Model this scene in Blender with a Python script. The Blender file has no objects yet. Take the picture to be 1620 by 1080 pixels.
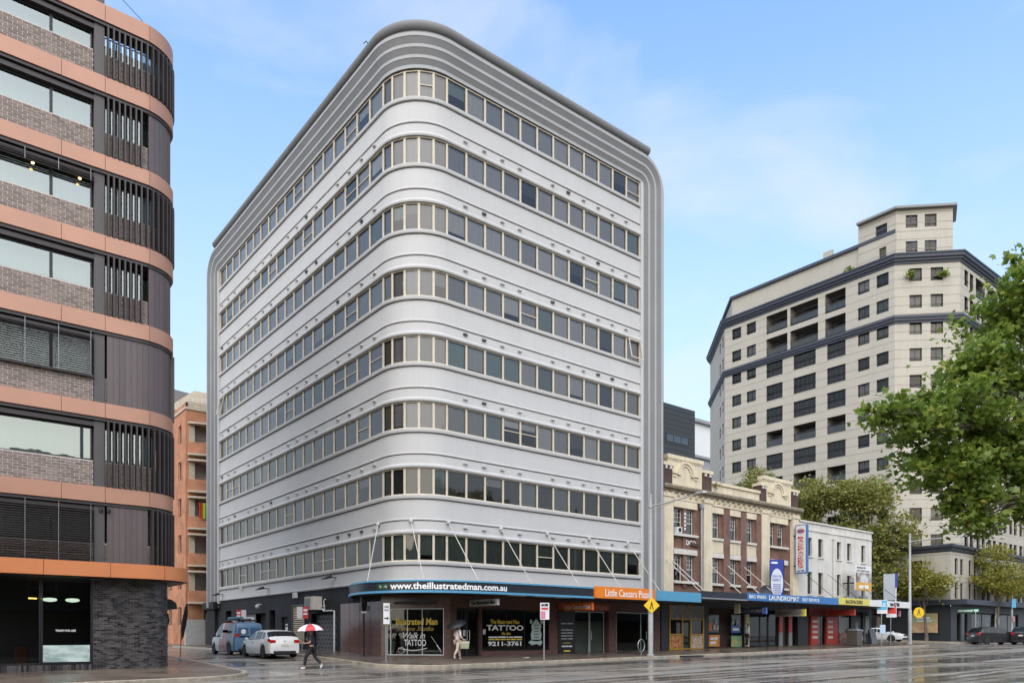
import bpy, bmesh, math, random
from mathutils import Vector, Matrix
R = math.radians
rnd = random.Random(7)
scene = bpy.context.scene
COL = scene.collection

# ------------------------------------------------------------------ camera
cam_d = bpy.data.cameras.new("camera")
cam = bpy.data.objects.new("camera", cam_d)
COL.objects.link(cam)
cam.location = (-19.2, -32.4, 1.6)
cam.rotation_euler = (R(90), 0, -math.atan2(0.623, 0.782))
cam_d.sensor_width = 36.0
cam_d.lens = 1204.0 / 1620.0 * 36.0
cam_d.shift_y = (1007.0 - 540.0) / 1620.0
cam_d.clip_start = 0.1
cam_d.clip_end = 3000
scene.camera = cam

# ------------------------------------------------------------------ sky, sun, exposure
SUN_EL, SUN_AZ = 42.0, 224.0        # azimuth measured clockwise from +Y
world = bpy.data.worlds.new("World")
scene.world = world
world.use_nodes = True
wn, wl = world.node_tree.nodes, world.node_tree.links
wn.clear()
w_out = wn.new("ShaderNodeOutputWorld")
w_bg = wn.new("ShaderNodeBackground")
w_sky = wn.new("ShaderNodeTexSky")
w_sky.sky_type = 'NISHITA'
w_sky.sun_disc = False
w_sky.sun_elevation = R(SUN_EL)
w_sky.sun_rotation = R(SUN_AZ)
w_sky.altitude = 20
w_sky.air_density = 1.0
w_sky.dust_density = 1.0
w_sky.ozone_density = 3.0
w_tc = wn.new("ShaderNodeTexCoord")
w_map = wn.new("ShaderNodeMapping")
w_map.inputs['Scale'].default_value = (1.0, 1.0, 2.6)
w_map.inputs['Location'].default_value = (12.2, 6.3, 3.5)
w_no = wn.new("ShaderNodeTexNoise")
w_no.inputs['Scale'].default_value = 2.3
w_no.inputs['Detail'].default_value = 7
w_no.inputs['Roughness'].default_value = 0.55
w_no.inputs['Distortion'].default_value = 0.5
w_rp = wn.new("ShaderNodeValToRGB")
w_rp.color_ramp.elements[0].position = 0.49
w_rp.color_ramp.elements[1].position = 0.80
w_mul = wn.new("ShaderNodeMath"); w_mul.operation = 'MULTIPLY'; w_mul.inputs[1].default_value = 0.75
w_mix = wn.new("ShaderNodeMixRGB")
w_mix.inputs[2].default_value = (2.15, 2.22, 2.34, 1)
w_hz = wn.new("ShaderNodeMixRGB")
w_hz.inputs[2].default_value = (1.72, 1.96, 2.3, 1)
w_sep = wn.new("ShaderNodeSeparateXYZ")
w_el = wn.new("ShaderNodeMapRange"); w_el.interpolation_type = 'SMOOTHSTEP'
w_el.inputs[1].default_value = 0.0; w_el.inputs[2].default_value = 0.72; w_el.inputs[3].default_value = 0.98; w_el.inputs[4].default_value = 0.03
wl.new(w_tc.outputs['Generated'], w_sep.inputs[0]); wl.new(w_sep.outputs[2], w_el.inputs[0]); wl.new(w_el.outputs[0], w_hz.inputs[0])
wl.new(w_tc.outputs['Generated'], w_map.inputs['Vector'])
wl.new(w_map.outputs[0], w_no.inputs['Vector'])
wl.new(w_no.outputs[0], w_rp.inputs[0])
wl.new(w_rp.outputs[0], w_mul.inputs[0])
wl.new(w_mul.outputs[0], w_mix.inputs[0])
w_tone = wn.new("ShaderNodeMixRGB"); w_tone.blend_type = 'MULTIPLY'; w_tone.inputs[0].default_value = 1.0
w_tone.inputs[2].default_value = (0.84, 0.94, 0.96, 1)
wl.new(w_sky.outputs[0], w_tone.inputs[1]); wl.new(w_tone.outputs[0], w_hz.inputs[1])
wl.new(w_hz.outputs[0], w_mix.inputs[1])
wl.new(w_mix.outputs[0], w_bg.inputs[0])
w_bg.inputs[1].default_value = 0.15
wl.new(w_bg.outputs[0], w_out.inputs[0])

sun_d = bpy.data.lights.new("sun", 'SUN')
sun = bpy.data.objects.new("sun", sun_d)
COL.objects.link(sun)
sun_d.energy = 1.5
sun_d.angle = R(115)
sun_d.color = (1.0, 0.86, 0.68)
_d = Vector((math.sin(R(SUN_AZ)) * math.cos(R(SUN_EL)), math.cos(R(SUN_AZ)) * math.cos(R(SUN_EL)), math.sin(R(SUN_EL))))
sun.rotation_euler = _d.to_track_quat('Z', 'Y').to_euler()
sun.location = (0, -60, 80)

vs = scene.view_settings
vs.view_transform = 'Standard'
vs.look = 'None'
vs.exposure = 1.5
vs.gamma = 1.0
vs.use_curve_mapping = False
scene.cycles.max_bounces = 6
scene.cycles.diffuse_bounces = 2
scene.cycles.glossy_bounces = 3
scene.cycles.transmission_bounces = 4
scene.cycles.transparent_max_bounces = 10
scene.cycles.caustics_reflective = False
scene.cycles.caustics_refractive = False
scene.cycles.use_denoising = True

# ------------------------------------------------------------------ materials
MATS = {}
def mat(name, col, rough=0.6, var=0.0, scale=4.0, metal=0.0, spec=0.5, bump=0.0, bscale=30.0, emit=None, estr=0.0,
        island=0.0, streak=0.0, objrand=0.0, col2=None, stretch=(1, 1, 1)):
    if name in MATS: return MATS[name]
    m = bpy.data.materials.new(name); m.use_nodes = True
    n, l = m.node_tree.nodes, m.node_tree.links
    b = n['Principled BSDF']
    b.inputs['Base Color'].default_value = (*col, 1)
    b.inputs['Roughness'].default_value = rough
    b.inputs['Metallic'].default_value = metal
    b.inputs['Specular IOR Level'].default_value = spec
    cur = None
    tc = n.new("ShaderNodeTexCoord")
    mp = n.new("ShaderNodeMapping"); mp.inputs['Scale'].default_value = stretch
    l.new(tc.outputs['Object'], mp.inputs[0])
    def mixc(fac_out, a, bcol, fac_scale=1.0):
        mx = n.new("ShaderNodeMixRGB")
        if fac_scale != 1.0:
            mm = n.new("ShaderNodeMath"); mm.operation = 'MULTIPLY'; mm.inputs[1].default_value = fac_scale
            l.new(fac_out, mm.inputs[0]); fac_out = mm.outputs[0]
        l.new(fac_out, mx.inputs[0])
        if isinstance(a, tuple): mx.inputs[1].default_value = (*a, 1)
        else: l.new(a, mx.inputs[1])
        mx.inputs[2].default_value = (*bcol, 1)
        return mx.outputs[0]
    c = col
    if col2 is not None:
        no = n.new("ShaderNodeTexNoise"); no.inputs['Scale'].default_value = scale; no.inputs['Detail'].default_value = 6
        l.new(mp.outputs[0], no.inputs['Vector'])
        rp = n.new("ShaderNodeValToRGB"); rp.color_ramp.elements[0].position = .38; rp.color_ramp.elements[1].position = .62
        l.new(no.outputs[0], rp.inputs[0])
        c = mixc(rp.outputs[0], c, col2); cur = c
    if var > 0:
        no = n.new("ShaderNodeTexNoise"); no.inputs['Scale'].default_value = scale; no.inputs['Detail'].default_value = 8
        no.inputs['Roughness'].default_value = .65
        l.new(mp.outputs[0], no.inputs['Vector'])
        dark = tuple(v * (1 - var) for v in col)
        rp = n.new("ShaderNodeValToRGB"); rp.color_ramp.elements[0].position = .35; rp.color_ramp.elements[1].position = .7
        l.new(no.outputs[0], rp.inputs[0])
        c = mixc(rp.outputs[0], c, dark); cur = c
    if streak > 0:
        mp2 = n.new("ShaderNodeMapping"); mp2.inputs['Scale'].default_value = (5, 5, .22)
        l.new(tc.outputs['Object'], mp2.inputs[0])
        no = n.new("ShaderNodeTexNoise"); no.inputs['Scale'].default_value = 1.3; no.inputs['Detail'].default_value = 6
        l.new(mp2.outputs[0], no.inputs['Vector'])
        rp = n.new("ShaderNodeValToRGB"); rp.color_ramp.elements[0].position = .5; rp.color_ramp.elements[1].position = .75
        l.new(no.outputs[0], rp.inputs[0])
        c = mixc(rp.outputs[0], c, tuple(v * .45 for v in col), streak); cur = c
    if island > 0 or objrand > 0:
        g = n.new("ShaderNodeNewGeometry" if island > 0 else "ShaderNodeObjectInfo")
        o = g.outputs['Random Per Island'] if island > 0 else g.outputs['Random']
        amt = max(island, objrand)
        mr = n.new("ShaderNodeMapRange"); mr.inputs[3].default_value = 1 - amt; mr.inputs[4].default_value = 1 + amt * .6
        l.new(o, mr.inputs[0])
        mv = n.new("ShaderNodeMixRGB"); mv.blend_type = 'MULTIPLY'; mv.inputs[0].default_value = 1
        if isinstance(c, tuple): mv.inputs[1].default_value = (*c, 1)
        else: l.new(c, mv.inputs[1])
        l.new(mr.outputs[0], mv.inputs[2]); c = mv.outputs[0]; cur = c
    if cur is not None: l.new(cur, b.inputs['Base Color'])
    if bump > 0:
        no = n.new("ShaderNodeTexNoise"); no.inputs['Scale'].default_value = bscale; no.inputs['Detail'].default_value = 4
        l.new(tc.outputs['Object'], no.inputs['Vector'])
        bp = n.new("ShaderNodeBump"); bp.inputs['Strength'].default_value = bump; bp.inputs['Distance'].default_value = .02
        l.new(no.outputs[0], bp.inputs['Height']); l.new(bp.outputs[0], b.inputs['Normal'])
    if emit is not None:
        b.inputs['Emission Color'].default_value = (*emit, 1); b.inputs['Emission Strength'].default_value = estr
    MATS[name] = m
    return m

def glass(name, tint=(.5, .52, .52), refl=.1, ior=1.5, rough=.02, gcol=(.95, .97, 1), wob=0.0):
    if name in MATS: return MATS[name]
    m = bpy.data.materials.new(name); m.use_nodes = True
    n, l = m.node_tree.nodes, m.node_tree.links
    n.clear()
    out = n.new("ShaderNodeOutputMaterial")
    tr = n.new("ShaderNodeBsdfTransparent"); tr.inputs[0].default_value = (*tint, 1)
    gl = n.new("ShaderNodeBsdfGlossy"); gl.inputs['Color'].default_value = (*gcol, 1); gl.inputs['Roughness'].default_value = rough
    fr = n.new("ShaderNodeFresnel"); fr.inputs[0].default_value = ior
    mr = n.new("ShaderNodeMapRange"); mr.inputs[3].default_value = refl; mr.inputs[4].default_value = 1.0
    l.new(fr.outputs[0], mr.inputs[0])
    mx = n.new("ShaderNodeMixShader")
    l.new(mr.outputs[0], mx.inputs[0]); l.new(tr.outputs[0], mx.inputs[1]); l.new(gl.outputs[0], mx.inputs[2])
    if wob > 0:
        tc = n.new("ShaderNodeTexCoord"); no = n.new("ShaderNodeTexNoise"); no.inputs['Scale'].default_value = 1.1
        oi = n.new("ShaderNodeObjectInfo"); va = n.new("ShaderNodeVectorMath")
        l.new(tc.outputs['Object'], va.inputs[0])
        sc = n.new("ShaderNodeMath"); sc.operation = 'MULTIPLY'; sc.inputs[1].default_value = 50
        l.new(oi.outputs['Random'], sc.inputs[0]); l.new(sc.outputs[0], va.inputs[1])
        l.new(va.outputs[0], no.inputs['Vector'])
        bp = n.new("ShaderNodeBump"); bp.inputs['Strength'].default_value = wob; bp.inputs['Distance'].default_value = .05
        l.new(no.outputs[0], bp.inputs['Height'])
        l.new(bp.outputs[0], gl.inputs['Normal'])
    l.new(mx.outputs[0], out.inputs[0])
    MATS[name] = m
    return m

def brick_mat(name, c1, c2, mortar, bw=.23, bh=.076, ms=.012, rough=.8):
    if name in MATS: return MATS[name]
    m = bpy.data.materials.new(name); m.use_nodes = True
    n, l = m.node_tree.nodes, m.node_tree.links
    b = n['Principled BSDF']; b.inputs['Roughness'].default_value = rough
    tc = n.new("ShaderNodeTexCoord"); sp = n.new("ShaderNodeSeparateXYZ"); l.new(tc.outputs['Object'], sp.inputs[0])
    ad = n.new("ShaderNodeMath"); ad.operation = 'SUBTRACT'; l.new(sp.outputs[0], ad.inputs[0]); l.new(sp.outputs[1], ad.inputs[1])
    cb = n.new("ShaderNodeCombineXYZ"); l.new(ad.outputs[0], cb.inputs[0]); l.new(sp.outputs[2], cb.inputs[1])
    bt = n.new("ShaderNodeTexBrick"); l.new(cb.outputs[0], bt.inputs['Vector'])
    bt.inputs['Scale'].default_value = 1; bt.inputs['Brick Width'].default_value = bw; bt.inputs['Row Height'].default_value = bh
    bt.inputs['Mortar Size'].default_value = ms; bt.inputs['Color1'].default_value = (*c1, 1); bt.inputs['Color2'].default_value = (*c2, 1)
    bt.inputs['Mortar'].default_value = (*mortar, 1)
    no = n.new("ShaderNodeTexNoise"); no.inputs['Scale'].default_value = 1.2; no.inputs['Detail'].default_value = 8
    l.new(tc.outputs['Object'], no.inputs['Vector'])
    mr = n.new("ShaderNodeMapRange"); mr.inputs[1].default_value = .3; mr.inputs[2].default_value = .7; mr.inputs[3].default_value = .7; mr.inputs[4].default_value = 1.2
    l.new(no.outputs[0], mr.inputs[0])
    mv = n.new("ShaderNodeMixRGB"); mv.blend_type = 'MULTIPLY'; mv.inputs[0].default_value = 1
    l.new(bt.outputs[0], mv.inputs[1]); l.new(mr.outputs[0], mv.inputs[2]); l.new(mv.outputs[0], b.inputs['Base Color'])
    bp = n.new("ShaderNodeBump"); bp.inputs['Strength'].default_value = .6; bp.inputs['Distance'].default_value = .01; bp.invert = True
    l.new(bt.outputs['Fac'], bp.inputs['Height']); l.new(bp.outputs[0], b.inputs['Normal'])
    MATS[name] = m
    return m

# ------------------------------------------------------------------ mesh helpers
ORG = {}
class MB:
    def __init__(s): s.v, s.f = [], []
    def quad(s, a, b, c, d):
        i = len(s.v); s.v += [a, b, c, d]; s.f.append((i, i + 1, i + 2, i + 3)); return s
    def poly(s, pts):
        i = len(s.v); s.v += list(pts); s.f.append(tuple(range(i, i + len(pts)))); return s
    def box(s, x0, x1, y0, y1, z0, z1):
        i = len(s.v)
        s.v += [(x0, y0, z0), (x1, y0, z0), (x1, y1, z0), (x0, y1, z0), (x0, y0, z1), (x1, y0, z1), (x1, y1, z1), (x0, y1, z1)]
        s.f += [(i, i + 3, i + 2, i + 1), (i + 4, i + 5, i + 6, i + 7), (i, i + 1, i + 5, i + 4), (i + 1, i + 2, i + 6, i + 5), (i + 2, i + 3, i + 7, i + 6), (i + 3, i, i + 4, i + 7)]
        return s
    def obox(s, O, U, N, u0, u1, d0, d1, z0, z1):
        """box in a frame: U along, N outward"""
        i = len(s.v)
        for z in (z0, z1):
            for u, d in ((u0, d1), (u1, d1), (u1, d0), (u0, d0)):
                s.v.append((O[0] + U[0] * u + N[0] * d, O[1] + U[1] * u + N[1] * d, z))
        s.f += [(i, i + 3, i + 2, i + 1), (i + 4, i + 5, i + 6, i + 7), (i, i + 1, i + 5, i + 4), (i + 1, i + 2, i + 6, i + 5), (i + 2, i + 3, i + 7, i + 6), (i + 3, i, i + 4, i + 7)]
        return s
    def tube(s, pts, r, n=8, cap=True):
        pts = [Vector(p) for p in pts]
        rs = r if isinstance(r, (list, tuple)) else [r] * len(pts)
        base = len(s.v); prev = None
        for k, p in enumerate(pts):
            d = (pts[min(k + 1, len(pts) - 1)] - pts[max(k - 1, 0)])
            if d.length < 1e-9: d = Vector((0, 0, 1))
            d.normalize()
            if prev is None:
                a = d.orthogonal().normalized()
            else:
                a = prev - d * prev.dot(d)
                a = a.normalized() if a.length > 1e-6 else d.orthogonal().normalized()
            prev = a; b = d.cross(a)
            for j in range(n):
                t = 2 * math.pi * j / n
                q = p + (a * math.cos(t) + b * math.sin(t)) * rs[k]
                s.v.append(tuple(q))
        for k in range(len(pts) - 1):
            for j in range(n):
                j2 = (j + 1) % n
                s.f.append((base + k * n + j, base + k * n + j2, base + (k + 1) * n + j2, base + (k + 1) * n + j))
        if cap:
            s.f.append(tuple(base + j for j in range(n - 1, -1, -1)))
            s.f.append(tuple(base + (len(pts) - 1) * n + j for j in range(n)))
        return s
    def lathe(s, c, prof, n=16):
        base = len(s.v)
        for r, z in prof:
            for j in range(n):
                t = 2 * math.pi * j / n
                s.v.append((c[0] + r * math.cos(t), c[1] + r * math.sin(t), c[2] + z))
        for k in range(len(prof) - 1):
            for j in range(n):
                j2 = (j + 1) % n
                s.f.append((base + k * n + j, base + k * n + j2, base + (k + 1) * n + j2, base + (k + 1) * n + j))
        s.f.append(tuple(base + j for j in range(n - 1, -1, -1)))
        s.f.append(tuple(base + (len(prof) - 1) * n + j for j in range(n)))
        return s
    def sweep(s, rings, closed=True, caps=True):
        """rings: list of equal-length point lists"""
        base = len(s.v); n = len(rings[0])
        for r in rings: s.v += [tuple(p) for p in r]
        for k in range(len(rings) - 1):
            for j in range(n if closed else n - 1):
                j2 = (j + 1) % n
                s.f.append((base + k * n + j, base + k * n + j2, base + (k + 1) * n + j2, base + (k + 1) * n + j))
        if caps and closed:
            s.f.append(tuple(base + j for j in range(n - 1, -1, -1)))
            s.f.append(tuple(base + (len(rings) - 1) * n + j for j in range(n)))
        return s
    def extrude(s, poly, O, U, N, d0, d1):
        """poly: (u, z) outline extruded along N from d0 to d1"""
        a = [(O[0] + U[0] * u + N[0] * d0, O[1] + U[1] * u + N[1] * d0, z) for u, z in poly]
        b = [(O[0] + U[0] * u + N[0] * d1, O[1] + U[1] * u + N[1] * d1, z) for u, z in poly]
        return s.sweep([a, b])
    def add(s, other, M=None):
        i = len(s.v)
        s.v += [tuple(M @ Vector(v)) for v in other.v] if M else list(other.v)
        s.f += [tuple(k + i for k in f) for f in other.f]
        return s

def mesh(name, mb, m, org=(0, 0, 0), smooth=False, fix=True):
    me = bpy.data.meshes.new(name)
    o = Vector(org)
    me.from_pydata([tuple(Vector(v) - o) for v in mb.v], [], mb.f)
    if m is not None: me.materials.append(m)
    if fix:
        bm = bmesh.new(); bm.from_mesh(me)
        bmesh.ops.recalc_face_normals(bm, faces=bm.faces)
        bm.to_mesh(me); bm.free()
    if smooth:
        me.shade_smooth()
        try: me.set_sharp_from_angle(angle=R(38))
        except Exception: pass
    return me

def tag(o, label=None, cat=None, group=None, kind=None):
    if label: o['label'] = label
    if cat: o['category'] = cat
    if group: o['group'] = group
    if kind: o['kind'] = kind
    return o

def thing(name, label, cat, loc=(0, 0, 0), rz=0.0, group=None):
    o = bpy.data.objects.new(name, None); COL.objects.link(o)
    o.location = loc; o.rotation_euler = (0, 0, rz); o.empty_display_size = .3
    ORG[o.name] = Vector(loc) if rz == 0 else Vector((0, 0, 0))
    return tag(o, label, cat, group)

def B(name, mb, m, parent=None, smooth=False, org=None, fix=True):
    """link a mesh object made from world coordinates (or, under a rotated root, local ones)"""
    if org is None: org = ORG[parent.name] if parent is not None else Vector((0, 0, 0))
    o = bpy.data.objects.new(name, mesh(name, mb, m, org, smooth, fix)); COL.objects.link(o)
    if parent is not None: o.parent = parent
    else: o.location = org
    ORG[o.name] = Vector(org)
    return o

def BI(name, mb, m, parent, smooth=False):
    """like B, but every separate piece becomes an object of its own"""
    par = list(range(len(mb.v)))
    def find(a):
        while par[a] != a: par[a] = par[par[a]]; a = par[a]
        return a
    for f in mb.f:
        for k in f[1:]: par[find(k)] = find(f[0])
    groups = {}
    for f in mb.f: groups.setdefault(find(f[0]), []).append(f)
    out = []
    for fs in groups.values():
        q = MB(); idx = {}
        for f in fs:
            for k in f:
                if k not in idx: idx[k] = len(q.v); q.v.append(mb.v[k])
            q.f.append(tuple(idx[k] for k in f))
        out.append(B(name, q, m, parent, smooth))
    return out

def inst(name, me, parent, pos=(0, 0, 0), rz=0.0, local=False):
    o = bpy.data.objects.new(name, me); COL.objects.link(o)
    o.parent = parent
    o.location = Vector(pos) if local else Vector(pos) - ORG[parent.name]
    o.rotation_euler = (0, 0, rz)
    ORG[o.name] = Vector((0, 0, 0))
    return o

def copy_tree(o, parent=None):
    c = o.copy(); COL.objects.link(c); c.parent = parent
    ORG[c.name] = ORG.get(o.name, Vector((0, 0, 0)))
    for ch in list(o.children): copy_tree(ch, c)
    return c

# text: fitted into a rectangle (u0..u1, z0..z1) of a frame with origin O, direction U, normal N
def text_mb(s, bold=0.0, shear=0.0, spacing=1.0, ext=.02):
    if s.startswith('~'):            # lettering too small to read in the photograph: one bar for each word
        mb = MB(); x = 0.0
        for k, w_ in enumerate(s[1:].split()):
            L_ = .55 * len(w_); h_ = .72 if k % 2 else .62
            mb.v += [(x, 0, 0), (x + L_, 0, 0), (x + L_, h_, 0), (x, h_, 0), (x, 0, ext), (x + L_, 0, ext), (x + L_, h_, ext), (x, h_, ext)]
            i = len(mb.v) - 8; mb.f += [(i, i + 3, i + 2, i + 1), (i + 4, i + 5, i + 6, i + 7), (i, i + 1, i + 5, i + 4), (i + 1, i + 2, i + 6, i + 5), (i + 2, i + 3, i + 7, i + 6), (i + 3, i, i + 4, i + 7)]
            x += L_ + .35
        return mb
    cu = bpy.data.curves.new("lettering", 'FONT'); cu.body = s
    cu.offset = bold; cu.shear = shear; cu.space_character = spacing; cu.extrude = ext; cu.resolution_u = 2
    ob = bpy.data.objects.new("lettering", cu)
    me = bpy.data.meshes.new_from_object(ob)
    mb = MB(); mb.v = [tuple(v.co) for v in me.vertices]; mb.f = [tuple(p.vertices) for p in me.polygons]
    bpy.data.objects.remove(ob); bpy.data.curves.remove(cu); bpy.data.meshes.remove(me)
    return mb
def text(parent, s, O, U, N, u0, u1, z0, z1, m, bold=0.012, shear=0.0, depth=.012, d=.004, vertical=False, name="lettering", keep=False, arc=0.0):
    mb = text_mb(s, bold, shear)
    xs = [v[0] for v in mb.v]; ys = [v[1] for v in mb.v]
    if not xs: return None
    x0, x1, y0, y1 = min(xs), max(xs), min(ys), max(ys)
    sx = (u1 - u0) / (x1 - x0); sy = (z1 - z0) / (y1 - y0)
    if keep: sx = sy = min(sx, sy)
    cu, cz = (u0 + u1) / 2, (z0 + z1) / 2
    out = MB(); out.f = mb.f
    for v in mb.v:
        a = cu + (v[0] - (x0 + x1) / 2) * sx; c = cz + (v[1] - (y0 + y1) / 2) * sy
        if arc: c -= arc * ((a - cu) / ((u1 - u0) / 2)) ** 2
        dd = d + (depth if v[2] > 0 else 0)
        out.v.append((O[0] + U[0] * a + N[0] * dd, O[1] + U[1] * a + N[1] * dd, c))
    return B(name, out, m, parent, fix=False)

# wall with rectangular openings (front face, reveals of the openings); O, U, N as above, d = offset of the face
def wall_open(mb, O, U, N, u0, u1, z0, z1, ops, reveal=.25, d=0.0, back=True, ends=False):
    ops = [(max(a, u0), min(b, u1), max(c, z0), min(e, z1)) for a, b, c, e in ops if b > u0 and a < u1 and e > z0 and c < z1]
    us = sorted({round(v, 4) for v in [u0, u1] + [o[0] for o in ops] + [o[1] for o in ops]})
    zs = sorted({round(v, 4) for v in [z0, z1] + [o[2] for o in ops] + [o[3] for o in ops]})
    P = lambda u, dd, z: (O[0] + U[0] * u + N[0] * dd, O[1] + U[1] * u + N[1] * dd, z)
    for i in range(len(us) - 1):
        run = None
        for j in range(len(zs) - 1):
            cu, cz = (us[i] + us[i + 1]) / 2, (zs[j] + zs[j + 1]) / 2
            hole = any(o[0] < cu < o[1] and o[2] < cz < o[3] for o in ops)
            if not hole and run is None: run = zs[j]
            if (hole or j == len(zs) - 2) and run is not None:
                top = zs[j] if hole else zs[j + 1]
                mb.quad(P(us[i], d, run), P(us[i + 1], d, run), P(us[i + 1], d, top), P(us[i], d, top)); run = None
    for a, b, c, e in ops:
        r = d - reveal
        mb.quad(P(a, d, c), P(a, r, c), P(a, r, e), P(a, d, e))
        mb.quad(P(b, d, c), P(b, d, e), P(b, r, e), P(b, r, c))
        mb.quad(P(a, d, e), P(a, r, e), P(b, r, e), P(b, d, e))
        mb.quad(P(a, d, c), P(b, d, c), P(b, r, c), P(a, r, c))
    if back:
        mb.quad(P(u0, d, z1), P(u1, d, z1), P(u1, d - reveal, z1), P(u0, d - reveal, z1))
        mb.quad(P(u0, d, z0), P(u0, d - reveal, z0), P(u1, d - reveal, z0), P(u1, d, z0))
    if ends:
        mb.quad(P(u0, d, z0), P(u0, d, z1), P(u0, d - reveal, z1), P(u0, d - reveal, z0))
        mb.quad(P(u1, d, z0), P(u1, d - reveal, z0), P(u1, d - reveal, z1), P(u1, d, z1))

# a window in local coordinates: x along the wall, -y outward, z up from the sill
WCACHE = {}
def window_meshes(w, h, fm, gm, ft=.05, fd=.06, vb=(), hb=(), bm_=None, bdrop=1.0, binset=.10):
    key = (round(w, 3), round(h, 3), fm.name, gm.name, ft, fd, tuple(vb), tuple(hb), bm_.name if bm_ else None, bdrop)
    if key in WCACHE: return WCACHE[key]
    f = MB()
    f.box(-w / 2, -w / 2 + ft, -fd / 2, fd / 2, 0, h).box(w / 2 - ft, w / 2, -fd / 2, fd / 2, 0, h)
    f.box(-w / 2 + ft, w / 2 - ft, -fd / 2, fd / 2, 0, ft).box(-w / 2 + ft, w / 2 - ft, -fd / 2, fd / 2, h - ft, h)
    for u in vb: f.box(-w / 2 + u * w - ft * .4, -w / 2 + u * w + ft * .4, -fd / 2 + .004, fd / 2 - .004, ft, h - ft)
    for z in hb: f.box(-w / 2 + ft, w / 2 - ft, -fd / 2 + .007, fd / 2 - .007, z * h - ft * .4, z * h + ft * .4)
    g = MB().quad((-w / 2 + ft * .6, 0, ft * .6), (w / 2 - ft * .6, 0, ft * .6), (w / 2 - ft * .6, 0, h - ft * .6), (-w / 2 + ft * .6, 0, h - ft * .6))
    b = None
    if bm_:
        b = MB().box(-w / 2 + ft * .7, w / 2 - ft * .7, binset, binset + .015, ft + (h - 2 * ft) * (1 - bdrop), h - ft * .8)
    WCACHE[key] = (mesh("window", f, fm), mesh("pane", g, gm), mesh("blind", b, bm_) if b else None)
    return WCACHE[key]
def window(parent, O, U, N, uc, z, w, h, fm, gm, inset=.15, name="window", **k):
    f, g, b = window_meshes(w, h, fm, gm, **k)
    pos = (O[0] + U[0] * uc - N[0] * inset, O[1] + U[1] * uc - N[1] * inset, z)
    rz = math.atan2(-N[0] * -1, N[1] * -1)   # local -y -> N
    rz = math.atan2(N[0], -N[1])
    o = inst(name, f, parent, pos, rz)
    inst("pane", g, o, local=True)
    if b: inst("blind", b, o, local=True)
    return o

def gz(x, y):
    if y > -4:
        s = .035 * min(y + 4, 12) + .008 * max(min(y - 8, 40), 0)
    else:
        s = .004 * max(y + 4, -60)
    return .2 + .012 * max(min(x, 160), -120) + s
def fz(x, y): return gz(x, y) + .13 + .02 * max(0, min(x + 2.5, y + 3.6, 3.6))

# ================================================================== GROUND, ROADS, FOOTPATHS
def wet_mat(name, c1, c2, r0, r1, stretch, bump=.25, spec=.5):
    m = bpy.data.materials.new(name); m.use_nodes = True
    n, l = m.node_tree.nodes, m.node_tree.links
    b = n['Principled BSDF']; b.inputs['Specular IOR Level'].default_value = spec
    tc = n.new("ShaderNodeTexCoord"); mp = n.new("ShaderNodeMapping"); mp.inputs['Scale'].default_value = stretch
    l.new(tc.outputs['Object'], mp.inputs[0])
    n1 = n.new("ShaderNodeTexNoise"); n1.inputs['Scale'].default_value = 1.0; n1.inputs['Detail'].default_value = 9; n1.inputs['Roughness'].default_value = .62
    l.new(mp.outputs[0], n1.inputs['Vector'])
    n2 = n.new("ShaderNodeTexNoise"); n2.inputs['Scale'].default_value = .35; n2.inputs['Detail'].default_value = 6
    l.new(tc.outputs['Object'], n2.inputs['Vector'])
    ad = n.new("ShaderNodeMath"); ad.operation = 'ADD'; l.new(n1.outputs[0], ad.inputs[0]); l.new(n2.outputs[0], ad.inputs[1])
    hf = n.new("ShaderNodeMath"); hf.operation = 'MULTIPLY'; hf.inputs[1].default_value = .5; l.new(ad.outputs[0], hf.inputs[0])
    rr = n.new("ShaderNodeMapRange"); rr.interpolation_type = 'SMOOTHSTEP'
    rr.inputs[1].default_value = .42; rr.inputs[2].default_value = .58; rr.inputs[3].default_value = r0; rr.inputs[4].default_value = r1
    l.new(hf.outputs[0], rr.inputs[0]); l.new(rr.outputs[0], b.inputs['Roughness'])
    mc = n.new("ShaderNodeMixRGB"); mc.inputs[1].default_value = (*c1, 1); mc.inputs[2].default_value = (*c2, 1)
    r2 = n.new("ShaderNodeMapRange"); r2.inputs[1].default_value = .35; r2.inputs[2].default_value = .65
    l.new(n1.outputs[0], r2.inputs[0]); l.new(r2.outputs[0], mc.inputs[0]); l.new(mc.outputs[0], b.inputs['Base Color'])
    n3 = n.new("ShaderNodeTexNoise"); n3.inputs['Scale'].default_value = 45; n3.inputs['Detail'].default_value = 3
    l.new(tc.outputs['Object'], n3.inputs['Vector'])
    bs = n.new("ShaderNodeMapRange"); bs.inputs[1].default_value = .42; bs.inputs[2].default_value = .58; bs.inputs[3].default_value = 0.02; bs.inputs[4].default_value = bump
    l.new(hf.outputs[0], bs.inputs[0])
    bp = n.new("ShaderNodeBump"); bp.inputs['Distance'].default_value = .01
    l.new(bs.outputs[0], bp.inputs['Strength']); l.new(n3.outputs[0], bp.inputs['Height']); l.new(bp.outputs[0], b.inputs['Normal'])
    MATS[name] = m
    return m
M_road = wet_mat("wet_asphalt", (.085, .078, .067), (.33, .295, .245), .09, .38, (.045, 1.9, 1), .22)
M_path = wet_mat("wet_paving", (.085, .063, .046), (.16, .123, .092), .22, .5, (.5, .8, 1), .2)
M_kerb = mat("kerb_stone", (.42, .36, .27), .5, var=.5, scale=3)
M_line = mat("road_paint", (.62, .60, .56), .5, var=.45, scale=6)
M_band = mat("concrete_strip", (.36, .335, .295), .30, var=.5, scale=2, stretch=(.15, 2, 1))

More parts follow.
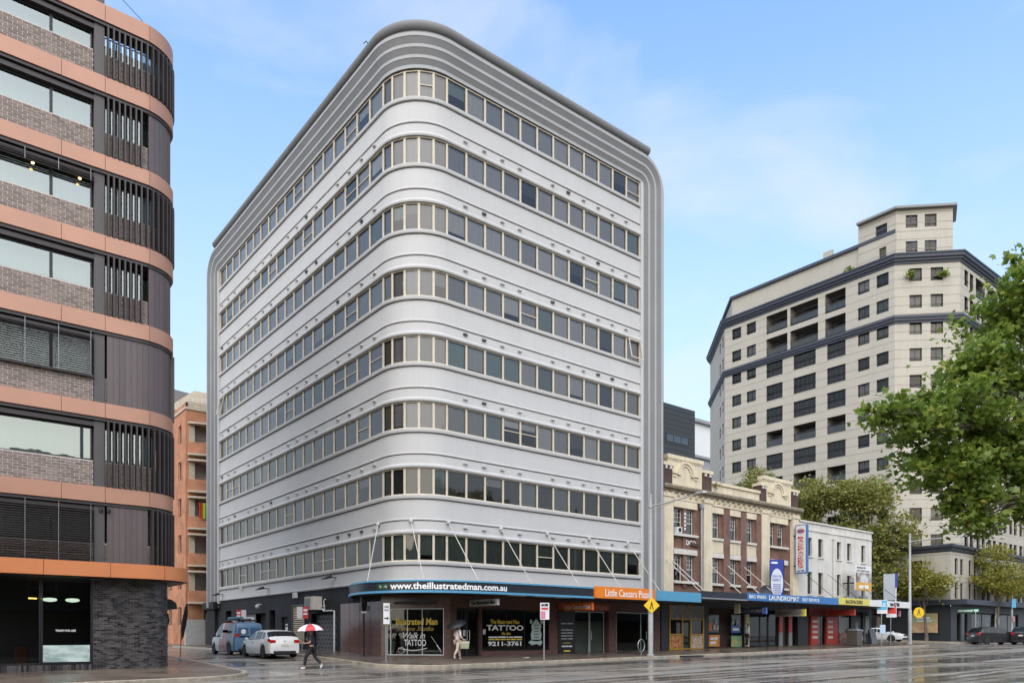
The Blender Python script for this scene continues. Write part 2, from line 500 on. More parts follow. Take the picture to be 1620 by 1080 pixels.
def lin(a, b, step):
    n = max(1, int(abs(b - a) / step)); return [a + (b - a) * i / n for i in range(n + 1)]
def sheet(name, xs, ys, f, m, **kw):
    mb = MB(); nx = len(xs)
    mb.v = [(x, y, f(x, y)) for y in ys for x in xs]
    for j in range(len(ys) - 1):
        for i in range(nx - 1):
            a = j * nx + i; mb.f.append((a, a + 1, a + 1 + nx, a + nx))
    o = B(name, mb, m, fix=False); o['kind'] = 'structure'
    return o
sheet("ground", [-1500, -400, -120, -60, 0, 60, 160, 400, 1500], [-1500, -300, -64, -30, -4, 8, 48, 300, 1500], lambda x, y: gz(x, y) - .08, mat("far_ground", (.09, .085, .078), .7, var=.3))
sheet("road", lin(-120, 160, 5), [-64, -40, -27, -15, -8, -4, 0, 4, 8, 16, 28, 48, 90, 140], gz, M_road)

def path_pts(segs, step=2.0):
    """segs: ('l',x,y) line to, ('a',cx,cy,r,a0,a1) arc in degrees"""
    pts = []
    for sgm in segs:
        if sgm[0] == 'l':
            p = (sgm[1], sgm[2])
            if pts:
                q = pts[-1]; d = math.hypot(p[0] - q[0], p[1] - q[1]); n = max(1, int(d / step))
                pts += [(q[0] + (p[0] - q[0]) * i / n, q[1] + (p[1] - q[1]) * i / n) for i in range(1, n + 1)]
            else: pts.append(p)
        else:
            _, cx, cy, r, a0, a1 = sgm
            n = max(2, int(abs(a1 - a0) / 10))
            pts += [(cx + r * math.cos(R(a0 + (a1 - a0) * i / n)), cy + r * math.sin(R(a0 + (a1 - a0) * i / n))) for i in range(0 if not pts else 1, n + 1)]
    return pts
def footpath(name, kerb, inner, f, nsub=4):
    """kerb polyline and a function giving the inner point of a kerb point"""
    mb = MB(); n = nsub + 1
    for k in kerb:
        q = inner(k)
        for j in range(n):
            t = j / nsub; x, y = k[0] + (q[0] - k[0]) * t, k[1] + (q[1] - k[1]) * t
            mb.v.append((x, y, f(x, y)))
    for i in range(len(kerb) - 1):
        for j in range(nsub):
            a = i * n + j; mb.f.append((a, a + 1, a + 1 + n, a + n))
    o = B(name, mb, M_path); o['kind'] = 'structure'
    kb = MB(); rings = []
    for i, k in enumerate(kerb):
        a, b = kerb[max(0, i - 1)], kerb[min(len(kerb) - 1, i + 1)]
        q = inner(k); d = Vector((b[0] - a[0], b[1] - a[1])).normalized(); nn = Vector((-d.y, d.x))
        if nn.dot(Vector((q[0] - k[0], q[1] - k[1]))) > 0: nn = -nn
        z = f(*k) + .004; g = gz(*k) - .05
        P = lambda o_, zz: (k[0] + nn.x * o_, k[1] + nn.y * o_, zz)
        rings.append([P(-.18, g), P(-.18, z), P(.0, z), P(.025, z - .03), P(.03, g)])
    kb.sweep(rings)
    ko = B("kerb", kb, M_kerb); ko['kind'] = 'structure'
clampi = lambda v, a, b: max(a, min(b, v))
kerb_main = path_pts([('l', -2.5, 32), ('l', -2.5, -1.1), ('a', 0, -1.1, 2.5, 180, 270), ('l', 49, -3.6), ('a', 49, -1.1, 2.5, 270, 360), ('l', 51.5, 45)])
footpath("footpath_corner_block", kerb_main, lambda k: (clampi(k[0] + .01, .6, 46.2), clampi(k[1], .6, 45)), fz)
fzl = lambda x, y: gz(x, y) + .13 + .02 * max(0, min(-8.7 - x, y + 4.6, 3.6))
kerb_left = path_pts([('l', -70, -4.6), ('l', -11.2, -4.6), ('a', -11.2, -2.1, 2.5, 270, 360), ('l', -8.7, 40)])
footpath("footpath_dark_block", kerb_left, lambda k: (clampi(k[0], -70, -11.4), clampi(k[1], .6, 40)), fzl)
fzf = lambda x, y: gz(x, y) + .13
kerb_far = path_pts([('l', 59.2, 60), ('l', 59.2, -1.6), ('a', 61.2, -1.6, 2, 180, 270), ('l', 150, -3.6)])
footpath("footpath_far_block", kerb_far, lambda k: (clampi(k[0], 61.6, 150), clampi(k[1], -.2, 60)), fzf)
kerb_near = path_pts([('l', -70, -27), ('l', 110, -27)])
footpath("footpath_near_side", kerb_near, lambda k: (k[0], -36), fzf)
kerb_end = path_pts([('l', -2.5, 60), ('l', -2.5, 35.8), ('l', 40, 35.8)])
footpath("footpath_lane_end", kerb_end, lambda k: (clampi(k[0], .3, 40), clampi(k[1], 36.6, 60)), fzf)

def strip(x0, y0, x1, y1, w, dz=.004):
    n = max(1, int(math.hypot(x1 - x0, y1 - y0) / 2)); d = Vector((x1 - x0, y1 - y0)).normalized(); nn = Vector((-d.y, d.x)) * w / 2
    mb = MB()
    for i in range(n):
        a, b = i / n, (i + 1) / n
        ax, ay, bx, by = x0 + (x1 - x0) * a, y0 + (y1 - y0) * a, x0 + (x1 - x0) * b, y0 + (y1 - y0) * b
        q = [(ax - nn.x, ay - nn.y), (bx - nn.x, by - nn.y), (bx + nn.x, by + nn.y), (ax + nn.x, ay + nn.y)]
        mb.poly([(x, y, gz(x, y) + dz) for x, y in q])
    return mb
def marking(name, m, *a, **k):
    o = B(name, strip(*a, **k), m, fix=False); o['kind'] = 'structure'
for i in range(-1, 5): marking("road_marking", M_line, 9.6 + 12 * i, -17.75, 13.4 + 12 * i, -17.65, .11)
for i in range(-1, 4): marking("road_marking", M_line, 9.0 + 12 * i, -21.5, 12.6 + 12 * i, -21.45, .11)
marking("road_seam", M_band, -30, -13.4, 110, -11.4, 1.3)
marking("road_seam", M_band, -30, -8.3, 110, -7.6, .30)
marking("gutter_strip", M_band, 0, -3.85, 49, -3.85, .42)
marking("gutter_strip", M_band, -8.3, -1.0, -8.3, 32, .35)
M_patch = wet_mat("asphalt_patch", (.055, .052, .048), (.10, .094, .085), .10, .30, (.3, 1.2, 1), .2)
marking("road_patch", M_patch, -5.0, -5.9, 26, -5.8, 2.2)
marking("road_patch", M_patch, 10.0, -16.0, 21.0, -15.9, 1.5)
marking("road_patch", M_patch, -7.0, 1.5, -6.6, 5.0, 1.2)
for i in range(3): marking("road_marking", M_line, -7.9 + i * 1.5, -5.1 + i * .1, -7.1 + i * 1.5, -5.05 + i * .1, .10)

# ================================================================== MAIN GREY OFFICE BUILDING
M_stucco = mat("grey_render", (.535, .527, .51), .95, spec=.1, var=.06, scale=.5, streak=.10, bump=.08, bscale=60)
M_frame_grey = mat("frieze_render", (.20, .20, .197), .8, var=.14, scale=.8, streak=.12, bump=.25, bscale=40)
M_cream = mat("cream_window_frame", (.66, .58, .44), .55, var=.18, scale=3)
M_sillc = mat("pale_sill", (.60, .56, .49), .6, var=.25, scale=3)
M_black_tile = mat("black_wall_paint", (.030, .030, .031), .75, var=.4, scale=2, spec=.25)
M_granite = mat("brown_granite", (.165, .092, .074), .16, var=.35, scale=5)
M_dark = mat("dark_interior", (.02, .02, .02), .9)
M_inter = mat("office_interior", (.10, .10, .10), .9)
M_white = mat("white_paint", (.75, .75, .73), .5, var=.1, scale=3)
M_blackm = mat("black_metal", (.018, .018, .02), .4)
M_steel = mat("galvanised_steel", (.42, .43, .44), .42, metal=.6, var=.2)
M_pole = mat("grey_pole_paint", (.40, .40, .39), .5, var=.2, scale=2)
G_office = glass("office_glass", (.80, .80, .80), .05, 1.48, .03, (.92, .87, .80), wob=.12)
G_shop = glass("shop_glass", (.60, .62, .60), .02, 1.42, .01, (.9, .9, .85))
def blind_mat(name, c, freq, vert=True, rnd_=.25):
    m = mat(name, c, .7, objrand=rnd_)
    n, l = m.node_tree.nodes, m.node_tree.links
    tc = n.new("ShaderNodeTexCoord"); wv = n.new("ShaderNodeTexWave"); wv.bands_direction = 'X' if vert else 'Z'
    wv.inputs['Scale'].default_value = freq; wv.inputs['Distortion'].default_value = .4
    l.new(tc.outputs['Object'], wv.inputs['Vector'])
    bp = n.new("ShaderNodeBump"); bp.inputs['Strength'].default_value = .9; bp.inputs['Distance'].default_value = .02
    l.new(wv.outputs[0], bp.inputs['Height']); l.new(bp.outputs[0], n['Principled BSDF'].inputs['Normal'])
    return m
BL = {'grey': blind_mat("grey_roller_blind", (.47, .465, .455), 1, True, .32), 'pale': blind_mat("pale_roller_blind", (.60, .60, .57), 1, True, .3),
      'green': blind_mat("green_vertical_blind", (.10, .145, .125), 3.0, True, .3), 'dark': blind_mat("dark_vertical_blind", (.05, .055, .055), 3.0, True, .4),
      'mid': blind_mat("slate_roller_blind", (.26, .26, .265), 1, True, .3), 'white': blind_mat("white_venetian_blind", (.62, .61, .58), 6.0, False, .1), 'teal': blind_mat("teal_roller_blind", (.22, .28, .27), 1.5, True, .3)}

YE, XE, RC = 28.3, 16.9, 2.4
def mpath(d, ye=YE, xe=XE, n=18):
    """plan path of the facade at outward offset d: list of (x, y)"""
    pts = [(-d, ye), (-d, (ye + RC) / 2), (-d, RC)]
    for i in range(1, n):
        t = R(180 + 90 * i / n); pts.append((RC + (RC + d) * math.cos(t), RC + (RC + d) * math.sin(t)))
    return pts + [(RC, -d), ((xe + RC) / 2, -d), (xe, -d)]
def msweep(prof, ye=YE, xe=XE):
    cols = [mpath(d, ye, xe) for d, z in prof]
    return MB().sweep([[(cols[j][i][0], cols[j][i][1], prof[j][1]) for j in range(len(prof))] for i in range(len(cols[0]))])
OB = thing("office_building", "tall grey streamlined office block with rounded corner and continuous ribbon windows", "building", (2.4, 2.4, 0))
HEAD = [6.80 + 3.331 * k for k in range(8)]
WH = 1.37
for k in range(8):
    z1 = HEAD[k] - WH
    if k == 0:
        prof = [(-.25, 4.40), (.05, 4.40), (.07, 4.43), (.07, 4.50), (.0, 4.53)]
    else:
        z0 = HEAD[k - 1]; zr = z0 + .72
        prof = [(-.25, z0), (.07, z0), (.10, z0 + .05), (.105, z0 + .10), (.085, z0 + .15), (.04, z0 + .19), (0, z0 + .21),
                (0, zr - .085), (-.05, zr - .08), (-.05, zr - .045), (.04, zr - .04), (.055, zr - .01), (.055, zr + .02), (.035, zr + .05), (0, zr + .06)]
    prof += [(0, z1 - .25), (-.06, z1 - .245), (-.06, z1 - .20), (.09, z1 - .19), (.11, z1 - .15), (.11, z1 - .03), (.02, z1), (-.25, z1)]
    B("spandrel_band", msweep(prof), M_stucco, OB, smooth=True)
# end trims between windows and the fluted frame
B("end_trim", MB().box(XE - .02, XE + .16, -.13, .25, 4.2, 30.16), M_stucco, OB)
B("end_trim", MB().box(-.13, .25, YE - .02, YE + .22, 4.2, 30.16), M_stucco, OB)
# fluted frieze that turns down at both ends
ZI = 30.16
fp = [(0, -.2), (0, .05), (.17, .05), (.40, .20), (.57, .20), (.82, .36), (.99, .36), (1.26, .52), (1.44, .52), (1.56, .46), (1.62, .30), (1.62, -.3)]
def fring(base, ip, nn):
    fr_dirs.append((Vector(base), Vector(ip), Vector(nn)))
    return [tuple(Vector(base) + Vector(ip) * a + Vector(nn) * b) for a, b in fp]
fr_dirs = []
rings = []
ri = .28
yl, xr = YE + .2, XE + .14
for z in (3.9, 15.0, ZI - ri): rings.append(fring((0, yl, z), (0, 1, 0), (-1, 0, 0)))
for i in range(1, 11):
    t = R(90 * i / 10); c = (0, yl - ri, ZI - ri); ip = (0, math.cos(t), math.sin(t))
    rings.append(fring((0, c[1] + ri * ip[1], c[2] + ri * ip[2]), ip, (-1, 0, 0)))
rings.append(fring((0, RC, ZI), (0, 0, 1), (-1, 0, 0)))
for i in range(1, 21):
    t = R(180 + 90 * i / 20); nn = (math.cos(t), math.sin(t), 0)
    rings.append(fring((RC + RC * nn[0], RC + RC * nn[1], ZI), (0, 0, 1), nn))
for i in range(0, 11):
    t = R(90 - 90 * i / 10); ip = (math.cos(t), 0, math.sin(t))
    rings.append(fring((xr - ri + ri * ip[0], 0, ZI - ri + ri * ip[2]), ip, (0, -1, 0)))
for z in (15.0, 3.9): rings.append(fring((xr, 0, z), (1, 0, 0), (0, -1, 0)))
B("fluted_frieze", MB().sweep(rings), M_frame_grey, OB, smooth=True)
M_lip = mat("frieze_lip_paint", (.38, .38, .375), .75, var=.08, scale=.8)
for a0, a1, b0 in ((-.004, .165, .05), (.405, .565, .20), (.825, .985, .36), (1.265, 1.43, .52)):
    B("frieze_lip", MB().sweep([[tuple(p + i_ * a + n_ * b) for a, b in ((a0, b0 - .03), (a0, b0 + .012), (a1, b0 + .012), (a1, b0 - .03))] for p, i_, n_ in fr_dirs]), M_lip, OB, smooth=True)
tp = mpath(.40, YE - .2, XE + .25, 24)
B("coping", MB().tube([(x, y, ZI + 1.80) for x, y in tp], .27, 12), M_frame_grey, OB, smooth=True)
B("roof_hook", MB().tube([(-.1, 3.6, 32.2), (-.1, 3.6, 32.65), (-.35, 3.5, 32.75), (-.5, 3.5, 32.55)], .025, 6), M_blackm, OB)
# body: roof, rear walls, floor slabs, core
body = MB()
body.box(.3, 18.7, .9 + 1.5, 30.3, 31.6, 31.9)
body.quad((18.7, .3, 0), (18.7, 30.3, 0), (18.7, 30.3, 31.9), (18.7, .3, 31.9))
body.quad((.3, 30.3, 0), (.3, 30.3, 31.9), (18.7, 30.3, 31.9), (18.7, 30.3, 0))
B("rear_wall", body, M_frame_grey, OB)
for k in range(9):
    z = (HEAD[k] - 2.2) if k < 8 else HEAD[7] + .25
    pts = mpath(-.26, 30.2, 18.6)
    poly = [(x, y) for x, y in pts] + [(18.6, 30.2)]
    B("floor_slab", MB().sweep([[(x, y, z - .15) for x, y in poly], [(x, y, z + .15) for x, y in poly]]), M_inter, OB)
B("service_core", MB().box(5.5, 18.3, 6.5, 30, .3, 31.5), M_inter, OB)
# windows
nL, nA, nR = 18, 5, 12
bwL, bwR = (YE - RC) / nL, (XE - RC) / nR
rw = random.Random(11)
special = {(7, 'R', 11): 'lines', (4, 'R', 3): 'pale', (4, 'R', 8): 'white', (3, 'R', 4): 'white', (2, 'R', 3): 'half', (2, 'R', 4): 'half'}
for k in range(8):
    z = HEAD[k] - WH
    for side, n in (('L', nL), ('A', nA), ('R', nR)):
        for i in range(n):
            if side == 'L': bw, O, U, N, uc = bwL, (0, RC), (0, 1), (-1, 0), bwL * (i + .5)
            elif side == 'R': bw, O, U, N, uc = bwR, (RC, 0), (1, 0), (0, -1), bwR * (i + .5)
            else:
                t = R(180 + 90 * (i + .5) / nA); N = (math.cos(t), math.sin(t)); U = (-N[1], N[0])
                rr = RC * math.cos(R(9)); O = (RC + N[0] * rr, RC + N[1] * rr); uc = 0; bw = 2 * RC * math.sin(R(9)) - .01
            q = rw.random(); drop = 1.0
            if k == 0: bl = 'green' if side != 'L' else ('dark' if q < .75 else 'green')
            elif k == 1: bl = 'dark' if q < .55 else ('teal' if q < .8 else 'grey')
            elif k in (2, 3): bl = 'grey' if q < .66 else ('teal' if q < .8 else ('dark' if q < .9 else 'pale'))
            else: bl = 'grey' if q < .80 else ('pale' if q < .87 else ('teal' if q < .95 else 'dark'))
            if q > .82: drop = rw.choice((.35, .5, .6, .8, .9))
            hb = (.48,) if rw.random() < (.14 if side == 'L' else .05) else ()
            if side == 'A' and bl in ('grey', 'pale'): bl = 'mid'
            sp = special.get((k, side, i))
            if sp == 'white': bl, drop = 'white', 1.0
            elif sp == 'pale': bl, drop = 'pale', .7
            elif sp == 'half': bl, drop, hb = 'pale', .3, (.5,)
            elif sp == 'lines': hb = (.35,)
            window(OB, O, U, N, uc, z + .004, bw - .004, WH - .008, M_cream, G_office, inset=.07, ft=.05 if side != 'A' else .055, fd=.10, hb=hb, bm_=BL[bl], bdrop=drop)
# one awning sash propped open at each end of the facade
for (x, y, z, rz) in ((XE - bwR / 2, -.08, HEAD[4] - .05, 0), (-.08, YE - bwL / 2, HEAD[4] - .05, -math.pi / 2)):
    s = MB(); w = bwR * .9; a = R(12)
    for (u0, u1, h0, h1) in ((-w / 2, w / 2, 0, .05), (-w / 2, w / 2, 1.2, 1.25), (-w / 2, -w / 2 + .05, .05, 1.2), (w / 2 - .05, w / 2, .05, 1.2)):
        s.sweep([[(u, -h * math.sin(a) - d, -h * math.cos(a)) for u, h, d in ((u0, h0, 0), (u0, h1, 0), (u0, h1, .04), (u0, h0, .04))], [(u, -h * math.sin(a) - d, -h * math.cos(a)) for u, h, d in ((u1, h0, 0), (u1, h1, 0), (u1, h1, .04), (u1, h0, .04))]])
    inst("open_sash", mesh("open_sash", s, M_cream), OB, (x, y, z), rz)
# small vents under the ridges
vm = mesh("vent", MB().box(-.12, .12, -.11, 0, -.05, .05).box(-.10, .10, -.13, -.112, -.045, -.02), M_stucco)
vd = mesh("vent", MB().box(-.12, .12, -.10, 0, -.05, .05), mat("dark_vent", (.06, .06, .06), .6))
for k in range(7):
    zv = HEAD[k] + .46
    for i in range(nR):
        if i in (4, 9, 10, 11) and not (i == 9 and False): 
            if i != 9 and i != 10: continue
        inst("vent", vm if rw.random() < .85 else vd, OB, (RC + bwR * (i + .9), 0, zv), 0)
    for i in range(nL):
        if i % 5 == 4: continue
        inst("vent", vm if rw.random() < .85 else vd, OB, (0, RC + bwL * (i + .55), zv), -math.pi / 2)

# ---- ground floor of the office building
GT = 4.40
gw = MB()
UL, NL_ = (0, 1), (-1, 0)
ops = [(7.9, 11.3, .2, 3.0), (12.2, 14.0, 1.2, 3.55), (14.95, 16.0, .3, 2.9), (17.1, 18.1, 1.6, 3.4), (18.8, 23.8, .3, 3.25), (25.8, 27.1, .3, 3.6)]
wall_open(gw, (.05, 0), UL, NL_, 7.3, 30.5, .2, GT - .003, ops, reveal=.6)
B("street_wall", gw, M_black_tile, OB)
B("recess_back", MB().box(.66, .70, 7.2, 30.4, .2, 4.3), M_dark, OB)
gt = MB()
for y in [7.3 + 1.45 * i for i in range(17)]:
    if not any(a - .1 < y < b + .1 for a, b, c, d in ops): gt.box(.035, .06, y - .012, y + .012, .5, 4.35)
B("wall_joint", gt, mat("tile_joint", (.05, .05, .05), .7), OB)
B("left_plinth", MB().box(-.45, .3, 28.5, 31.2, 3.8, 4.35).box(-.2, .3, 29.0, 31.0, .2, 3.8), M_black_tile, OB)
B("louvre_frame", MB().box(-.03, .06, 12.1, 12.2, 1.1, 3.62).box(-.03, .06, 14.0, 14.1, 1.1, 3.62).box(-.03, .06, 12.2, 14.0, 3.54, 3.62).box(-.03, .06, 12.2, 14.0, 1.1, 1.18), M_blackm, OB)
lm = mesh("louvre_slat", MB().sweep([[(x, -.9, z), (x + .05, -.9, z + .07), (x + .06, -.9, z + .062), (x + .012, -.9, z - .01)] for x, z in ((0, 0),)] + [[(x, .9, z), (x + .05, .9, z + .07), (x + .06, .9, z + .062), (x + .012, .9, z - .01)] for x, z in ((0, 0),)]), mat("yellow_louvre", (.55, .45, .27), .5))
for i in range(19): inst("louvre_slat", lm, OB, (0, 13.1, 1.22 + i * .122))
gate = B("folding_gate", MB().box(.3, .34, 7.9, 8.0, .4, 2.95).box(.3, .34, 11.2, 11.3, .4, 2.95), M_blackm, OB)
gb = MB()
for i in range(16):
    y = 8.0 + i * .2
    for zz in range(5):
        z = .55 + zz * .48
        gb.tube([(.31, y, z), (.31, y + .2, z + .48)], .012, 4, False).tube([(.33, y + .2, z), (.33, y, z + .48)], .012, 4, False)
B("lattice", gb, M_steel, gate)
B("roller_door", MB().box(.30, .36, 21.4, 23.8, .3, 3.25), mat("grey_roller_door", (.22, .22, .22), .5, var=.2), OB)
B("door", MB().box(.2, .26, 15.0, 15.95, .4, 2.85), M_black_tile, OB)
B("drain_pipe", MB().tube([(-.02, 8.0, .75), (-.02, 8.0, 3.1), (-.02, 8.6, 3.12), (-.02, 9.3, 3.12), (-.02, 9.3, 3.5)], .05, 8), M_white, OB)
# brown granite on the street side and round the corner shop
gr = MB()
wall_open(gr, (.03, 0), UL, NL_, 2.6, 7.3, .2, 3.46, [], reveal=.4)
B("granite_cladding", gr, M_granite, OB)
jn = MB()
for y in (3.8, 5.0, 6.15): jn.box(.022, .04, y - .006, y + .006, .3, 3.45)
for z in (1.35, 2.4): jn.box(.0225, .04, 2.6, 7.28, z - .006, z + .006)
B("granite_joint", jn, mat("granite_groove", (.05, .03, .025), .6), OB)
B("upper_cladding", MB().box(.04, .4, 2.6, 7.295, 3.463, GT - .004), M_black_tile, OB)
c45 = math.sqrt(.5); OC, UC, NC = (.03, 2.6), (c45, -c45), (-c45, -c45)
LCH = 3.64
cw = MB(); wall_open(cw, OC, UC, NC, 0, LCH, .2, 3.75, [(.28, 3.30, .66, 3.08)], reveal=.25)
B("granite_cladding", cw, M_granite, OB)
fw = MB(); OF, UF, NF = (0, .03), (1, 0), (0, -1)
opf = [(2.98, 4.57, .4, 3.1), (4.60, 9.36, .85, 3.1), (9.99, 14.16, .4, 3.15), (14.82, 18.1, .6, 3.15)]
wall_open(fw, OF, UF, NF, 2.6, 18.85, .2, 3.75, opf, reveal=.3)
B("granite_cladding", fw, M_granite, OB)
up = MB().obox(OF, UF, NF, 2.2, 18.85, -.3, .02, 3.753, GT - .003)
up.obox(OC, UC, NC, 0, LCH, -.3, -.02, 3.753, GT - .003)
B("upper_cladding", up, M_black_tile, OB)
M_alu = mat("pale_aluminium_frame", (.50, .53, .50), .4, metal=.3)
window(OB, OC, UC, NC, 1.79, .66, 3.02, 2.42, M_alu, G_shop, inset=.10, name="shop_window", ft=.05, fd=.07, vb=(.07, .36, .62))
window(OB, OF, UF, NF, 6.98, .85, 4.74, 2.25, M_blackm, G_shop, inset=.08, name="shop_window", ft=.05, fd=.07, vb=(.35, .62))
for u in (3.38, 4.18): window(OB, OF, UF, NF, u, .55, .78, 2.5, M_blackm, G_shop, inset=.28, name="shop_door", ft=.09, fd=.05)
for u in (12.05, 13.3): window(OB, OF, UF, NF, u, .62, 1.22, 2.5, M_alu, G_shop, inset=.2, name="shop_door", ft=.05, fd=.05)
window(OB, OF, UF, NF, 16.46, .68, 3.2, 2.45, M_alu, G_shop, inset=.1, name="shop_window", ft=.05, fd=.06, vb=(.70,))
dh = MB()
for x in (3.70, 3.86, 12.62, 12.75, 17.6):
    dh.tube([(x, .18, 1.45), (x, .10, 1.45), (x, .10, 1.95), (x, .18, 1.95)], .018, 6)
BI("door_handle", dh, M_steel, OB)
# rooms behind the shopfronts
rm = MB()
rm.box(.2, 18.7, 4.2, 4.3, .3, 4.3).box(.5, 18.7, .5, 4.2, .2, .56).box(.5, 18.7, .5, 4.2, 3.3, 3.4).box(9.5, 9.6, .4, 4.2, .3, 4.2).box(14.3, 14.4, .4, 4.2, .3, 4.2)
B("shop_room", rm, mat("shop_interior", (.11, .108, .10), .8, var=.5, scale=1.5), OB)
B("shop_curtain", MB().box(11.45, 14.1, .55, .57, .6, 2.55), mat("frosted_film", (.30, .33, .30), .6), OB)
B("menu_panel", MB().box(9.99, 11.30, -.02, .10, .55, 3.12), M_blackm, OB)

# ---- awning round the corner
M_awn_dark = mat("dark_fascia", (.022, .026, .034), .4, var=.3)
M_awn_blue = mat("blue_fascia", (.10, .33, .52), .4, var=.15)
M_soffit = mat("awning_soffit", (.11, .105, .10), .7, var=.3)
ap = [(.03, 5.75), (-.55, 4.9), (-1.1, 3.9), (-1.5, 2.8), (-1.72, 1.7), (-1.7, .7), (-1.42, -.3), (-.85, -1.25), (0.0, -2.0), (1.0, -2.45), (2.2, -2.7), (3.4, -2.8)]
def smooth_path(p, it=2):
    for _ in range(it):
        q = [p[0]]
        for a, b in zip(p, p[1:]): q += [(.75 * a[0] + .25 * b[0], .75 * a[1] + .25 * b[1]), (.25 * a[0] + .75 * b[0], .25 * a[1] + .75 * b[1])]
        p = q + [p[-1]]
    return p
ap = smooth_path(ap) + [(6, -2.8), (10.0, -2.8)]
arc_l = [0.0]
for a, b in zip(ap, ap[1:]): arc_l.append(arc_l[-1] + math.hypot(b[0] - a[0], b[1] - a[1]))
def ap_at(s):
    for i in range(len(ap) - 1):
        if s <= arc_l[i + 1] or i == len(ap) - 2:
            t = (s - arc_l[i]) / (arc_l[i + 1] - arc_l[i]); a, b = ap[i], ap[i + 1]
            d = Vector((b[0] - a[0], b[1] - a[1])).normalized()
            return (a[0] + (b[0] - a[0]) * t, a[1] + (b[1] - a[1]) * t), (d.y, -d.x)
def ap_top(s): return 4.02 + .25 * min(1, s / 2.6)
def ap_bot(s): return 3.76 - .02 * min(1, s / 2)
def fascia(o0, o1, f0, f1):
    rg = []
    for s in arc_l:
        (x, y), n = ap_at(min(s, arc_l[-1] - 1e-6)); n = Vector((n[0], n[1])); 
        a, b = f0(s), f1(s)
        rg.append([(x + n.x * o0, y + n.y * o0, a), (x + n.x * o1, y + n.y * o1, a), (x + n.x * o1, y + n.y * o1, b), (x + n.x * o0, y + n.y * o0, b)])
    return MB().sweep(rg)
AW = B("awning", MB().sweep([[(x, y, 3.80) for x, y in ap] + [(10.0, .03, 3.80), (2.6, .03, 3.80), (.03, 2.6, 3.80)], [(x, y, 3.98) for x, y in ap] + [(10.0, .03, 3.98), (2.6, .03, 3.98), (.03, 2.6, 3.98)]]), M_soffit, OB)
B("awning_slab", MB().box(10.0, 19.3, -2.75, .02, 3.80, 3.98), M_soffit, OB)
B("fascia", fascia(-.02, .04, lambda s: ap_bot(s) + .06, lambda s: ap_top(s) - .05), M_awn_dark, AW)
B("fascia_edge", fascia(-.03, .08, lambda s: ap_top(s) - .05, lambda s: ap_top(s) + .03), M_awn_blue, AW)
B("fascia_edge", fascia(-.03, .09, lambda s: ap_bot(s) - .05, lambda s: ap_bot(s) + .06), M_awn_blue, AW)
B("fascia", MB().box(14.9, 19.3, -2.87, -2.76, 3.74, 4.32), M_awn_blue, AW)
# lettering that follows the curve
def text_curve(parent, s, s0, s1, z0, z1, m, bold=.02):
    mb = text_mb(s, bold); xs = [v[0] for v in mb.v]; ys = [v[1] for v in mb.v]
    x0, x1, y0, y1 = min(xs), max(xs), min(ys), max(ys)
    out = MB(); out.f = mb.f
    for v in mb.v:
        ss = s0 + (v[0] - x0) / (x1 - x0) * (s1 - s0); (x, y), n = ap_at(ss)
        o = .046 + (.012 if v[2] > 0 else 0)
        out.v.append((x + n[0] * o, y + n[1] * o, z0 + (v[1] - y0) / (y1 - y0) * (z1 - z0)))
    return B("lettering", out, m, parent, fix=False)
M_letw = mat("white_lettering", (.80, .80, .78), .5)
M_lety = mat("yellow_lettering", (.72, .55, .05), .5)
text_curve(AW, "www.theillustratedman.com.au", 6.85, 12.85, 3.85, 4.17, M_letw, .028)
gs = []
for s in (6.08, 6.4, 6.72):
    (x, y), n = ap_at(s); gs.append([(x + n[0] * .045, y + n[1] * .045, 3.85), (x + n[0] * .06, y + n[1] * .06, 3.85), (x + n[0] * .06, y + n[1] * .06, 4.13), (x + n[0] * .045, y + n[1] * .045, 4.13)])
B("street_name_plate", MB().sweep(gs), mat("dark_green_plate", (.02, .06, .03), .4), AW)
text_curve(AW, "Foster St", 6.25, 6.68, 3.94, 4.06, M_letw, .01)
# stay rods
def nearest_wall(x, y):
    return x, y
stays = [((-.1, 2.7), 5.15), ((.63, .63), 8.5), ((2.4, -.1), 11.3)]
rod = lambda a, b: MB().tube([a, b], .022, 6)
st_pts = []
for (wx, wy), s in stays:
    (x, y), n = ap_at(s); st_pts.append(((wx, wy, 7.42), (x - n[0] * .1, y - n[1] * .1, ap_top(s))))
for wx, ax in ((5.8, 5.75), (9.1, 9.1), (12.4, 12.35), (15.7, 15.65)): st_pts.append(((wx, -.08, 7.40), (ax, -2.7, 4.3)))
for a, b in st_pts:
    B("stay_rod", rod(a, b), M_sillc, AW)
    B("stay_bracket", MB().lathe((a[0], a[1], a[2] - .09), [(.03, 0), (.09, .02), (.11, .09), (.09, .16), (.03, .18)], 8), M_stucco, AW)
lo = MB()
for x in (5.2, 7.0, 8.4): lo.box(x, x + 1.2, -1.5, -1.35, 3.74, 3.797)
BI("soffit_lamp", lo, M_white, AW)
# orange fascia sign
SG = thing("fascia_sign", "orange fascia sign with white pizza shop lettering on the awning edge", "sign", (12.5, -2.95, 3.7))
sg = B("sign_box", MB().box(10.05, 14.88, -3.0, -2.8, 3.72, 4.36), mat("orange_sign", (.80, .22, .02), .35), SG)
text(SG, "Little Caesars Pizza", (0, -3.0), (1, 0), (0, -1), 10.75, 14.35, 3.83, 4.24, M_letw, .004)
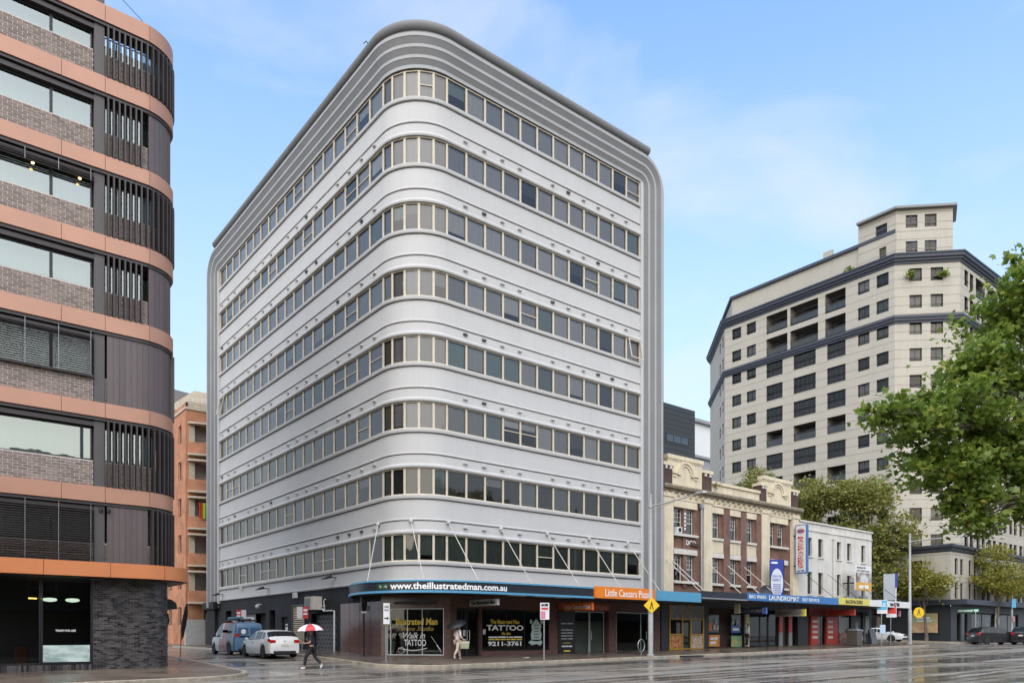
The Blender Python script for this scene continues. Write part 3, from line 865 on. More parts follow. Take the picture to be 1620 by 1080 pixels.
# shop lettering
text(OB, "Illustrated Man", OC, UC, NC, .75, 2.95, 2.22, 2.58, M_lety, .03, d=-.09, shear=.1)
text(OB, "Tattoo Studio", OC, UC, NC, .85, 2.75, 1.92, 2.16, mat("dull_gold_lettering", (.30, .22, .03), .5), .02, d=-.09, shear=.3)
text(OB, "Walk in", OC, UC, NC, 1.15, 2.3, 1.53, 1.84, M_letw, .008, d=-.09, shear=.35)
text(OB, "TATTOO", OC, UC, NC, 1.2, 2.35, 1.14, 1.48, M_letw, .01, d=-.09)
text(OB, "The Illustrated Man", OF, UF, NF, 5.2, 7.2, 2.32, 2.54, M_lety, .02, d=-.07)
text(OB, "TATTOO", OF, UF, NF, 4.95, 7.5, 1.95, 2.25, M_letw, .03, d=-.07)
text(OB, "Studio", OF, UF, NF, 5.95, 6.6, 1.72, 1.88, M_lety, .0, d=-.07, shear=.3)
text(OB, "~CUSTOM DESIGNS ALL STYLES", OF, UF, NF, 5.1, 7.4, 1.56, 1.64, M_letw, .0, d=-.07)
text(OB, "~WALK INS WELCOME OPEN DAYS", OF, UF, NF, 5.1, 7.4, 1.44, 1.52, M_lety, .0, d=-.07)
text(OB, "9211-3761", OF, UF, NF, 5.05, 7.35, 1.12, 1.37, M_letw, .03, d=-.07)
em = MB(); E0 = lambda pts: em.extrude([(8.45 + (u - 9.0) * 1.35, z) for u, z in pts], OF, UF, NF, -.068, -.06)
E0([(8.55, 1.3), (8.75, 1.15), (9.0, 1.22), (9.2, 1.12), (9.32, 1.3), (9.25, 1.42), (9.0, 1.36), (8.7, 1.42)])
E0([(8.72, 1.46), (9.22, 1.46), (9.28, 1.75), (9.2, 2.0), (9.26, 2.2), (9.12, 2.45), (8.98, 2.62), (8.84, 2.45), (8.70, 2.2), (8.76, 2.0), (8.68, 1.75)])
E0([(8.62, 2.4), (8.72, 2.3), (8.78, 2.5), (8.68, 2.6)]); E0([(9.2, 2.5), (9.26, 2.3), (9.36, 2.4), (9.3, 2.6)])
B("window_emblem", em, mat("pale_green_print", (.45, .56, .50), .5), OB)
ez = MB()
for i in range(5): ez.extrude([(8.25, 1.55 + i * .17), (8.62, 1.57 + i * .17), (8.6, 1.62 + i * .17), (8.26, 1.6 + i * .17)], OF, UF, NF, -.059, -.055)
B("emblem_print", ez, mat("dark_green_print", (.06, .10, .09), .5), OB)
mc = MB()
pts = [(.9 + 1.5 * i / 10, 1.05 - .12 * math.sin(math.pi * i / 10)) for i in range(11)]
mc.extrude(pts + [(u, z - .03) for u, z in reversed(pts)], OC, UC, NC, -.09, -.085)
for i in range(14):
    a = 2 * math.pi * i / 14; b = a + .3
    mc.extrude([(1.05 + .17 * math.cos(a), .92 + .17 * math.sin(a)), (1.05 + .17 * math.cos(b), .92 + .17 * math.sin(b)), (1.05 + .145 * math.cos(b), .92 + .145 * math.sin(b)), (1.05 + .145 * math.cos(a), .92 + .145 * math.sin(a))], OC, UC, NC, -.09, -.085)
for a, b in (((2.7, 1.5), (3.1, .95)), ((2.6, 1.65), (2.85, 1.3)), ((2.9, 1.2), (3.15, .8)), ((1.9, 1.05), (2.2, 1.0))):
    mc.extrude([a, b, (b[0] + .02, b[1]), (a[0] + .02, a[1])], OC, UC, NC, -.09, -.085)
B("window_drawing", mc, M_letw, OB)
for i, s in enumerate(("~OPEN LATE", "~SEVEN DAYS WEEK", "~ORDER ONLINE", "~DELIVERY OR PICK", "~CALL NOW")):
    text(OB, s, OF, UF, NF, 10.2, 11.1, 2.35 - i * .17 - (.2 if i else 0), 2.42 - i * .17 - (.2 if i else 0), mat("dim_lettering", (.4, .4, .4), .5), 0, d=.05)
text(OB, "CONTACT", OF, UF, NF, 10.35, 10.95, 1.22, 1.29, M_lety, 0, d=.05)
text(OB, "~pick up here", OF, UF, NF, 10.25, 11.05, 1.03, 1.12, M_letw, 0.01, d=.05)
text(OB, "~9211", OF, UF, NF, 10.4, 10.9, .76, .84, M_lety, 0, d=.05)
B("orange_panel", MB().box(10.0, 14.15, -.03, .02, 3.17, 3.56), mat("dull_orange_sign", (.42, .07, .02), .4), OB)
text(OB, "Little Caesars Pizza", (0, -.03), (1, 0), (0, -1), 10.3, 13.9, 3.25, 3.48, mat("dull_white_letters", (.45, .38, .34), .5), 0)
pp = MB()
for (u, z, w, h) in ((3.05, 2.0, .30, .12), (3.55, 1.65, .16, .32), (4.72, 1.75, .18, .26)): pp.obox(OF, UF, NF, u, u + w, -.24 if u < 4.5 else -.07, -.235 if u < 4.5 else -.065, z, z + h)
BI("paper_notice", pp, mat("pale_paper", (.5, .56, .58), .6), OB)

# ================================================================== DARK BRICK AND COPPER BUILDING (left)
DB = thing("apartment_building", "dark brick building with copper bands and black fins, curved at its corner", "building", (-14, 3, 0))
M_copper = mat("copper_band", (.47, .245, .16), .38, var=.12, scale=.8, metal=.15)
M_copper2 = mat("orange_canopy_band", (.66, .235, .09), .38, var=.10, scale=.8, metal=.1)
M_fin = mat("bronze_fin", (.050, .040, .038), .45, var=.3)
M_clad = mat("mauve_cladding", (.115, .088, .084), .45, objrand=.12, var=.1)
M_col = mat("bronze_column", (.085, .076, .072), .5, var=.15)
M_mortar = mat("pale_mortar", (.62, .55, .49), .9)
M_brick = mat("grey_brown_brick", (.225, .172, .145), .7, island=.30)
M_mortar_d = mat("dark_mortar", (.20, .19, .18), .9)
M_brick_d = mat("black_glazed_brick", (.075, .066, .066), .28, island=.8)
G_tall = glass("apartment_glass", (.62, .72, .68), .20, 1.5, .01, (.84, .92, .87), wob=.05)
XA, RA = -11.95, 1.28          # arc starts here; radius
def lp(d, s):
    """point and normal at length s along the facade line (s=0 at x=-18), offset d"""
    L0 = XA + 18; La = RA * math.pi / 2
    if s <= L0: return (-18 + s, -d), (0, -1)
    if s <= L0 + La:
        t = (s - L0) / RA; n = (math.sin(t), -math.cos(t))
        return (XA + (RA + d) * n[0], RA + (RA + d) * n[1]), n
    return (XA + RA + d, RA + (s - L0 - La)), (1, 0)
S_ARC = XA + 18; S_END = S_ARC + RA * math.pi / 2
def lring(s, prof): 
    out = []
    for d, z in prof:
        (x, y), n = lp(d, s); out.append((x, y, z))
    return out
def lsweep(s0, s1, prof, step=.16):
    ss = [s0]
    for a in [S_ARC + i * step for i in range(int((S_END - S_ARC) / step) + 1)] + [S_END]:
        if s0 < a < s1: ss.append(a)
    ss.append(s1)
    return MB().sweep([lring(s, prof) for s in ss])
bands = [(6.71, 7.29), (9.92, 10.47), (13.22, 13.81), (16.24, 16.84), (19.32, 19.88), (22.27, 22.87), (24.97, 25.60)]
sX = lambda x: x + 18
cuts = [0.0, sX(-14.72), sX(-13.27), sX(-11.72), S_END + .5, S_END + 8]
for b0, b1 in bands:
    for a, b in zip(cuts, cuts[1:]):
        B("band_panel", lsweep(a + .008, b - .008, [(-.3, b0), (.16, b0), (.16, b1), (-.3, b1)]), M_copper, DB, smooth=True)
    B("band_core", lsweep(0, S_END + 8, [(-.5, b0 - .12), (.10, b0 - .12), (.10, b1 - .03), (-.5, b1 - .03)]), M_fin, DB)
# canopy over the footpath
cp = lambda s, d: lp(d, s)[0]
for a, b in zip([0, sX(-15.35), sX(-13.2), sX(-11.5), S_END + .2], [sX(-15.35), sX(-13.2), sX(-11.5), S_END + .2, S_END + 6]):
    B("canopy_panel", lsweep(a + .008, b - .008, [(.55, 3.84), (.72, 3.84), (.72, 4.38), (.55, 4.38)]), M_copper2, DB, smooth=True)
B("canopy_slab", lsweep(0, S_END + 6, [(-.5, 3.80), (.54, 3.80), (.54, 4.30), (-.5, 4.34)]), M_fin, DB)
# main dark mass behind
dm = MB().box(-30, -10.95, 2.4, 16, .1, 25.0)
B("body", dm, M_dark, DB)
B("column", MB().box(-13.62, -13.27, -.02, .5, 4.35, 27.5), M_col, DB)
levels = [(4.38, 6.60), (7.30, 9.80), (10.48, 13.10), (13.82, 16.12), (16.85, 19.20), (19.89, 22.15), (22.88, 24.85)]
def bricks(parent, s0, s1, z0, z1, bm_, mm, bl=.30, bh=.105, jt=.022, d=-.06, proud=.012, seed=1, jit=.004):
    rb = random.Random(seed); mb = MB(); row = 0; z = z0 + jt
    while z + bh * .6 < z1:
        zt = min(z + bh - jt, z1 - .002); s = s0 - (bl / 2 if row % 2 else 0)
        while s < s1 - .03:
            a, b = max(s, s0 + .002), min(s + bl - jt, s1 - .002)
            if b - a > .03:
                o = d + proud + rb.uniform(-jit, jit)
                (x0, y0), n0 = lp(o, a); (x1, y1), n1 = lp(o, b); (x2, y2), _ = lp(d - .03, b); (x3, y3), _ = lp(d - .03, a)
                i = len(mb.v)
                mb.v += [(x0, y0, z), (x1, y1, z), (x2, y2, z), (x3, y3, z), (x0, y0, zt), (x1, y1, zt), (x2, y2, zt), (x3, y3, zt)]
                mb.f += [(i, i + 1, i + 5, i + 4), (i + 4, i + 5, i + 6, i + 7), (i, i + 3, i + 2, i + 1), (i, i + 4, i + 7, i + 3), (i + 1, i + 2, i + 6, i + 5)]
            s += bl
        z += bh; row += 1
    o = B("bricks", mb, bm_, parent, fix=False); o['kind'] = 'stuff'
    return o
sC0, sC1 = sX(-13.25), S_END + .9
S_L, S_R = 0.6, sX(-13.64)
fin_me = mesh("fin", MB().box(-.028, .028, -.16, .04, 0, 1), M_fin)
clad_cache = {}
def fins(z0, z1, s0, s1, step=.195):
    s = s0
    while s <= s1:
        (x, y), n = lp(.05, s); o = inst("fin", fin_me, DB, (x, y, z0), math.atan2(n[0], -n[1])); o.scale = (1, 1, z1 - z0); s += step
def cladding(z0, z1, s0, s1, w=.21):
    s = s0
    while s < s1 - .05:
        B("cladding_board", lsweep(s + .004, min(s + w, s1) - .004, [(-.02, z0), (.045, z0), (.055, z0 + .01), (.055, z1), (-.02, z1)], .09), M_clad, DB); s += w
mode_win = ['louvre', 'glass', 'louvre', 'glass', 'half', 'glass', 'glass']
for k, (z0, z1) in enumerate(levels):
    zb = z0 + (.98 if k else .8)
    # brick parapets
    for (a, b, sd) in ((S_L, S_R, k), (sC0, sC1, k + 50)):
        wl_ = B("brick_wall", lsweep(a, b, [(-.3, z0 - .1), (-.06, z0 - .1), (-.06, zb), (-.3, zb)]), M_mortar, DB)
        bricks(wl_, a, b, z0, zb, M_brick, M_mortar, seed=sd)
    # glazing behind
    hz = z1 - zb - .25
    w1 = 1.55; x0 = -18 + S_L
    edges = [x0, -15.0, -13.66] if k != 1 else [x0, -14.0, -13.66]
    for a, b in zip(edges, edges[1:]):
        window(DB, (0, 0), (1, 0), (0, -1), (a + b) / 2, zb + .01, b - a - .01, hz, M_blackm, G_tall, inset=.22, ft=.045, fd=.08)
    for i in range(3):
        a = -13.2 + i * .42 * 1
        window(DB, (0, 0), (1, 0), (0, -1), -13.03 + .46 * i, zb + .01, .45, hz, M_blackm, G_tall, inset=.25, ft=.02, fd=.05)
    for i in range(3):
        t = R(15 + 30 * i); n = (math.sin(t), -math.cos(t)); rr = (RA - .25)
        window(DB, (XA + n[0] * rr, RA + n[1] * rr), (-n[1], n[0]), n, 0, zb + .01, .53, hz, M_blackm, G_tall, inset=0, ft=.02, fd=.05)
    B("soffit", MB().box(-18, -13.3, -.0, 2.3, z1 - .22, z1 - .05), M_fin, DB)
    B("curtain", MB().box(-18, -11.5, .75, .78, zb, z1 - .2), mat("pale_curtain", (.42, .44, .42), .8, var=.3, scale=3, stretch=(3, 1, .2)), DB)
    m_ = mode_win[k]
    if m_ in ('louvre', 'half'):
        zz0 = (z0 + .05 if k == 0 else zb + .0) if m_ == 'louvre' else zb + .95
        nsl = int((z1 - .05 - zz0) / .085)
        sl = mesh("louvre_slat", MB().sweep([[(x, -.02, 0), (x, -.09, -.03), (x, -.09, -.018), (x, -.02, .012)] for x in (-18 + S_L, -13.64)]), M_fin)
        for i in range(nsl):
            o = bpy.data.objects.new("louvre_slat", sl); COL.objects.link(o); o.parent = DB; o.location = Vector((0, -.02, zz0 + .04 + i * .085)) - ORG[DB.name]
        if k == 2: B("louvre_rail", MB().box(-18 + S_L, -13.64, -.14, -.05, zz0 - .06, zz0 - .01), M_fin, DB)
        for i in range(4): B("louvre_cable", MB().tube([(-16.9 + i * 1.05, -.12, zz0), (-16.9 + i * 1.05, -.12, z1)], .008, 4), M_steel, DB)
    if k in (0, 2):
        cladding(z0, z1 + .05, sC0 + .06, sX(-11.75) if k == 0 else S_END - .5)
        fins(z0, z1, sX(-11.62) if k == 0 else S_END - .42, S_END + .8, .17)
    elif k in (3, 5):
        fins(z0, z1, sC0 + .08, sX(-11.85)); cladding(z0, z1 + .05, sX(-11.72), S_END + .8, .22)
    else:
        fins(z0, z1, sC0 + .08, S_END + .8, .195 if k != 1 else .2)
BI("interior_lamp", MB().lathe((-15.6, -.02, 18.72), [(.02, 0), (.05, .02), (.05, .05), (.02, .06)], 8).lathe((-14.1, -.02, 18.72), [(.02, 0), (.05, .02), (.05, .05), (.02, .06)], 8), mat("warm_lamp", (.9, .6, .25), .5, emit=(1, .6, .2), estr=2.5), DB)
BI("spotlight", MB().lathe((-13.4, -.10, 6.35), [(.03, 0), (.07, .02), (.07, .12), (.03, .14)], 8).lathe((-13.15, -.12, 6.35), [(.03, 0), (.07, .02), (.07, .12), (.03, .14)], 8), M_blackm, DB)
B("roof_cable", MB().tube([(-13.2, .4, 26.6), (-12.6, .3, 26.45), (-11.9, .3, 26.0), (-11.55, .35, 25.62)], .012, 5), M_blackm, DB)
# ground floor: shop glass and black brick wall
gwall = B("brick_wall", lsweep(sX(-13.64), S_END + 4, [(-.35, .1), (-.06, .1), (-.06, 3.82), (-.35, 3.82)]), M_mortar_d, DB)
bricks(gwall, sX(-13.64), S_END + 1.2, .30, 3.80, M_brick_d, M_mortar_d, bl=.235, bh=.076, jt=.016, seed=99, proud=.016, jit=.010)
pl = B("plinth", MB().box(-18, -13.66, -.03, .3, .1, .57), M_mortar_d, DB)
br_s = MB()
for i in range(52): br_s.box(-17.95 + i * .083, -17.95 + i * .083 + .07, -.05, .0, .30 + .012, .58)
o = B("bricks", br_s, M_brick_d, pl); o['kind'] = 'stuff'
G_gym = glass("dark_shop_glass", (.40, .42, .40), .02, 1.35, .01, (.8, .85, .85))
for a, b in ((-18, -15.35), (-15.33, -13.68)):
    window(DB, (0, 0), (1, 0), (0, -1), (a + b) / 2, .60, b - a, 3.18, M_blackm, G_gym, inset=.08, name="shop_window", ft=.05, fd=.08)
B("shop_room", MB().box(-18, -13.4, 2.2, 2.3, .4, 3.8).box(-18, -13.4, .1, 2.2, .3, .45).box(-18, -13.4, .3, 2.2, 3.75, 3.79), M_dark, DB)
BI("pendant_lamp", MB().lathe((-14.95, .9, 2.98), [(.06, -.05), (.20, -.02), (.25, .03), (.20, .08), (.05, .10)], 14).lathe((-14.2, .9, 2.98), [(.06, -.05), (.20, -.02), (.25, .03), (.20, .08), (.05, .10)], 14), mat("lit_pendant", (.9, .95, .85), .5, emit=(.8, 1, .82), estr=.7), DB)
text(DB, "TRAIN FOR LIFE", (0, 0), (1, 0), (0, -1), -14.88, -14.22, 1.80, 1.88, M_letw, .02, d=-.07)
B("marble_panel", MB().box(-15.28, -13.76, .0, .02, .68, 1.30), mat("green_white_marble", (.62, .72, .66), .2, col2=(.30, .40, .36), scale=1.6, stretch=(1, 1, 2.5)), DB)
B("planter_box", MB().box(-16.05, -15.72, .5, .9, .5, 1.25), mat("rust_planter", (.16, .04, .02), .6), DB)
B("interior_bench", MB().box(-15.7, -15.36, .6, .9, .5, 1.22), mat("grey_bench", (.07, .07, .075), .6), DB)
B("strip_light", MB().box(-15.62, -15.36, 1.0, 1.04, 3.03, 3.06), mat("warm_strip", (.9, .55, .1), .5, emit=(1, .6, .1), estr=5), DB)
B("wall_lamp", MB().box(-12.98, -12.84, -.22, -.05, 2.75, 3.1), M_blackm, DB)
B("side_hood", MB().sweep([[(-10.62, y, 2.75), (-10.1, y, 2.8), (-10.15, y, 3.05), (-10.35, y, 3.2), (-10.62, y, 3.22)] for y in (2.0, 3.2)]), M_blackm, DB)
# feather banner and round sign at its corner
FB = thing("feather_banner", "black feather banner on a thin pole beside the dark brick corner", "banner", (-9.35, 4.4, fzl(-9.35, 4.4)))
bx, by, bz = ORG[FB.name]
B("pole", MB().tube([(bx, by, bz), (bx + .05, by, bz + 1.6), (bx + .22, by, bz + 2.45), (bx + .30, by, bz + 2.62)], .016, 6), M_blackm, FB)
B("flag", MB().extrude([(.06, bz + .9), (.16, bz + 1.1), (.28, bz + 1.6), (.36, bz + 2.2), (.34, bz + 2.62), (.24, bz + 2.5), (.14, bz + 2.0), (.07, bz + 1.5)], (bx, by), (.782, -.623), (-.623, -.782), -.006, .006), mat("black_flag", (.02, .02, .022), .7), FB)
B("base", MB().box(bx - .3, bx + .3, by - .05, by + .05, bz, bz + .04).box(bx - .05, bx + .05, by - .3, by + .3, bz + .002, bz + .042).lathe((bx, by, bz), [(.06, 0), (.06, .1), (.03, .14)], 8), M_steel, FB)
B("disc_sign", MB().extrude([(-.05, 1.75), (.22, 1.95), (.36, 2.3), (.30, 2.62), (.05, 2.8), (-.1, 2.75)], (-10.4, 3.4), (.782, -.623), (-.623, -.782), -.03, .03), mat("grey_disc_sign", (.09, .09, .095), .4), DB)

# ================================================================== ORANGE BRICK APARTMENTS AT THE END OF THE SIDE STREET
BB = thing("brick_apartments", "orange brick apartment building with rounded cream-edged balconies at the end of the side street", "building", (4, 40, 0))
M_ob = brick_mat("orange_brick", (.56, .19, .075), (.48, .16, .06), (.45, .30, .20))
M_creamr = mat("cream_render", (.58, .50, .38), .7, var=.2, streak=.2)
yb, xb = 35.6, -.55
bst = [4.6 + 3.16 * i for i in range(5)]
w = MB()
U2, N2 = (0, 1), (-1, 0)
lw = [(1.3, 2.3, z + 1.0, z + 2.6) for z in [1.6] + [b + .1 for b in bst]] + [(4.4, 5.4, z + 1.0, z + 2.6) for z in [1.6] + [b + .1 for b in bst]]
wall_open(w, (xb, yb), U2, N2, 0, 14, .5, 21.6, lw, reveal=.25)
fo = [(.72, 3.9, z + .95, z + 2.5) for z in bst]
wall_open(w, (xb, yb), (1, 0), (0, -1), 0, 5, .5, 21.0, fo + [(1.5, 3.9, 1.0, 4.0)], reveal=.3)
w.box(xb + .3, 12, yb + 2.0, yb + 13, .5, 20.9)
B("wall", w, M_ob, BB)
B("roof_parapet", MB().box(xb - .08, 5, yb - .1, yb + 14, 21.0, 21.2).box(xb + .2, 5, yb + .3, yb + 13, 21.2, 21.8), M_creamr, BB)
for a, b, c, d in lw: window(BB, (xb, yb), U2, N2, (a + b) / 2, c, b - a, d - c, M_creamr, G_office, inset=.15, ft=.06)
for i, z in enumerate(bst):
    bal = []
    for zz0, zz1, off, m_, nm in ((z, z + .95, .0, M_ob, "balcony"), (z - .16, z + .0, .10, M_creamr, "balcony_band"), (z + 2.5, z + 2.66, .12, M_creamr, "balcony_head")):
        rg = []
        for j in range(9):
            u = .15 + 3.9 * j / 8; dd = .75 * math.sin(math.pi * (.12 + .76 * j / 8)) + off
            rg.append([(xb + u, yb - dd, zz0), (xb + u, yb - dd, zz1), (xb + u, yb - .01, zz1), (xb + u, yb - .01, zz0)])
        B(nm, MB().sweep(rg), m_, BB, smooth=True)
    B("jamb", MB().box(xb + .26, xb + .73, yb - .06, yb + .4, z + .95, z + 2.5), M_creamr, BB)
    B("balcony_room", MB().box(xb + .6, xb + 4.2, yb + .8, yb + .9, z, z + 2.6).box(xb + 1.2, xb + 3.9, yb + .2, yb + .8, z + 2.45, z + 2.52), mat("loggia_shade", (.50, .47, .42), .8), BB)
B("garage_door", MB().box(xb + 1.7, xb + 3.9, yb + .1, yb + .16, 1.0, 3.6), mat("pale_garage_door", (.36, .36, .35), .6, streak=.2), BB)
B("white_base", MB().box(xb - .03, xb + 1.6, yb - .06, yb + .2, .5, 3.1), mat("white_base_paint", (.50, .50, .48), .7, var=.2), BB)
B("number_plate_board", MB().box(xb + 3.3, xb + 3.6, yb + .05, yb + .09, 2.3, 2.8), M_white, BB)
RF = thing("rainbow_flag", "rainbow striped flag hanging over a brick balcony", "flag", (1.9, 34.75, bst[2]))
for i, c in enumerate(((.5, .02, .02), (.65, .2, .01), (.7, .55, .02), (.02, .25, .06), (.02, .08, .4), (.18, .02, .25))):
    x0 = .32 + i * .15
    B("stripe", MB().sweep([[(x0 + .15 * t, 34.78 - .03 * math.sin(t * 3 + i * 1.7), bst[2] + .75), (x0 + .15 * t, 34.80 - .03 * math.sin(t * 3 + i * 1.7), bst[2] + .75), (x0 + .15 * t, 34.80 - .05 * math.sin(t * 3 + i * 1.7), bst[2] + 2.1), (x0 + .15 * t, 34.78 - .05 * math.sin(t * 3 + i * 1.7), bst[2] + 2.1)] for t in (0, .5, .98)]), mat("flag_colour_%d" % i, c, .8), RF)
# pale buildings behind it
PB = thing("domed_building", "cream building with a domed turret behind the orange brick apartments", "building", (-1.5, 52, 0))
B("wall", MB().box(-3.0, 8, 52, 60, .5, 24.5), M_creamr, PB)
B("turret", MB().lathe((-2.1, 51.2, 22.0), [(1.1, 0), (1.1, 2.6), (1.35, 2.7), (1.35, 3.0), (1.1, 3.1), (1.0, 4.2), (.75, 5.0), (.4, 5.5), (.12, 5.7), (.08, 6.5), (.02, 6.8)], 16), M_creamr, PB, smooth=True)
B("roof", MB().sweep([[(-3.3, y, 24.5), (8, y, 24.5), (8, y, 27.0), (0.5, y, 27.6)] for y in (51.7, 60)]), mat("grey_slate", (.16, .15, .15), .7), PB)
GB = thing("gabled_rooftop", "cream rooftop storey with a railed terrace beside the grey office block", "building", (3, 44, 0))
B("wall", MB().box(.8, 8, 46, 52, 20, 23.6), M_creamr, GB)
B("roof", MB().sweep([[(.4, y, 23.6), (8, y, 23.6), (8, y, 25.8), (3.0, y, 25.8)] for y in (45.6, 52)]), M_creamr, GB)
rl = MB()
for i in range(9): rl.tube([(.3 + .4 * i, 38, 21.7), (.3 + .4 * i, 38, 22.7)], .02, 5)
rl.tube([(.3, 38, 22.7), (3.6, 38, 22.7)], .025, 5)
B("railing", rl, M_white, GB)

# ================================================================== CREAM AND RED-BRICK HERITAGE BUILDING
HB = thing("heritage_building", "old two-tone shop building with cream piers, red brick bays and arched parapets", "building", (27, 3, 0))
M_hc = mat("aged_cream_paint", (.74, .64, .455), .7, var=.22, scale=1.2, streak=.45, bump=.1, bscale=20)
M_hw = mat("aged_white_paint", (.66, .62, .54), .65, var=.2, scale=2, streak=.2)
M_hb = brick_mat("red_brown_brick", (.20, .08, .05), (.15, .058, .038), (.22, .16, .13))
M_hbd = brick_mat("dark_brown_brick", (.085, .035, .028), (.065, .03, .025), (.09, .07, .06))
M_corn = mat("weathered_cornice", (.30, .25, .17), .8, var=.5, scale=2.5)
G_old = glass("old_sash_glass", (.35, .37, .36), .12, 1.5, .02, (.8, .85, .85), wob=.2)
OH, UH, NH = (0, 0), (1, 0), (0, -1)
hx0, hx1 = 18.9, 35.1
FL = ((5.30, 7.05), (8.42, 10.12))        # window bottoms and tops on the two floors
wins = [(20.25, 21.15), (21.45, 22.35), (24.35, 25.15), (26.35, 27.15), (28.35, 29.15), (31.15, 31.95), (32.35, 33.15)]
ops = [(a, b, z0, z1) for a, b in wins for z0, z1 in FL]
w = MB(); wall_open(w, (0, .12), UH, NH, 19.0, 35.0, 4.3, 11.0, ops, reveal=.3)
B("brick_wall", w, M_hb, HB)
B("rear_body", MB().box(19.0, 35.0, .5, 16, .3, 11.2), M_hbd, HB)
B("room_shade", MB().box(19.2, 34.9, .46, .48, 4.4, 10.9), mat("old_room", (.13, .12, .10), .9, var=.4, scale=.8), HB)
for a, b in wins:
    for i, (z0, z1) in enumerate(FL):
        o = window(HB, OH, UH, NH, (a + b) / 2, z0, b - a, z1 - z0, M_hw, G_old, inset=.26, ft=.06, fd=.07, hb=(.47,), vb=())
        gl = MB()
        for j in (1, 2): gl.box(-(b - a) / 2 + (b - a) * j / 3 - .012, -(b - a) / 2 + (b - a) * j / 3 + .012, -.03, .02, (z1 - z0) * .5, z1 - z0 - .06)
        for j in (1, 2): gl.box(-(b - a) / 2 + .06, (b - a) / 2 - .06, -.028, .018, (z1 - z0) * (.5 + j * .155) - .012, (z1 - z0) * (.5 + j * .155) + .012)
        inst("glazing_bar", mesh("glazing_bar", gl, M_hw), o, local=True)
for a, b in ((19.0, 20.0), (23.2, 24.1), (30.05, 31.0), (34.1, 35.0)):
    B("pier", MB().box(a, b, -.12, .12, 4.3, 11.0), M_hc, HB)
    B("pier_cap", MB().box(a - .06, b + .06, -.18, .1, 10.72, 10.95), M_hc, HB)
for a, b in ((25.5, 26.2), (27.5, 28.2), (29.45, 30.0)):
    B("brick_pier", MB().box(a, b, -.05, .12, 4.3, 10.55), M_hb, HB)
B("brick_pier", MB().box(21.15, 21.45, -.0, .119, 4.9, 10.15), M_hb, HB)
for a, b in ((20.05, 23.0), (31.05, 34.0)):
    B("lintel", MB().box(a + .08, b - .45, -.06, .13, 10.14, 10.58), M_hc, HB)
    B("lintel", MB().box(a + .08, b - .45, -.06, .13, 7.07, 7.42), M_hw, HB)
    for z in (8.26, 5.14): B("sill", MB().box(a + .05, b - .4, -.12, .2, z, z + .16), M_hw, HB)
for a, b in ((24.12, 25.48), (26.22, 27.48), (28.22, 29.43)):
    B("lintel", MB().box(a, b, -.04, .13, 10.14, 10.56), M_hc, HB)
    B("lintel", MB().box(a, b, -.06, .13, 7.07, 7.40), M_hw, HB)
    B("spandrel", MB().box(a, b, -.02, .13, 7.42, 8.25), M_hc, HB)
    for z in (8.26, 5.14): B("sill", MB().box(a, b - .1, -.13, .2, z, z + .16), M_hw, HB)
# cornice, dentils and parapet
cprof = [(.1, 10.60), (.02, 10.95), (-.10, 11.05), (-.12, 11.2), (-.32, 11.28), (-.36, 11.42), (-.30, 11.52), (.1, 11.58)]
B("frieze_board", MB().box(19.0, 35.0, -.04, .13, 10.62, 11.08), M_hc, HB)
B("cornice", MB().sweep([[(x, y, z) for y, z in cprof[1:]] for x in (18.9, 35.3)]), M_corn, HB)
dn = mesh("dentil", MB().sweep([[(x, 0, .12), (x, -.16, .12), (x, -.16, .02), (x, -.10, -.08), (x, 0, -.14)] for x in (-.07, .07)]), M_hc)
x = 19.3
while x < 34.9: inst("dentil", dn, HB, (x, -.05, 10.92)); x += .62
for a, b in ((19.48, 23.05), (30.3, 33.95)):
    B("pediment", MB().box(a, b, -.05, .35, 11.55, 13.25), M_hc, HB)
    B("pediment_cap", MB().box(a - .08, b + .08, -.14, .42, 13.25, 13.5).box(a - .03, b + .03, -.09, .38, 13.15, 13.25), M_hc, HB)
    cx = (a + b) / 2; ar = MB()
    for r0, r1, d in ((.52, .64, .13), (.70, .86, .17)):
        pts = [(cx + r1 * math.cos(R(180 - 12 * i)), 12.35 + r1 * math.sin(R(180 - 12 * i))) for i in range(16)]
        pts += [(cx + r0 * math.cos(R(12 * i)), 12.35 + r0 * math.sin(R(12 * i))) for i in range(16)]
        ar.extrude(pts, OH, UH, NH, .05, d)
    B("arch_moulding", ar, M_hc, HB)
    BI("arch_keystone", MB().box(cx - .85, cx - .55, -.2, -.05, 12.25, 12.38).box(cx + .55, cx + .85, -.2, -.05, 12.25, 12.38).box(cx - 1.35, cx - .9, -.16, -.05, 12.3, 12.42).box(cx + .9, cx + 1.35, -.16, -.05, 12.3, 12.42).box(cx - 1.25, cx - .92, -.13, -.05, 12.1, 12.2).box(cx + .92, cx + 1.25, -.13, -.05, 12.1, 12.2), M_hc, HB)
    pts = [(cx + .5 * math.cos(R(12 * i)), 12.35 + .5 * math.sin(R(12 * i))) for i in range(16)] + [(cx - .42, 11.9), (cx, 11.68), (cx + .42, 11.9)]
    B("arch_niche", MB().extrude(pts, OH, UH, NH, .045, .062), M_hc, HB)
for a, b in ((19.0, 19.9), (23.1, 24.05), (29.85, 30.6), (34.0, 34.85)):
    B("parapet_pier", MB().box(a, b, -.1, .5, 11.55, 12.72), M_hbd, HB)
    B("parapet_pier_cap", MB().box(a - .08, b + .08, -.2, .55, 12.72, 12.92), M_hc, HB)
    BI("cap_bracket", MB().box(a + .15, a + .3, -.2, -.1, 12.5, 12.7).box(b - .3, b - .15, -.2, -.1, 12.5, 12.7), M_hw, HB)
B("parapet", MB().box(24.07, 29.83, -.02, .3, 11.55, 12.1), M_hc, HB)
B("parapet_cap", MB().box(24.07, 29.83, -.12, .38, 12.1, 12.3), M_hc, HB)
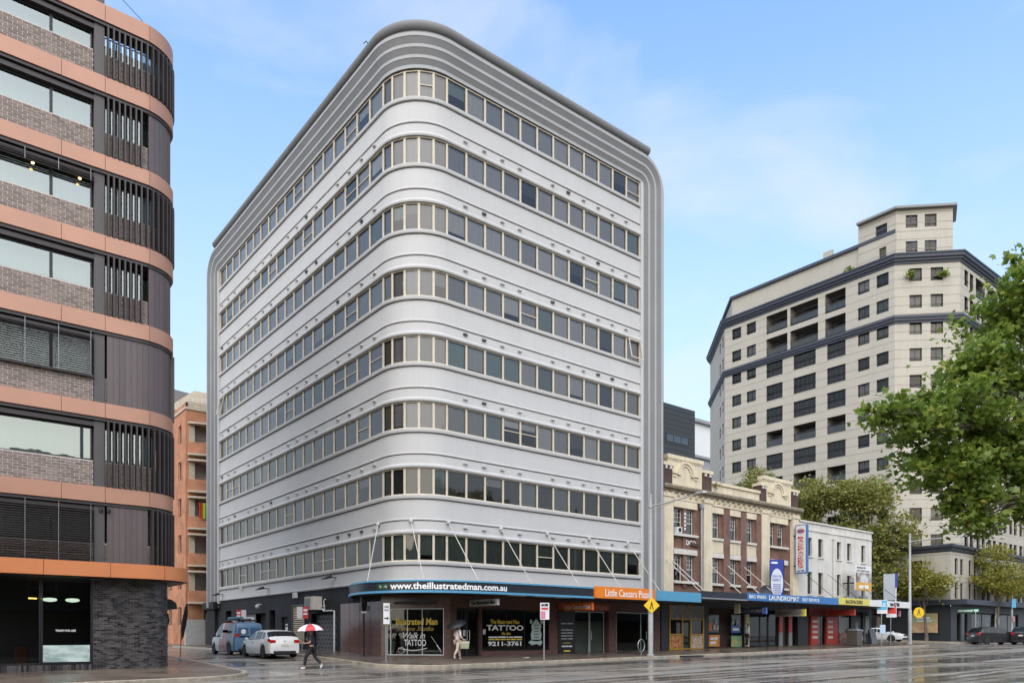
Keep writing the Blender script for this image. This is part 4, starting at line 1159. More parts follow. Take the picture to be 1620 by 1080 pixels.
B("downpipe", MB().tube([(22.95, -.1, 4.4), (22.95, -.1, 10.2), (22.8, -.12, 10.5)], .07, 8).box(22.8, 23.1, -.2, .0, 10.3, 10.6), M_steel, HB)
B("grate_plaque", MB().box(22.0, 22.8, -.02, .12, 7.7, 7.9), M_hbd, HB)
text(HB, "aDCO", (0, .12), UH, NH, 21.35, 22.6, 7.75, 8.1, M_letw, .03, shear=-.1)
vt = MB()
for i in range(5): vt.box(21.24, 21.38, -.012, .0, 8.7 + i * .25, 8.86 + i * .25)
B("painted_tag", vt, M_letw, HB)
AC0 = thing("window_air_conditioner", "small white air conditioner in the top window above the tagged brickwork", "air conditioner", (20.6, .0, 8.45))
B("case", MB().box(20.38, 20.88, -.12, .2, 8.44, 8.84), M_white, AC0)
B("fan_grille", MB().lathe((0, 0, 0), [(.15, 0), (.15, .02), (.05, .03)], 12), M_blackm, AC0, org=(0, 0, 0)).matrix_local = Matrix.Translation((.03, -.125, .2)) @ Matrix.Rotation(R(90), 4, 'X')

# ================================================================== WHITE TERRACE BUILDING
WB = thing("white_shop_building", "peeling white painted two-storey shop building with small dark windows", "building", (41, 3, 0))
M_wr = mat("peeling_white_paint", (.70, .67, .60), .75, var=.22, scale=.7, streak=.35, bump=.1, bscale=15)
wc = [(36.35, 37.05), (37.95, 38.7), (40.85, 41.5), (42.5, 43.2), (44.9, 45.6)]
ops = [(a, b, 8.0, 9.45) for a, b in wc] + [(a, b, 5.0, 6.75) for a, b in wc]
w = MB(); wall_open(w, (0, -.02), UH, NH, 35.12, 46.7, 4.3, 10.6, ops, reveal=.3)
w.box(35.2, 46.68, .4, 15, .3, 10.4)
B("wall", w, M_wr, WB)
B("parapet_cap", MB().box(35.15, 46.78, -.12, .35, 10.6, 10.72), M_wr, WB)
B("string_course", MB().box(35.15, 46.75, -.09, .0, 9.98, 10.1), M_wr, WB)
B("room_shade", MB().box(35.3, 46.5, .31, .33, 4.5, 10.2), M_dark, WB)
for a, b in wc:
    for z0, z1 in ((8.0, 9.45), (5.0, 6.75)):
        window(WB, OH, UH, NH, (a + b) / 2, z0, b - a, z1 - z0, mat("brown_sash", (.10, .08, .06), .6), G_old, inset=.2, ft=.05, hb=(.5,))
        B("sill", MB().box(a - .1, b + .1, -.1, .2, z0 - .12, z0 - .005), M_wr, WB)
B("downpipe", MB().tube([(40.2, -.1, 4.5), (40.2, -.1, 9.6)], .06, 8).box(40.05, 40.35, -.22, -.02, 9.55, 9.85), M_wr, WB)
B("roof", MB().sweep([[(35.3, y, z) for y, z in ((1.2, 10.4), (1.2, 10.6), (6, 12.2), (11, 10.4))], [(41.5, y, z) for y, z in ((1.2, 10.4), (1.2, 10.6), (6, 10.9), (11, 10.4))]]), mat("green_metal_roof", (.35, .46, .36), .5, var=.2), WB)
ac = MB().box(41.9, 42.7, -.55, -.1, 4.55, 5.0).box(43.0, 43.6, -.5, -.1, 4.55, 4.9).box(44.3, 45.0, -.5, -.1, 4.55, 5.1)
BI("roof_condenser", ac, M_steel, WB)

# ---- awnings in front of both
def fascia_part(parent, a, b, z0, z1, m, y=-2.88):
    return B("fascia", MB().box(a, b, y, y + .1, z0, z1), m, parent)
AW2 = B("awning", MB().box(19.32, 35.4, -2.78, -.13, 4.02, 4.22), M_soffit, HB)
fascia_part(AW2, 19.32, 24.1, 3.98, 4.46, M_awn_dark)
M_lblue = mat("laundry_blue", (.035, .17, .42), .4)
lf = fascia_part(AW2, 24.1, 35.75, 4.02, 4.52, M_lblue, -2.9)
B("fascia_edge", MB().box(19.32, 24.1, -2.93, -2.89, 3.98, 4.06), M_steel, AW2)
text(AW2, "LAUNDROMAT", (0, -2.9), UH, NH, 26.6, 30.3, 4.10, 4.44, M_letw, .015)
text(AW2, "BAG WASH", (0, -2.9), UH, NH, 24.3, 26.2, 4.16, 4.40, M_letw, .01)
text(AW2, "SELF SERVICE", (0, -2.9), UH, NH, 30.7, 33.0, 4.16, 4.38, M_letw, .01)
for wx, ax in ((19.3, 19.4), (19.9, 19.9), (23.7, 23.7), (25.85, 25.9), (27.85, 27.9), (31.2, 31.3)):
    B("stay_rod", MB().tube([(wx, -.1, 6.6), (ax, -2.7, 4.45)], .025, 6), M_hw, AW2)
AW3 = B("awning", MB().box(35.4, 47.5, -2.78, -.1, 4.06, 4.24), M_soffit, WB)
M_yell = mat("yellow_sign", (.72, .62, .12), .45, var=.1)
fascia_part(AW3, 35.77, 40.5, 4.06, 4.58, M_yell, -2.9)
text(AW3, "BACKPACKERS", (0, -2.9), UH, NH, 36.8, 39.4, 4.16, 4.44, M_blackm, .02)
fascia_part(AW3, 40.52, 47.5, 4.04, 4.55, M_white, -2.89)
text(AW3, "~for lease", (0, -2.89), UH, NH, 44.0, 45.6, 4.15, 4.42, M_blackm, .0)
for wx, ax in ((35.5, 35.6), (39.2, 39.3), (42.7, 42.8), (46.4, 46.5)):
    B("stay_rod", MB().tube([(wx, -.1, 6.7), (ax, -2.7, 4.5)], .02, 6), M_blackm, AW3)
B("awning_end", MB().box(47.5, 47.56, -2.89, -.1, 4.04, 4.55), M_white, AW3)

# ---- shopfronts under them
M_yframe = mat("yellow_timber_frame", (.55, .30, .02), .45, var=.2)
M_food = mat("food_print", (.38, .05, .03), .4, col2=(.62, .36, .10), scale=5)
M_food2 = mat("pastry_print", (.42, .20, .07), .4, col2=(.66, .58, .48), scale=6)
sf = MB(); sfo = [(19.7, 23.3, .4, 3.75), (23.85, 27.9, .4, 3.6), (28.45, 32.3, .4, 3.6), (32.75, 33.6, .4, 3.5), (34.1, 35.0, .5, 3.5)]
wall_open(sf, (0, .0), UH, NH, 18.92, 35.1, .3, 4.28, sfo, reveal=.4)
B("shop_wall", sf, mat("dark_shop_wall", (.03, .032, .034), .5, var=.3), HB)
B("shop_room", MB().box(18.95, 35.0, 2.4, 2.5, .3, 4.2).box(18.95, 35.0, .45, 2.4, .5, .8).box(28.0, 28.1, .4, 2.4, .5, 4.2), mat("shop_interior2", (.10, .10, .095), .8, var=.5, scale=1), HB)
yf = MB()
for x in (19.7, 20.98, 21.85, 23.2): yf.box(x, x + .10, -.04, .1, .75, 3.75)
for a, b, z in ((19.8, 20.98, .78), (19.8, 20.98, 1.72), (21.95, 23.2, .78), (21.95, 23.2, 1.72), (19.8, 23.2, 2.75), (21.08, 21.85, .76)): yf.box(a, b, -.035, .09, z, z + .09)
B("yellow_frame", yf, M_yframe, HB)
B("transom_board", MB().box(19.8, 23.2, -.02, .05, 2.84, 3.7), mat("grey_white_board", (.30, .30, .28), .6, var=.4, scale=3), HB)
B("food_poster", MB().box(19.82, 20.96, .0, .03, .88, 1.70), M_food, HB)
B("food_poster", MB().box(21.97, 23.18, .0, .03, .88, 1.70), M_food2, HB)
for a, b in ((19.8, 20.98), (21.95, 23.2)): window(HB, OH, UH, NH, (a + b) / 2, 1.82, b - a, .92, M_blackm, G_shop, inset=.05, name="shop_window", ft=.02)
window(HB, OH, UH, NH, 21.465, .85, .76, 1.88, M_blackm, G_shop, inset=.05, name="shop_door", ft=.06)
for a, b, z0, z1 in ((23.9, 25.2, 1.9, 3.2), (26.5, 27.8, 2.3, 3.2), (28.5, 30.0, .95, 3.3), (30.05, 31.0, .95, 3.3), (31.1, 32.2, .95, 3.3)):
    window(HB, OH, UH, NH, (a + b) / 2, z0, b - a, z1 - z0, M_blackm, G_shop, inset=.1, name="shop_window", ft=.04)
B("poster", MB().box(23.95, 25.15, .05, .08, .95, 1.75), mat("red_poster", (.60, .05, .06), .5, col2=(.65, .30, .05), scale=1.2), HB)
text(HB, "~Wash Dry", (0, .05), UH, NH, 24.1, 24.9, 1.42, 1.6, M_letw, .01)
text(HB, "~from four", (0, .05), UH, NH, 24.1, 24.7, 1.12, 1.3, M_letw, .01)
B("poster", MB().box(23.95, 24.3, .05, .08, 2.05, 2.6), mat("orange_poster", (.65, .17, .04), .5), HB)
B("poster", MB().box(26.5, 27.75, .05, .08, .9, 1.7), mat("green_poster", (.14, .40, .28), .5, col2=(.55, .42, .10), scale=1.5), HB)
B("poster", MB().box(26.5, 27.6, .05, .08, 1.9, 2.4), mat("blue_poster", (.05, .17, .42), .5), HB)
text(HB, "~WASH", (0, .05), UH, NH, 26.65, 27.4, 2.05, 2.25, M_letw, .01)
pn = MB()
for (x, z, w_, h_) in ((24.45, 2.1, .25, .35), (24.8, 2.1, .25, .3), (24.6, 2.55, .3, .3), (26.6, 2.5, .2, .4), (27.1, 2.5, .25, .35)): pn.box(x, x + w_, .055, .06, z, z + h_)
BI("paper_notice", pn, mat("pale_notice", (.45, .47, .45), .6), HB)
B("pale_pilaster", MB().box(28.0, 28.42, -.12, .2, .6, 3.7), M_hc, HB)
for x in (32.35, 33.65): 
    B("red_pilaster", MB().box(x, x + .42, -.08, .2, 1.95, 3.6), mat("red_gloss_paint", (.52, .035, .03), .4), HB)
    B("grey_pilaster", MB().box(x, x + .42, -.08, .2, .6, 1.948), mat("grey_gloss_paint", (.28, .28, .27), .5), HB)
B("brown_door", MB().box(32.8, 33.55, .15, .2, .8, 3.4), mat("maroon_door", (.06, .02, .02), .4), HB)
# shops of the white building
sw = MB(); swo = [(36.5, 40.9, .5, 3.75), (41.2, 43.2, .5, 3.6), (43.7, 45.2, .5, 3.7), (45.5, 46.5, 1.2, 3.3)]
wall_open(sw, (0, .0), UH, NH, 35.12, 46.7, .3, 4.28, swo, reveal=.4)
B("shop_wall", sw, mat("charcoal_shop_wall", (.05, .05, .052), .5, var=.3), WB)
B("shop_room", MB().box(35.2, 46.5, 2.2, 2.3, .3, 4.2).box(35.2, 46.5, .42, 2.2, .5, .95), MATS["shop_interior2"], WB)
M_redp = mat("red_shop_panel", (.50, .05, .035), .45, var=.15)
for a, b in ((36.75, 37.85), (39.1, 40.85)):
    B("red_panel", MB().box(a, b, -.1, .1, .9, 3.25), M_redp, WB)
B("red_head", MB().box(36.4, 41.0, -.12, .1, 3.3, 3.95), mat("dark_red_head", (.22, .03, .025), .5), WB)
for a, s in ((36.95, ("~KEB", "~PIZZA", "~BURG", "~CHIP")), (39.3, ("~TAKE", "~AWAY", "~HOT", "~FOOD"))):
    for i, t in enumerate(s): text(WB, t, (0, -.1), UH, NH, a, a + .75, 2.75 - i * .42, 2.95 - i * .42, mat("cream_lettering", (.75, .6, .5), .5), .0)
window(WB, OH, UH, NH, 38.48, .95, 1.2, 2.3, M_blackm, G_shop, inset=.1, name="shop_door", ft=.05, vb=(.5,))
window(WB, OH, UH, NH, 42.2, 1.9, 2.0, 1.6, M_blackm, G_shop, inset=.1, name="shop_window", ft=.05)
B("counter_panel", MB().box(41.3, 43.1, -.04, .1, .95, 1.95), mat("counter_print", (.30, .32, .30), .5, col2=(.35, .08, .06), scale=3), WB)
B("door", MB().box(43.75, 45.15, .1, .15, .9, 3.6), M_blackm, WB)
B("notice_board", MB().box(44.1, 44.6, .08, .1, 2.2, 2.9), MATS["pale_notice"], WB)
B("notice_board", MB().box(45.55, 46.25, -.06, -.01, 1.9, 3.4), MATS["pale_notice"], WB)

# ---- signs hung under the awnings, at right angles to the shopfronts
def hang_sign(x, y0, y1, z0, z1, m, txt, tm, name, label, yend=None, bold=.01):
    t = thing(name, label, "sign", (x, (y0 + y1) / 2, z0))
    B("sign_box", MB().box(x - .08, x + .08, y0, y1, z0, z1), m, t)
    B("hanger", MB().tube([(x, y0 + .3, z1), (x, y0 + .3, 4.0)], .015, 5).tube([(x, y1 - .3, z1), (x, y1 - .3, 4.0)], .015, 5), M_blackm, t)
    if txt: text(t, txt, (x - .08, y1), (0, -1), (-1, 0), .15, (y1 - y0) - .15, z0 + (z1 - z0) * .22, z0 + (z1 - z0) * .80, tm, bold)
    if yend: B("end_panel", MB().box(x - .085, x + .085, y0 - .02, y0 + .28, z0 - .005, z1 + .005), yend, t)
    return t
hang_sign(3.75, -2.5, -.15, 3.18, 3.50, mat("pale_grey_sign", (.40, .40, .39), .5), "The Illustrated Man", M_blackm, "hanging_sign", "pale hanging sign with black gothic lettering under the tattoo shop awning", bold=.03)
hang_sign(10.3, -2.5, -.2, 3.08, 3.50, mat("lit_orange_sign", (.72, .16, .02), .4), "Little Caesars Pizza", M_letw, "hanging_sign", "orange hanging sign under the awning above the pizza shop door")
hang_sign(26.9, -2.5, -.2, 3.20, 3.62, mat("dark_blue_sign", (.02, .03, .07), .4), "LAUNDROMAT", mat("grey_lettering", (.35, .37, .42), .5), "hanging_sign", "dark blue hanging laundromat sign with grey letters under the black awning", mat("blue_end", (.08, .14, .45), .5))
hang_sign(31.65, -2.6, -.2, 3.12, 3.62, mat("silver_sign", (.42, .41, .39), .5), "Convenience Store", mat("grey_brown_lettering", (.20, .17, .15), .5), "hanging_sign", "silver convenience store hanging sign with a yellow end over the footpath", mat("yellow_end", (.75, .62, .10), .5))
hang_sign(39.0, -2.5, -.2, 3.30, 3.78, mat("dull_red_sign", (.50, .07, .045), .4), "", None, "hanging_sign", "plain red hanging sign above the red take-away shop")
hang_sign(46.6, -2.5, -.2, 3.35, 3.85, mat("grey_pink_sign", (.38, .35, .36), .4), "~ENLIVEN", M_blackm, "hanging_sign", "grey hanging sign with a pink end at the last awning", mat("pink_end", (.60, .22, .32), .5))
for x, z in ((25.05, 3.55),):
    t = thing("small_hanging_sign", "small cream square sign hung under the black awning", "sign", (x, -1.4, 3.1))
    B("sign_box", MB().box(x - .06, x + .06, -1.65, -1.25, 3.2, 3.85), M_hc, t)
# vertical backpackers sign
VS = thing("blade_sign", "tall white blade sign with red vertical backpackers lettering and blue edge", "sign", (34.6, -.9, 6.3))
B("sign_box", MB().box(34.15, 34.45, -1.22, -.30, 6.45, 10.15), mat("sign_blue_case", (.05, .14, .36), .4), VS)
B("sign_face", MB().box(34.13, 34.15, -1.16, -.36, 6.53, 10.08), mat("sign_white_face", (.68, .68, .66), .4), VS)
M_redl = mat("red_lettering", (.55, .03, .03), .5)
for i, ch in enumerate("BACKPACKERS"):
    text(VS, ch, (34.13, -.36), (0, -1), (-1, 0), .16, .64, 9.07 - i * .222, 9.25 - i * .222, M_redl, .015)
B("oval_badge", MB().extrude([(.4 + .33 * math.cos(R(20 * i)), 9.66 + .2 * math.sin(R(20 * i))) for i in range(18)], (34.13, -.36), (0, -1), (-1, 0), .002, .012), mat("badge_print", (.55, .18, .14), .5), VS)
text(VS, "~hostel", (34.13, -.36), (0, -1), (-1, 0), .18, .62, 9.59, 9.73, mat("badge_blue", (.06, .10, .35), .5), 0.01, d=.014)
text(VS, "~www com", (34.13, -.36), (0, -1), (-1, 0), .10, .70, 6.60, 6.70, mat("badge_blue", (.06, .10, .35), .5), 0)
BI("bracket", MB().box(34.2, 34.4, -.31, -.1, 9.3, 9.4).box(34.2, 34.4, -.31, -.1, 7.0, 7.1), M_blackm, VS)
# blue banner with pale oval
BN = thing("wall_banner", "tall blue banner with a pale oval standing above the laundromat awning", "banner", (31.1, -1.2, 4.3))
OBn, UBn, NBn = (30.05, -.75), (.90, -.436), (-.436, -.90)
B("banner_cloth", MB().extrude([(0, 4.35), (1.12, 4.35), (1.12, 7.25), (0, 7.25)], OBn, UBn, NBn, -.03, .0), mat("banner_blue", (.03, .05, .30), .5, var=.1), BN)
B("oval", MB().extrude([(.56 + .5 * math.cos(R(15 * i)), 5.55 + 1.05 * math.sin(R(15 * i))) for i in range(24)], OBn, UBn, NBn, .002, .012), mat("banner_oval", (.60, .64, .70), .5), BN)
text(BN, "SOLD ON", OBn, UBn, NBn, .2, .9, 5.95, 6.12, MATS["badge_blue"], .0, d=.014)
text(BN, "MARKET", OBn, UBn, NBn, .2, .86, 5.68, 5.85, MATS["badge_blue"], .0, d=.014)
for i in range(5): text(BN, "~residential lease", OBn, UBn, NBn, .25, .85, 5.40 - i * .15, 5.46 - i * .15, MATS["badge_blue"], .0, d=.014)
text(BN, "~agent", OBn, UBn, NBn, .1, .6, 6.95, 7.08, M_letw, .0, d=.002)
B("pole", MB().tube([(30.1, -.7, 4.3), (30.1, -.7, 7.3)], .03, 6).tube([(28.2, -2.0, 4.45), (30.1, -.7, 6.5)], .03, 6).tube([(31.06, -1.24, 4.3), (31.06, -1.24, 7.2)], .03, 6), M_blackm, BN)
SDsh = thing("satellite_dish", "dark grey satellite dish standing on the black awning", "satellite dish", (27.9, -1.7, 4.25))
ds = MB()
ds.lathe((0, 0, 0), [(.02, 0), (.20, .02), (.36, .08), (.47, .16), (.46, .18), (.34, .10), (.02, .03)], 18)
dd = B("dish", ds, mat("dish_grey", (.10, .105, .11), .5), SDsh, smooth=True, org=(0, 0, 0)); dd.matrix_local = Matrix.Translation((0, 0, .55)) @ Matrix.Rotation(R(100), 4, Vector((.85, -.5, 0)).normalized())
B("mast", MB().tube([(27.9, -1.6, 4.22), (27.9, -1.6, 4.8)], .03, 6), M_steel, SDsh)
# poster frame on white wall and for-sale board on last awning
PF = thing("wall_advert", "small advert with a cream top and orange lower panel fixed to the white wall", "advert", (46, -.8, 5.5))
B("backing", MB().box(41.6, 44.2, -1.22, -1.1, 5.45, 7.5), M_white, PF)
B("orange_panel", MB().box(41.6, 44.2, -1.24, -1.221, 5.45, 6.1), mat("advert_orange", (.70, .36, .05), .5), PF)
B("picture", MB().box(41.6, 44.2, -1.24, -1.221, 6.1, 6.9), mat("advert_photo", (.66, .64, .60), .5, col2=(.16, .10, .08), scale=1.3), PF)
BI("bracket", MB().box(41.8, 41.9, -1.1, -.02, 6.0, 6.1).box(43.8, 43.9, -1.1, -.02, 6.0, 6.1), M_blackm, PF)
text(PF, "~WELCOME TO", (0, -1.22), UH, NH, 41.8, 43.2, 7.25, 7.4, MATS["grey_brown_lettering"], 0)
text(PF, "~OUR CITY STAY", (0, -1.22), UH, NH, 41.8, 43.9, 7.0, 7.12, MATS["grey_brown_lettering"], 0)
text(PF, "~BOOK NOW", (0, -1.24), UH, NH, 42.1, 43.7, 5.6, 5.9, M_letw, 0.01)
LB = thing("lease_board", "grey and blue lease board standing on the white awning", "board", (45.8, -1.6, 4.3))
LO, LU, LN = (46.4, -1.2), (.75, -.66), (-.66, -.75)
B("board", MB().extrude([(0, 4.75), (.95, 4.75), (.95, 7.0), (0, 7.0)], LO, LU, LN, -.03, .03), mat("lease_grey", (.36, .39, .41), .5), LB)
B("blue_edge", MB().extrude([(.97, 5.8), (1.15, 5.8), (1.15, 7.05), (.97, 7.05)], LO, LU, LN, -.04, .04), MATS["banner_blue"], LB)
B("post", MB().tube([(47.17, -1.88, 4.2), (47.17, -1.88, 5.85)], .05, 6).tube([(46.5, -1.3, 4.2), (46.5, -1.3, 4.8)], .04, 6), M_white, LB)

# ================================================================== BUILDINGS BEHIND
DC = thing("dark_clad_building", "dark charcoal metal-clad building rising behind the cream parapet", "building", (36, 18, 0))
M_dclad = mat("charcoal_cladding", (.032, .034, .037), .45, var=.15)
dxr = 42.9
B("body", MB().box(28.5, dxr, 16.1, 30, .5, 24.0), M_dclad, DC)
for i in range(28):
    B("cladding_panel", MB().box(28.5, dxr + .02, 16.03, 16.095, 10.6 + i * .49, 10.6 + i * .49 + .465), M_dclad, DC)
window(DC, (0, 16.03), UH, NH, 40.2, 20.6, 3.4, .8, M_dclad, G_old, inset=-.02, vb=(.33, .66), ft=.05)
RW = thing("rooftop_block", "pale grey and white rooftop plant block behind the charcoal building", "building", (103, 62, 0))
B("body", MB().box(90, 112, 60, 72, .5, 36), mat("pale_grey_block", (.36, .36, .37), .7, var=.2), RW)
B("upper_block", MB().box(97.5, 112, 60.5, 72, 36, 43), M_white, RW)
B("roof_slab", MB().box(97.0, 112, 59.8, 72, 43, 43.6).box(89.5, 112, 59.6, 72, 36, 36.5), mat("block_edge", (.28, .28, .28), .6), RW)
for i in range(3): window(RW, (0, 60), UH, NH, 97.6 + i * 3.0, 31.0, 1.8, 2.4, M_dclad, G_old, inset=-.02)

# ================================================================== BEIGE APARTMENT TOWER ACROSS THE CROSS STREET
TW = thing("apartment_tower", "large beige apartment tower with navy cornices, balconies and a rooftop turret", "building", (72, 14, 0))
M_tw = mat("beige_panel", (.44, .405, .335), .75, var=.10, scale=.5, streak=.18)
M_tj = mat("panel_joint", (.19, .175, .15), .8)
M_navy = mat("navy_cornice", (.045, .052, .070), .5, var=.2)
M_twf = mat("dark_window_frame", (.035, .035, .038), .4)
G_tw = glass("tower_glass", (.55, .55, .54), .03, 1.4, .02, (.80, .72, .62))
XF, YA0, YA1 = 66.0, 6.9, 29.1       # west face
YF = 2.1                             # south face
sq = math.sqrt(.5)
XC = XF + (YA0 - YF)                 # end of the south-west chamfer
FACES = {  # origin, direction, normal, length
    'nw': ((XF + 9.5, YA1 + 9.5), (-sq, -sq), (-sq, sq), 9.5 * math.sqrt(2)),
    'w': ((XF, YA1), (0, -1), (-1, 0), YA1 - YA0),
    'sw': ((XF, YA0), (sq, -sq), (-sq, -sq), (YA0 - YF) * math.sqrt(2)),
    's': ((XC, YF), (1, 0), (0, -1), 26.0)}
ROWS = [42.05 - 2.92 * k for k in range(13)]     # window heads
ops = {k: [] for k in FACES}
wy = lambda a, b: (YA1 - a, YA1 - b)
logs = []
for r, h in enumerate(ROWS):
    if h < 8: continue
    for a, b in ((27.98, 26.6), (25.75, 24.4), (11.03, 9.7), (8.9, 7.56)):
        u0, u1 = wy(a, b); ops['w'].append((u0, u1, h - 1.42, h, 'w'))
    if r < 2:
        for a, b in ((22.87, 19.95), (19.55, 15.9), (15.0, 12.5)):
            u0, u1 = wy(a, b); ops['w'].append((u0, u1, h - 2.25, h + .05, 'log'))
    else:
        for j, (a, b) in enumerate(((22.87, 20.6), (19.1, 16.2), (14.75, 12.5))):
            u0, u1 = wy(a, b)
            kind = 'log' if (r, j) in ((5, 0), (5, 1), (5, 2), (7, 1), (7, 2), (7, 0), (9, 1)) else 'big'
            ops['w'].append((u0, u1, h - 1.95, h, kind))
    ops['sw'] += [(1.55, 2.85, h - 1.42, h, 'w'), (3.75, 5.05, h - 1.42, h, 'w')]
    ops['nw'] += [(9.0, 9.9, h - 1.42, h, 'n'), (11.3, 12.2, h - 1.42, h, 'n')]
    for i in range(7):
        u = 1.2 + i * 3.3
        if r < 1 and i in (1, 2): ops['s'].append((u - .2, u + 2.4, h - 2.2, h, 'log')) ; continue
        ops['s'] += [(u, u + .95, h - 1.75, h, 's'), (u + 1.45, u + 2.4, h - 1.75, h, 's')]
Z0, Z1 = 7.0, 43.0
bw_ = MB()
for k, (O, U, N, L) in FACES.items():
    wall_open(bw_, O, U, N, 0, L, Z0, Z1, [o[:4] for o in ops[k]], reveal=.35, d=-.04)
B("joint_backing", bw_, M_tj, TW)
z = Z0; ci = 0
while z < Z1 - .1:
    zt = min(z + .94, Z1)
    cb = MB()
    for k, (O, U, N, L) in FACES.items():
        wall_open(cb, O, U, N, 0.0, L, z, zt, [o[:4] for o in ops[k]], reveal=.06, d=0.0)
    B("panel_course", cb, M_tw, TW, fix=False)
    z += .97
# interior shade and windows
core = MB()
pl_ = [(XF + 1.6, YA1 - .3), (XF + 1.6, YA0 + .4), (XC + .8, YF + 1.3), (XC + 26, YF + 1.3), (XC + 26, 40), (XF + 11, YA1 + 8.5)]
core.sweep([[(x, y, 7.0) for x, y in pl_], [(x, y, 42.9) for x, y in pl_]])
B("interior_core", core, mat("tower_interior", (.10, .095, .09), .9), TW)
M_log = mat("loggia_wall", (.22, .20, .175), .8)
M_rail = glass("balcony_glass", (.65, .66, .65), .04, 1.4, .02, (.85, .8, .7))
for k, (O, U, N, L) in FACES.items():
    for (u0, u1, z0, z1, kind) in ops[k]:
        uc, w_, h_ = (u0 + u1) / 2, u1 - u0, z1 - z0
        if kind == 'w': window(TW, O, U, N, uc, z0, w_, h_, M_twf, G_tw, inset=.2, ft=.05, vb=(.5,), bm_=BL[rw.choice(('grey', 'dark', 'dark', 'teal', 'pale'))], bdrop=rw.choice((1.0, 1.0, .6, .8)))
        elif kind == 'n': window(TW, O, U, N, uc, z0, w_, h_, M_twf, G_tw, inset=.2, ft=.05, bm_=BL['dark'])
        elif kind == 's': window(TW, O, U, N, uc, z0, w_, h_, M_twf, G_tw, inset=.2, ft=.05, hb=(.3,))
        elif kind == 'big': window(TW, O, U, N, uc, z0, w_, h_, M_twf, G_tw, inset=.15, ft=.07, vb=(.25, .5, .75) if w_ < 2.6 else (.2, .4, .6, .8), hb=(.24,), bm_=BL['dark'] if rw.random() < .6 else None)
        else:
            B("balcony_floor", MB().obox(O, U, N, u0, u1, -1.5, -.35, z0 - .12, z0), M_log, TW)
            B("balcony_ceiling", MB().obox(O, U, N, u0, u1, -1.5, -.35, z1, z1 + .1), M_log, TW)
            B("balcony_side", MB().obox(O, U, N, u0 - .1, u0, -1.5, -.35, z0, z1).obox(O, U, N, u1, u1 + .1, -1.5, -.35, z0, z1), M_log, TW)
            window(TW, O, U, N, uc + w_ * .1, z0, w_ * .6, min(2.0, h_ - .2), M_twf, G_tw, inset=1.35, ft=.07, vb=(.5,), name="balcony_door")
            B("balustrade", MB().obox(O, U, N, u0 + .02, u1 - .02, -.14, -.12, z0 + .05, z0 + .9), M_rail, TW)
            B("balustrade_rail", MB().obox(O, U, N, u0, u1, -.16, -.10, z0 + .9, z0 + .95), M_twf, TW)
# cornices and roof
def ring_pts(d):
    """outline of the tower offset outward by d"""
    t = d * math.tan(R(22.5))
    return [(XF + 9.5 - d * sq, YA1 + 9.5 + d * sq), (XF - d, YA1 + t), (XF - d, YA0 - t), (XC - t, YF - d), (XC + 26, YF - d)]
def cornice(prof, m, nm):
    cols = [ring_pts(d) for d, z in prof]
    B(nm, MB().sweep([[(cols[j][i][0], cols[j][i][1], prof[j][1]) for j in range(len(prof))] for i in range(5)]), m, TW)
cornice([(-.3, 42.55), (.12, 42.55), (.15, 42.75), (.32, 42.82), (.32, 42.98), (.5, 43.08), (.52, 43.35), (.62, 43.42), (.62, 43.58), (-.3, 43.60)], M_navy, "cornice")
cornice([(.0, 36.05), (.10, 36.05), (.12, 36.25), (.25, 36.30), (.25, 36.5), (.36, 36.58), (.36, 36.85), (0, 36.95)], M_navy, "cornice")
up = ring_pts(-.25)
ps_ = ring_pts(-1.0)[:3] + [(XF + 12, YA0 + 1), (XF + 12, YA1 + 8)]
B("parapet_storey", MB().sweep([[(x, y, 43.6) for x, y in ps_], [(x, y, 46.5) for x, y in ps_]]), M_tw, TW)
o1, o2 = ring_pts(-.7)[:3], [(XF + 12, YA0 + 1), (XF + 12, YA1 + 8)]
B("parapet_cap", MB().sweep([[(p[0], p[1], 46.5) for p in o1 + o2], [(p[0], p[1], 46.85) for p in o1 + o2]]), M_navy, TW)
B("roof_slab", MB().sweep([[(x, y, 43.3) for x, y in pl_], [(x, y, 43.55) for x, y in pl_]]), M_tw, TW)
# turret over the south-west corner
to = [(XF + .8, YA0 + 4.5), (XF + .8, YA0 + .2), (XC + .2, YF + .8), (XC + 3.4, YF + 2.3), (XC + 3.4, YA0 + 4.5)]
tf = [(to[0], to[1]), (to[1], to[2]), (to[2], to[3])]
M_tur = MB()
tops = []
for i, (a, b) in enumerate(tf):
    L = math.hypot(b[0] - a[0], b[1] - a[1]); U = ((b[0] - a[0]) / L, (b[1] - a[1]) / L); N = (U[1], -U[0])
    oo = {0: [(2.0, 3.3, 46.6, 48.0), (2.4, 3.2, 44.2, 45.4)], 1: [(1.0, 2.25, 46.9, 48.3), (3.0, 4.25, 46.9, 48.3), (1.0, 2.25, 44.05, 45.4), (3.0, 4.25, 44.05, 45.4)], 2: []}[i]
    wall_open(M_tur, a, U, N, 0, L, 43.5, 48.9, oo, reveal=.3)
    for (u0, u1, z0, z1) in oo: tops.append((a, U, N, (u0 + u1) / 2, z0, u1 - u0, z1 - z0))
tur = B("turret", M_tur, M_tw, TW)
for a, U, N, uc, z0, w_, h_ in tops: window(TW, a, U, N, uc, z0, w_, h_, M_twf, G_tw, inset=.2, ft=.05, vb=(.5,), bm_=BL['dark'])
jl = MB()
for i, (a, b) in enumerate(tf):
    L = math.hypot(b[0] - a[0], b[1] - a[1]); U = ((b[0] - a[0]) / L, (b[1] - a[1]) / L); N = (U[1], -U[0])
    for zz in (44.5, 45.6, 46.5, 47.4, 48.5): jl.obox(a, U, N, 0, L, -.01, .012, zz, zz + .035)
B("turret_joint", jl, M_tj, TW)
